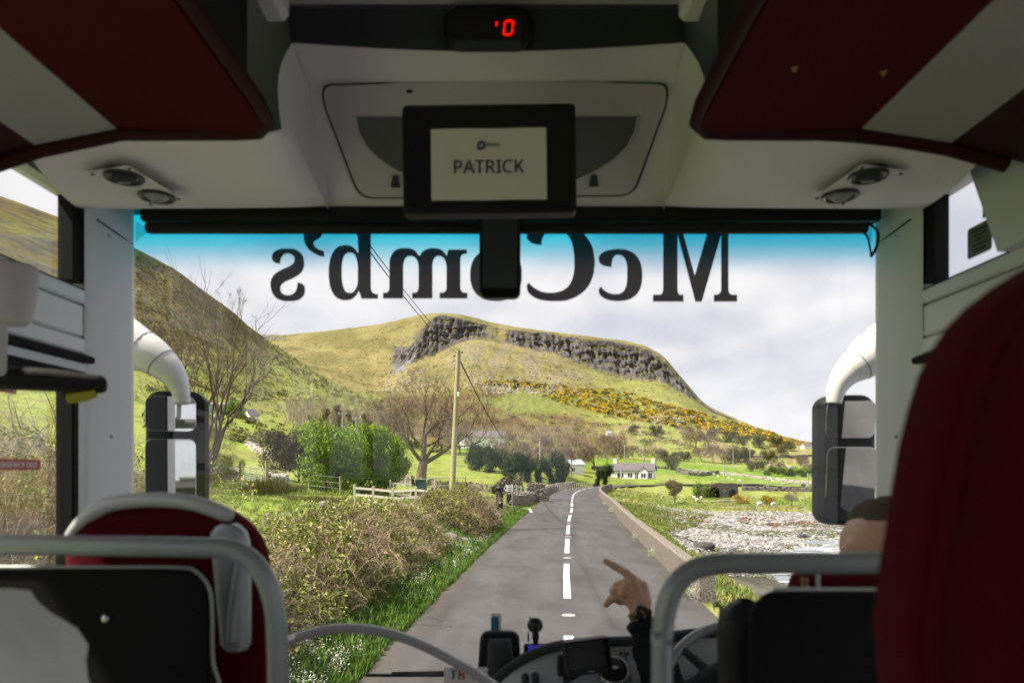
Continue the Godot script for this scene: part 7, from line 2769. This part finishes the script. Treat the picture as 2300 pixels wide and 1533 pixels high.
	g = G.new()
	g.box(P(960, 1516, 2.42), Vector3(0.42, 0.010, 0.012), 0.003)
	part(o, "blade", g, M.rubber)
	g = G.new()
	g.tube([P(880, 1511, 2.45), P(1000, 1510, 2.45), P(1150, 1560, 2.45)], [0.005, 0.007, 0.010], 8)
	part(o, "arm", g, M.black)
	at = P(1690, 1590, 1.80)
	o = thing("steering_wheel", "grey rimmed steering wheel before the driver", "steering wheel", at)
	var wheel := Basis(Vector3.RIGHT, 0.95)
	g = G.new()
	var ring := []
	for k in 49: ring.append(at + wheel * Vector3(cos(TAU * k / 48) * 0.225, 0, sin(TAU * k / 48) * 0.225))
	g.tube(ring, 0.0135, 10, false)
	part(o, "rim", g, M.tube_grey)
	g = G.new()
	g.lathe([Vector2(0.001, 0.03), Vector2(0.06, 0.025), Vector2(0.07, 0.0), Vector2(0.05, -0.05), Vector2(0.001, -0.06)], 20, Transform3D(wheel, at))
	part(o, "hub", g, M.charcoal)
	for k in 4:
		var an := TAU * (k + 0.5) / 4
		g = G.new()
		g.tube([at + wheel * Vector3(cos(an) * 0.05, 0, sin(an) * 0.05), at + wheel * Vector3(cos(an) * 0.222, 0, sin(an) * 0.222)], [0.018, 0.011], 8)
		part(o, "spoke", g, M.charcoal)

# ---------------------------------------------------------------- the driver, pointing ahead
func build_driver() -> void:
	var hip := Vector3(0.80, 2.04, -1.56)
	var chest := Vector3(0.80, 2.42, -1.60)
	var neck := Vector3(0.825, 2.61, -1.60)
	var head := Vector3(0.838, 2.800, -1.60)
	var sl := Vector3(0.615, 2.575, -1.62) # the shoulder by the aisle
	var sr := Vector3(0.99, 2.575, -1.60)
	var elbow := P(1512, 1612, 1.82)
	var wrist := P(1438, 1392, 1.945)
	var er := Vector3(1.08, 2.30, -1.66)
	var wr := Vector3(0.95, 2.36, -1.84)
	var o := thing("person", "driver in a black jacket pointing ahead with a watch on the wrist", "person", Vector3(0.80, 1.55, -1.56))
	var g := G.new()
	body(g, [[hip, chest, 0.14, 0.15], [chest, neck + Vector3(0, -0.05, 0), 0.14, 0.075], [sl, sr, 0.062, 0.062], [neck + Vector3(0, -0.06, 0), head + Vector3(0, -0.06, 0), 0.058, 0.056],
		[head + Vector3(0, 0.035, 0.022), head + Vector3(0, 0.03, -0.035), 0.082, 0.080], [head + Vector3(0, -0.03, -0.02), head + Vector3(0, -0.075, -0.055), 0.068, 0.042], [head + Vector3(0, -0.02, -0.105), head + Vector3(0, -0.04, -0.118), 0.012, 0.014],
		[head + Vector3(-0.093, 0.012, 0.012), head + Vector3(-0.088, -0.03, 0.0), 0.017, 0.012], [head + Vector3(0.084, 0.005, 0.0), head + Vector3(0.080, -0.03, -0.008), 0.017, 0.012],
		[sl, elbow, 0.052, 0.040], [elbow, wrist, 0.040, 0.027], [sr, er, 0.052, 0.040], [er, wr, 0.040, 0.027], [wr, wr + Vector3(-0.02, 0.03, -0.09), 0.03, 0.03],
		[hip + Vector3(-0.09, -0.04, 0), hip + Vector3(-0.12, -0.02, -0.42), 0.085, 0.06], [hip + Vector3(0.09, -0.04, 0), hip + Vector3(0.12, -0.02, -0.42), 0.085, 0.06],
		[hip + Vector3(-0.12, -0.02, -0.42), hip + Vector3(-0.12, -0.46, -0.50), 0.058, 0.042], [hip + Vector3(0.12, -0.02, -0.42), hip + Vector3(0.12, -0.46, -0.50), 0.058, 0.042],
		[hip + Vector3(-0.12, -0.48, -0.50), hip + Vector3(-0.12, -0.50, -0.64), 0.04, 0.032], [hip + Vector3(0.12, -0.48, -0.50), hip + Vector3(0.12, -0.50, -0.64), 0.04, 0.032]], 0.0125, 0.035)
	# hand: back of the hand to the camera, index out, thumb out below, other fingers curled
	var H := func(px: float, py: float, dd: float) -> Vector3: return P(px, py, 1.945 + dd)
	var knuckle := [H.call(1424, 1302, -0.004), H.call(1402, 1318, 0.0), H.call(1393, 1332, 0.006), H.call(1396, 1347, 0.014)]
	var fist := [[wrist, H.call(1436, 1350, 0.0), 0.027, 0.030], [H.call(1438, 1352, 0.0), H.call(1424, 1312, 0.002), 0.028, 0.019], [H.call(1436, 1352, 0.002), H.call(1408, 1324, 0.004), 0.026, 0.019], [H.call(1430, 1356, 0.006), H.call(1402, 1338, 0.010), 0.024, 0.017],
		[H.call(1444, 1350, 0.004), H.call(1440, 1318, 0.004), 0.024, 0.020],
		# index: knuckle, middle joint, end joint, tip
		[H.call(1432, 1308, 0.0), H.call(1406, 1286, 0.012), 0.0125, 0.0110], [H.call(1406, 1286, 0.012), H.call(1381, 1271, 0.020), 0.0108, 0.0098], [H.call(1381, 1271, 0.020), H.call(1361, 1260, 0.026), 0.0097, 0.0086],
		# thumb leaves the side of the palm
		[H.call(1424, 1352, 0.018), H.call(1392, 1340, 0.030), 0.016, 0.0125], [H.call(1392, 1340, 0.030), H.call(1374, 1344, 0.030), 0.0120, 0.0110], [H.call(1374, 1344, 0.030), H.call(1362, 1357, 0.026), 0.0108, 0.0090]]
	# three curled fingers
	for q in [[1408, 1306, 1386, 1314, 1390, 1330], [1400, 1318, 1378, 1327, 1386, 1341], [1398, 1332, 1382, 1340, 1392, 1350]]:
		fist.append([H.call(q[0], q[1], 0.004), H.call(q[2], q[3], 0.018), 0.0115, 0.0105])
		fist.append([H.call(q[2], q[3], 0.018), H.call(q[4], q[5], 0.036), 0.0102, 0.0092])
		fist.append([H.call(q[4], q[5], 0.036), H.call(q[4] + 16, q[5] + 2, 0.038), 0.0092, 0.0085])
	for q in [[1409, 1307], [1401, 1320], [1398, 1333]]: fist.append([H.call(q[0], q[1], -0.010), H.call(q[0] + 4, q[1] + 3, -0.010), 0.0095, 0.008]) # knuckles
	for q in [[1428, 1308, 1440, 1345], [1412, 1312, 1436, 1350], [1405, 1325, 1433, 1354]]: fist.append([H.call(q[0], q[1], -0.016), H.call(q[2], q[3], -0.021), 0.0055, 0.006]) # tendons
	body(g, fist, 0.0027, 0.0055)
	part(o, "body", g, M.skin)
	g = G.new() # nail of the pointing finger
	g.ball(H.call(1361, 1257, 0.017), Vector3(0.0062, 0.0045, 0.002), 8, 5, Basis(Vector3.BACK, -0.5))
	part(o, "nail", g, mat("nail", Color(0.70, 0.46, 0.38), 0.35))
	g = G.new()
	body(g, [[hip + Vector3(0, 0.02, 0), chest, 0.160, 0.172], [chest, neck + Vector3(0, -0.07, 0), 0.158, 0.090], [sl, sr, 0.080, 0.080], [sl, elbow, 0.070, 0.060], [elbow, P(1446, 1410, 1.94), 0.060, 0.0395], [sr, er, 0.07, 0.058], [er, wr, 0.058, 0.040]], 0.011, 0.03)
	for k in g.v.size(): # creases of the cloth
		var p := g.v[k]
		g.v[k] = p + Vector3(1, 0.4, 1) * n1.get_noise_3d(p.x * 14.0, p.y * 22.0, p.z * 14.0) * 0.015
	part(o, "jacket", g, M.jacket)
	g = G.new()
	var ax := (P(1446, 1410, 1.94) - wrist).normalized()
	var tilt := Basis(Quaternion(Vector3.UP, -ax))
	g.lathe([Vector2(0.034, -0.012), Vector2(0.041, -0.010), Vector2(0.042, 0.004), Vector2(0.038, 0.008), Vector2(0.033, 0.006)], 24, Transform3D(tilt, P(1443, 1402, 1.942)))
	part(o, "cuff", g, M.jacket)
	g = G.new()
	body(g, [[hip + Vector3(-0.09, -0.04, 0.02), hip + Vector3(-0.12, -0.02, -0.42), 0.098, 0.072], [hip + Vector3(0.09, -0.04, 0.02), hip + Vector3(0.12, -0.02, -0.42), 0.098, 0.072], [hip + Vector3(-0.12, -0.02, -0.42), hip + Vector3(-0.12, -0.42, -0.495), 0.07, 0.055], [hip + Vector3(0.12, -0.02, -0.42), hip + Vector3(0.12, -0.42, -0.495), 0.07, 0.055], [hip + Vector3(-0.05, 0, 0), hip + Vector3(0.05, 0, 0), 0.15, 0.15]], 0.014, 0.03)
	part(o, "trousers", g, M.trousers)
	g = G.new()
	for s in [-1, 1]:
		g.ball(hip + Vector3(0.12 * s, -0.498, -0.575), Vector3(0.048, 0.04, 0.13))
	part(o, "shoes", g, M.black)
	g = G.new()
	body(g, [[head + Vector3(0.006, 0.078, 0.020), head + Vector3(0.004, 0.074, -0.045), 0.066, 0.060], [head + Vector3(0.01, 0.02, 0.066), head + Vector3(0.05, 0.0, 0.05), 0.046, 0.048], [head + Vector3(0.066, 0.05, -0.02), head + Vector3(0.05, 0.03, 0.045), 0.034, 0.040]], 0.008, 0.02)
	for k in g.v.size():
		var p := g.v[k]
		g.v[k] = p + (p - head).normalized() * n1.get_noise_3d(p.x * 60.0, p.y * 25.0, p.z * 60.0) * 0.006
	part(o, "hair", g, M.hair)
	for s in [-1, 1]: # eyes and mouth, turned to the road
		g = G.new()
		g.ball(head + Vector3(0.032 * s, 0.01, -0.108), Vector3(0.012, 0.008, 0.006), 8, 5)
		part(o, "eye", g, M.sign_white)
	g = G.new()
	g.tube([head + Vector3(-0.022, -0.066, -0.094), head + Vector3(0, -0.064, -0.101), head + Vector3(0.022, -0.066, -0.094)], 0.004, 6)
	part(o, "mouth", g, M.sign_red)
	# wrist watch
	var wv := thing("wrist_watch", "black square-faced watch on the pointing driver's wrist", "watch", P(1441, 1372, 1.93))
	g = G.new()
	var band := []
	var wx := tilt.x
	var wz := tilt.z
	var mid := wrist.lerp(P(1436, 1350, 1.945), 0.35)
	for k in 25: band.append(mid + (wx * cos(TAU * k / 24) + wz * sin(TAU * k / 24)) * 0.0298)
	for j in 3:
		var b2 := []
		for p in band: b2.append(p + ax * (j - 1) * 0.006)
		g.tube(b2, 0.0036, 6, false)
	part(wv, "strap", g, mat("watch_strap", Color(0.16, 0.12, 0.05), 0.5))
	var face := Basis(Vector3.BACK, -0.30) * Basis(Vector3.UP, 0.15) * Basis(Vector3.RIGHT, -0.28)
	var wc := mid + Vector3(0.004, 0.006, 0.0315)
	g = G.new()
	g.extrude(rrect(0.046, 0.038, 0.010, 6), 0.011, Transform3D(face, wc), 0.003)
	part(wv, "case", g, M.gloss_black)
	g = G.new()
	g.box(wc + face * Vector3(-0.006, 0.002, 0.006), Vector3(0.014, 0.0018, 0.0006), 0, face * Basis(Vector3.BACK, -0.5))
	part(wv, "hand", g, mat("pale_pink", Color(0.6, 0.35, 0.38), 0.5))
	g = G.new()
	g.box(wc + face * Vector3(0.003, -0.006, 0.006), Vector3(0.011, 0.0016, 0.0006), 0, face * Basis(Vector3.BACK, 1.2))
	part(wv, "hand", g, M.pale_pink)
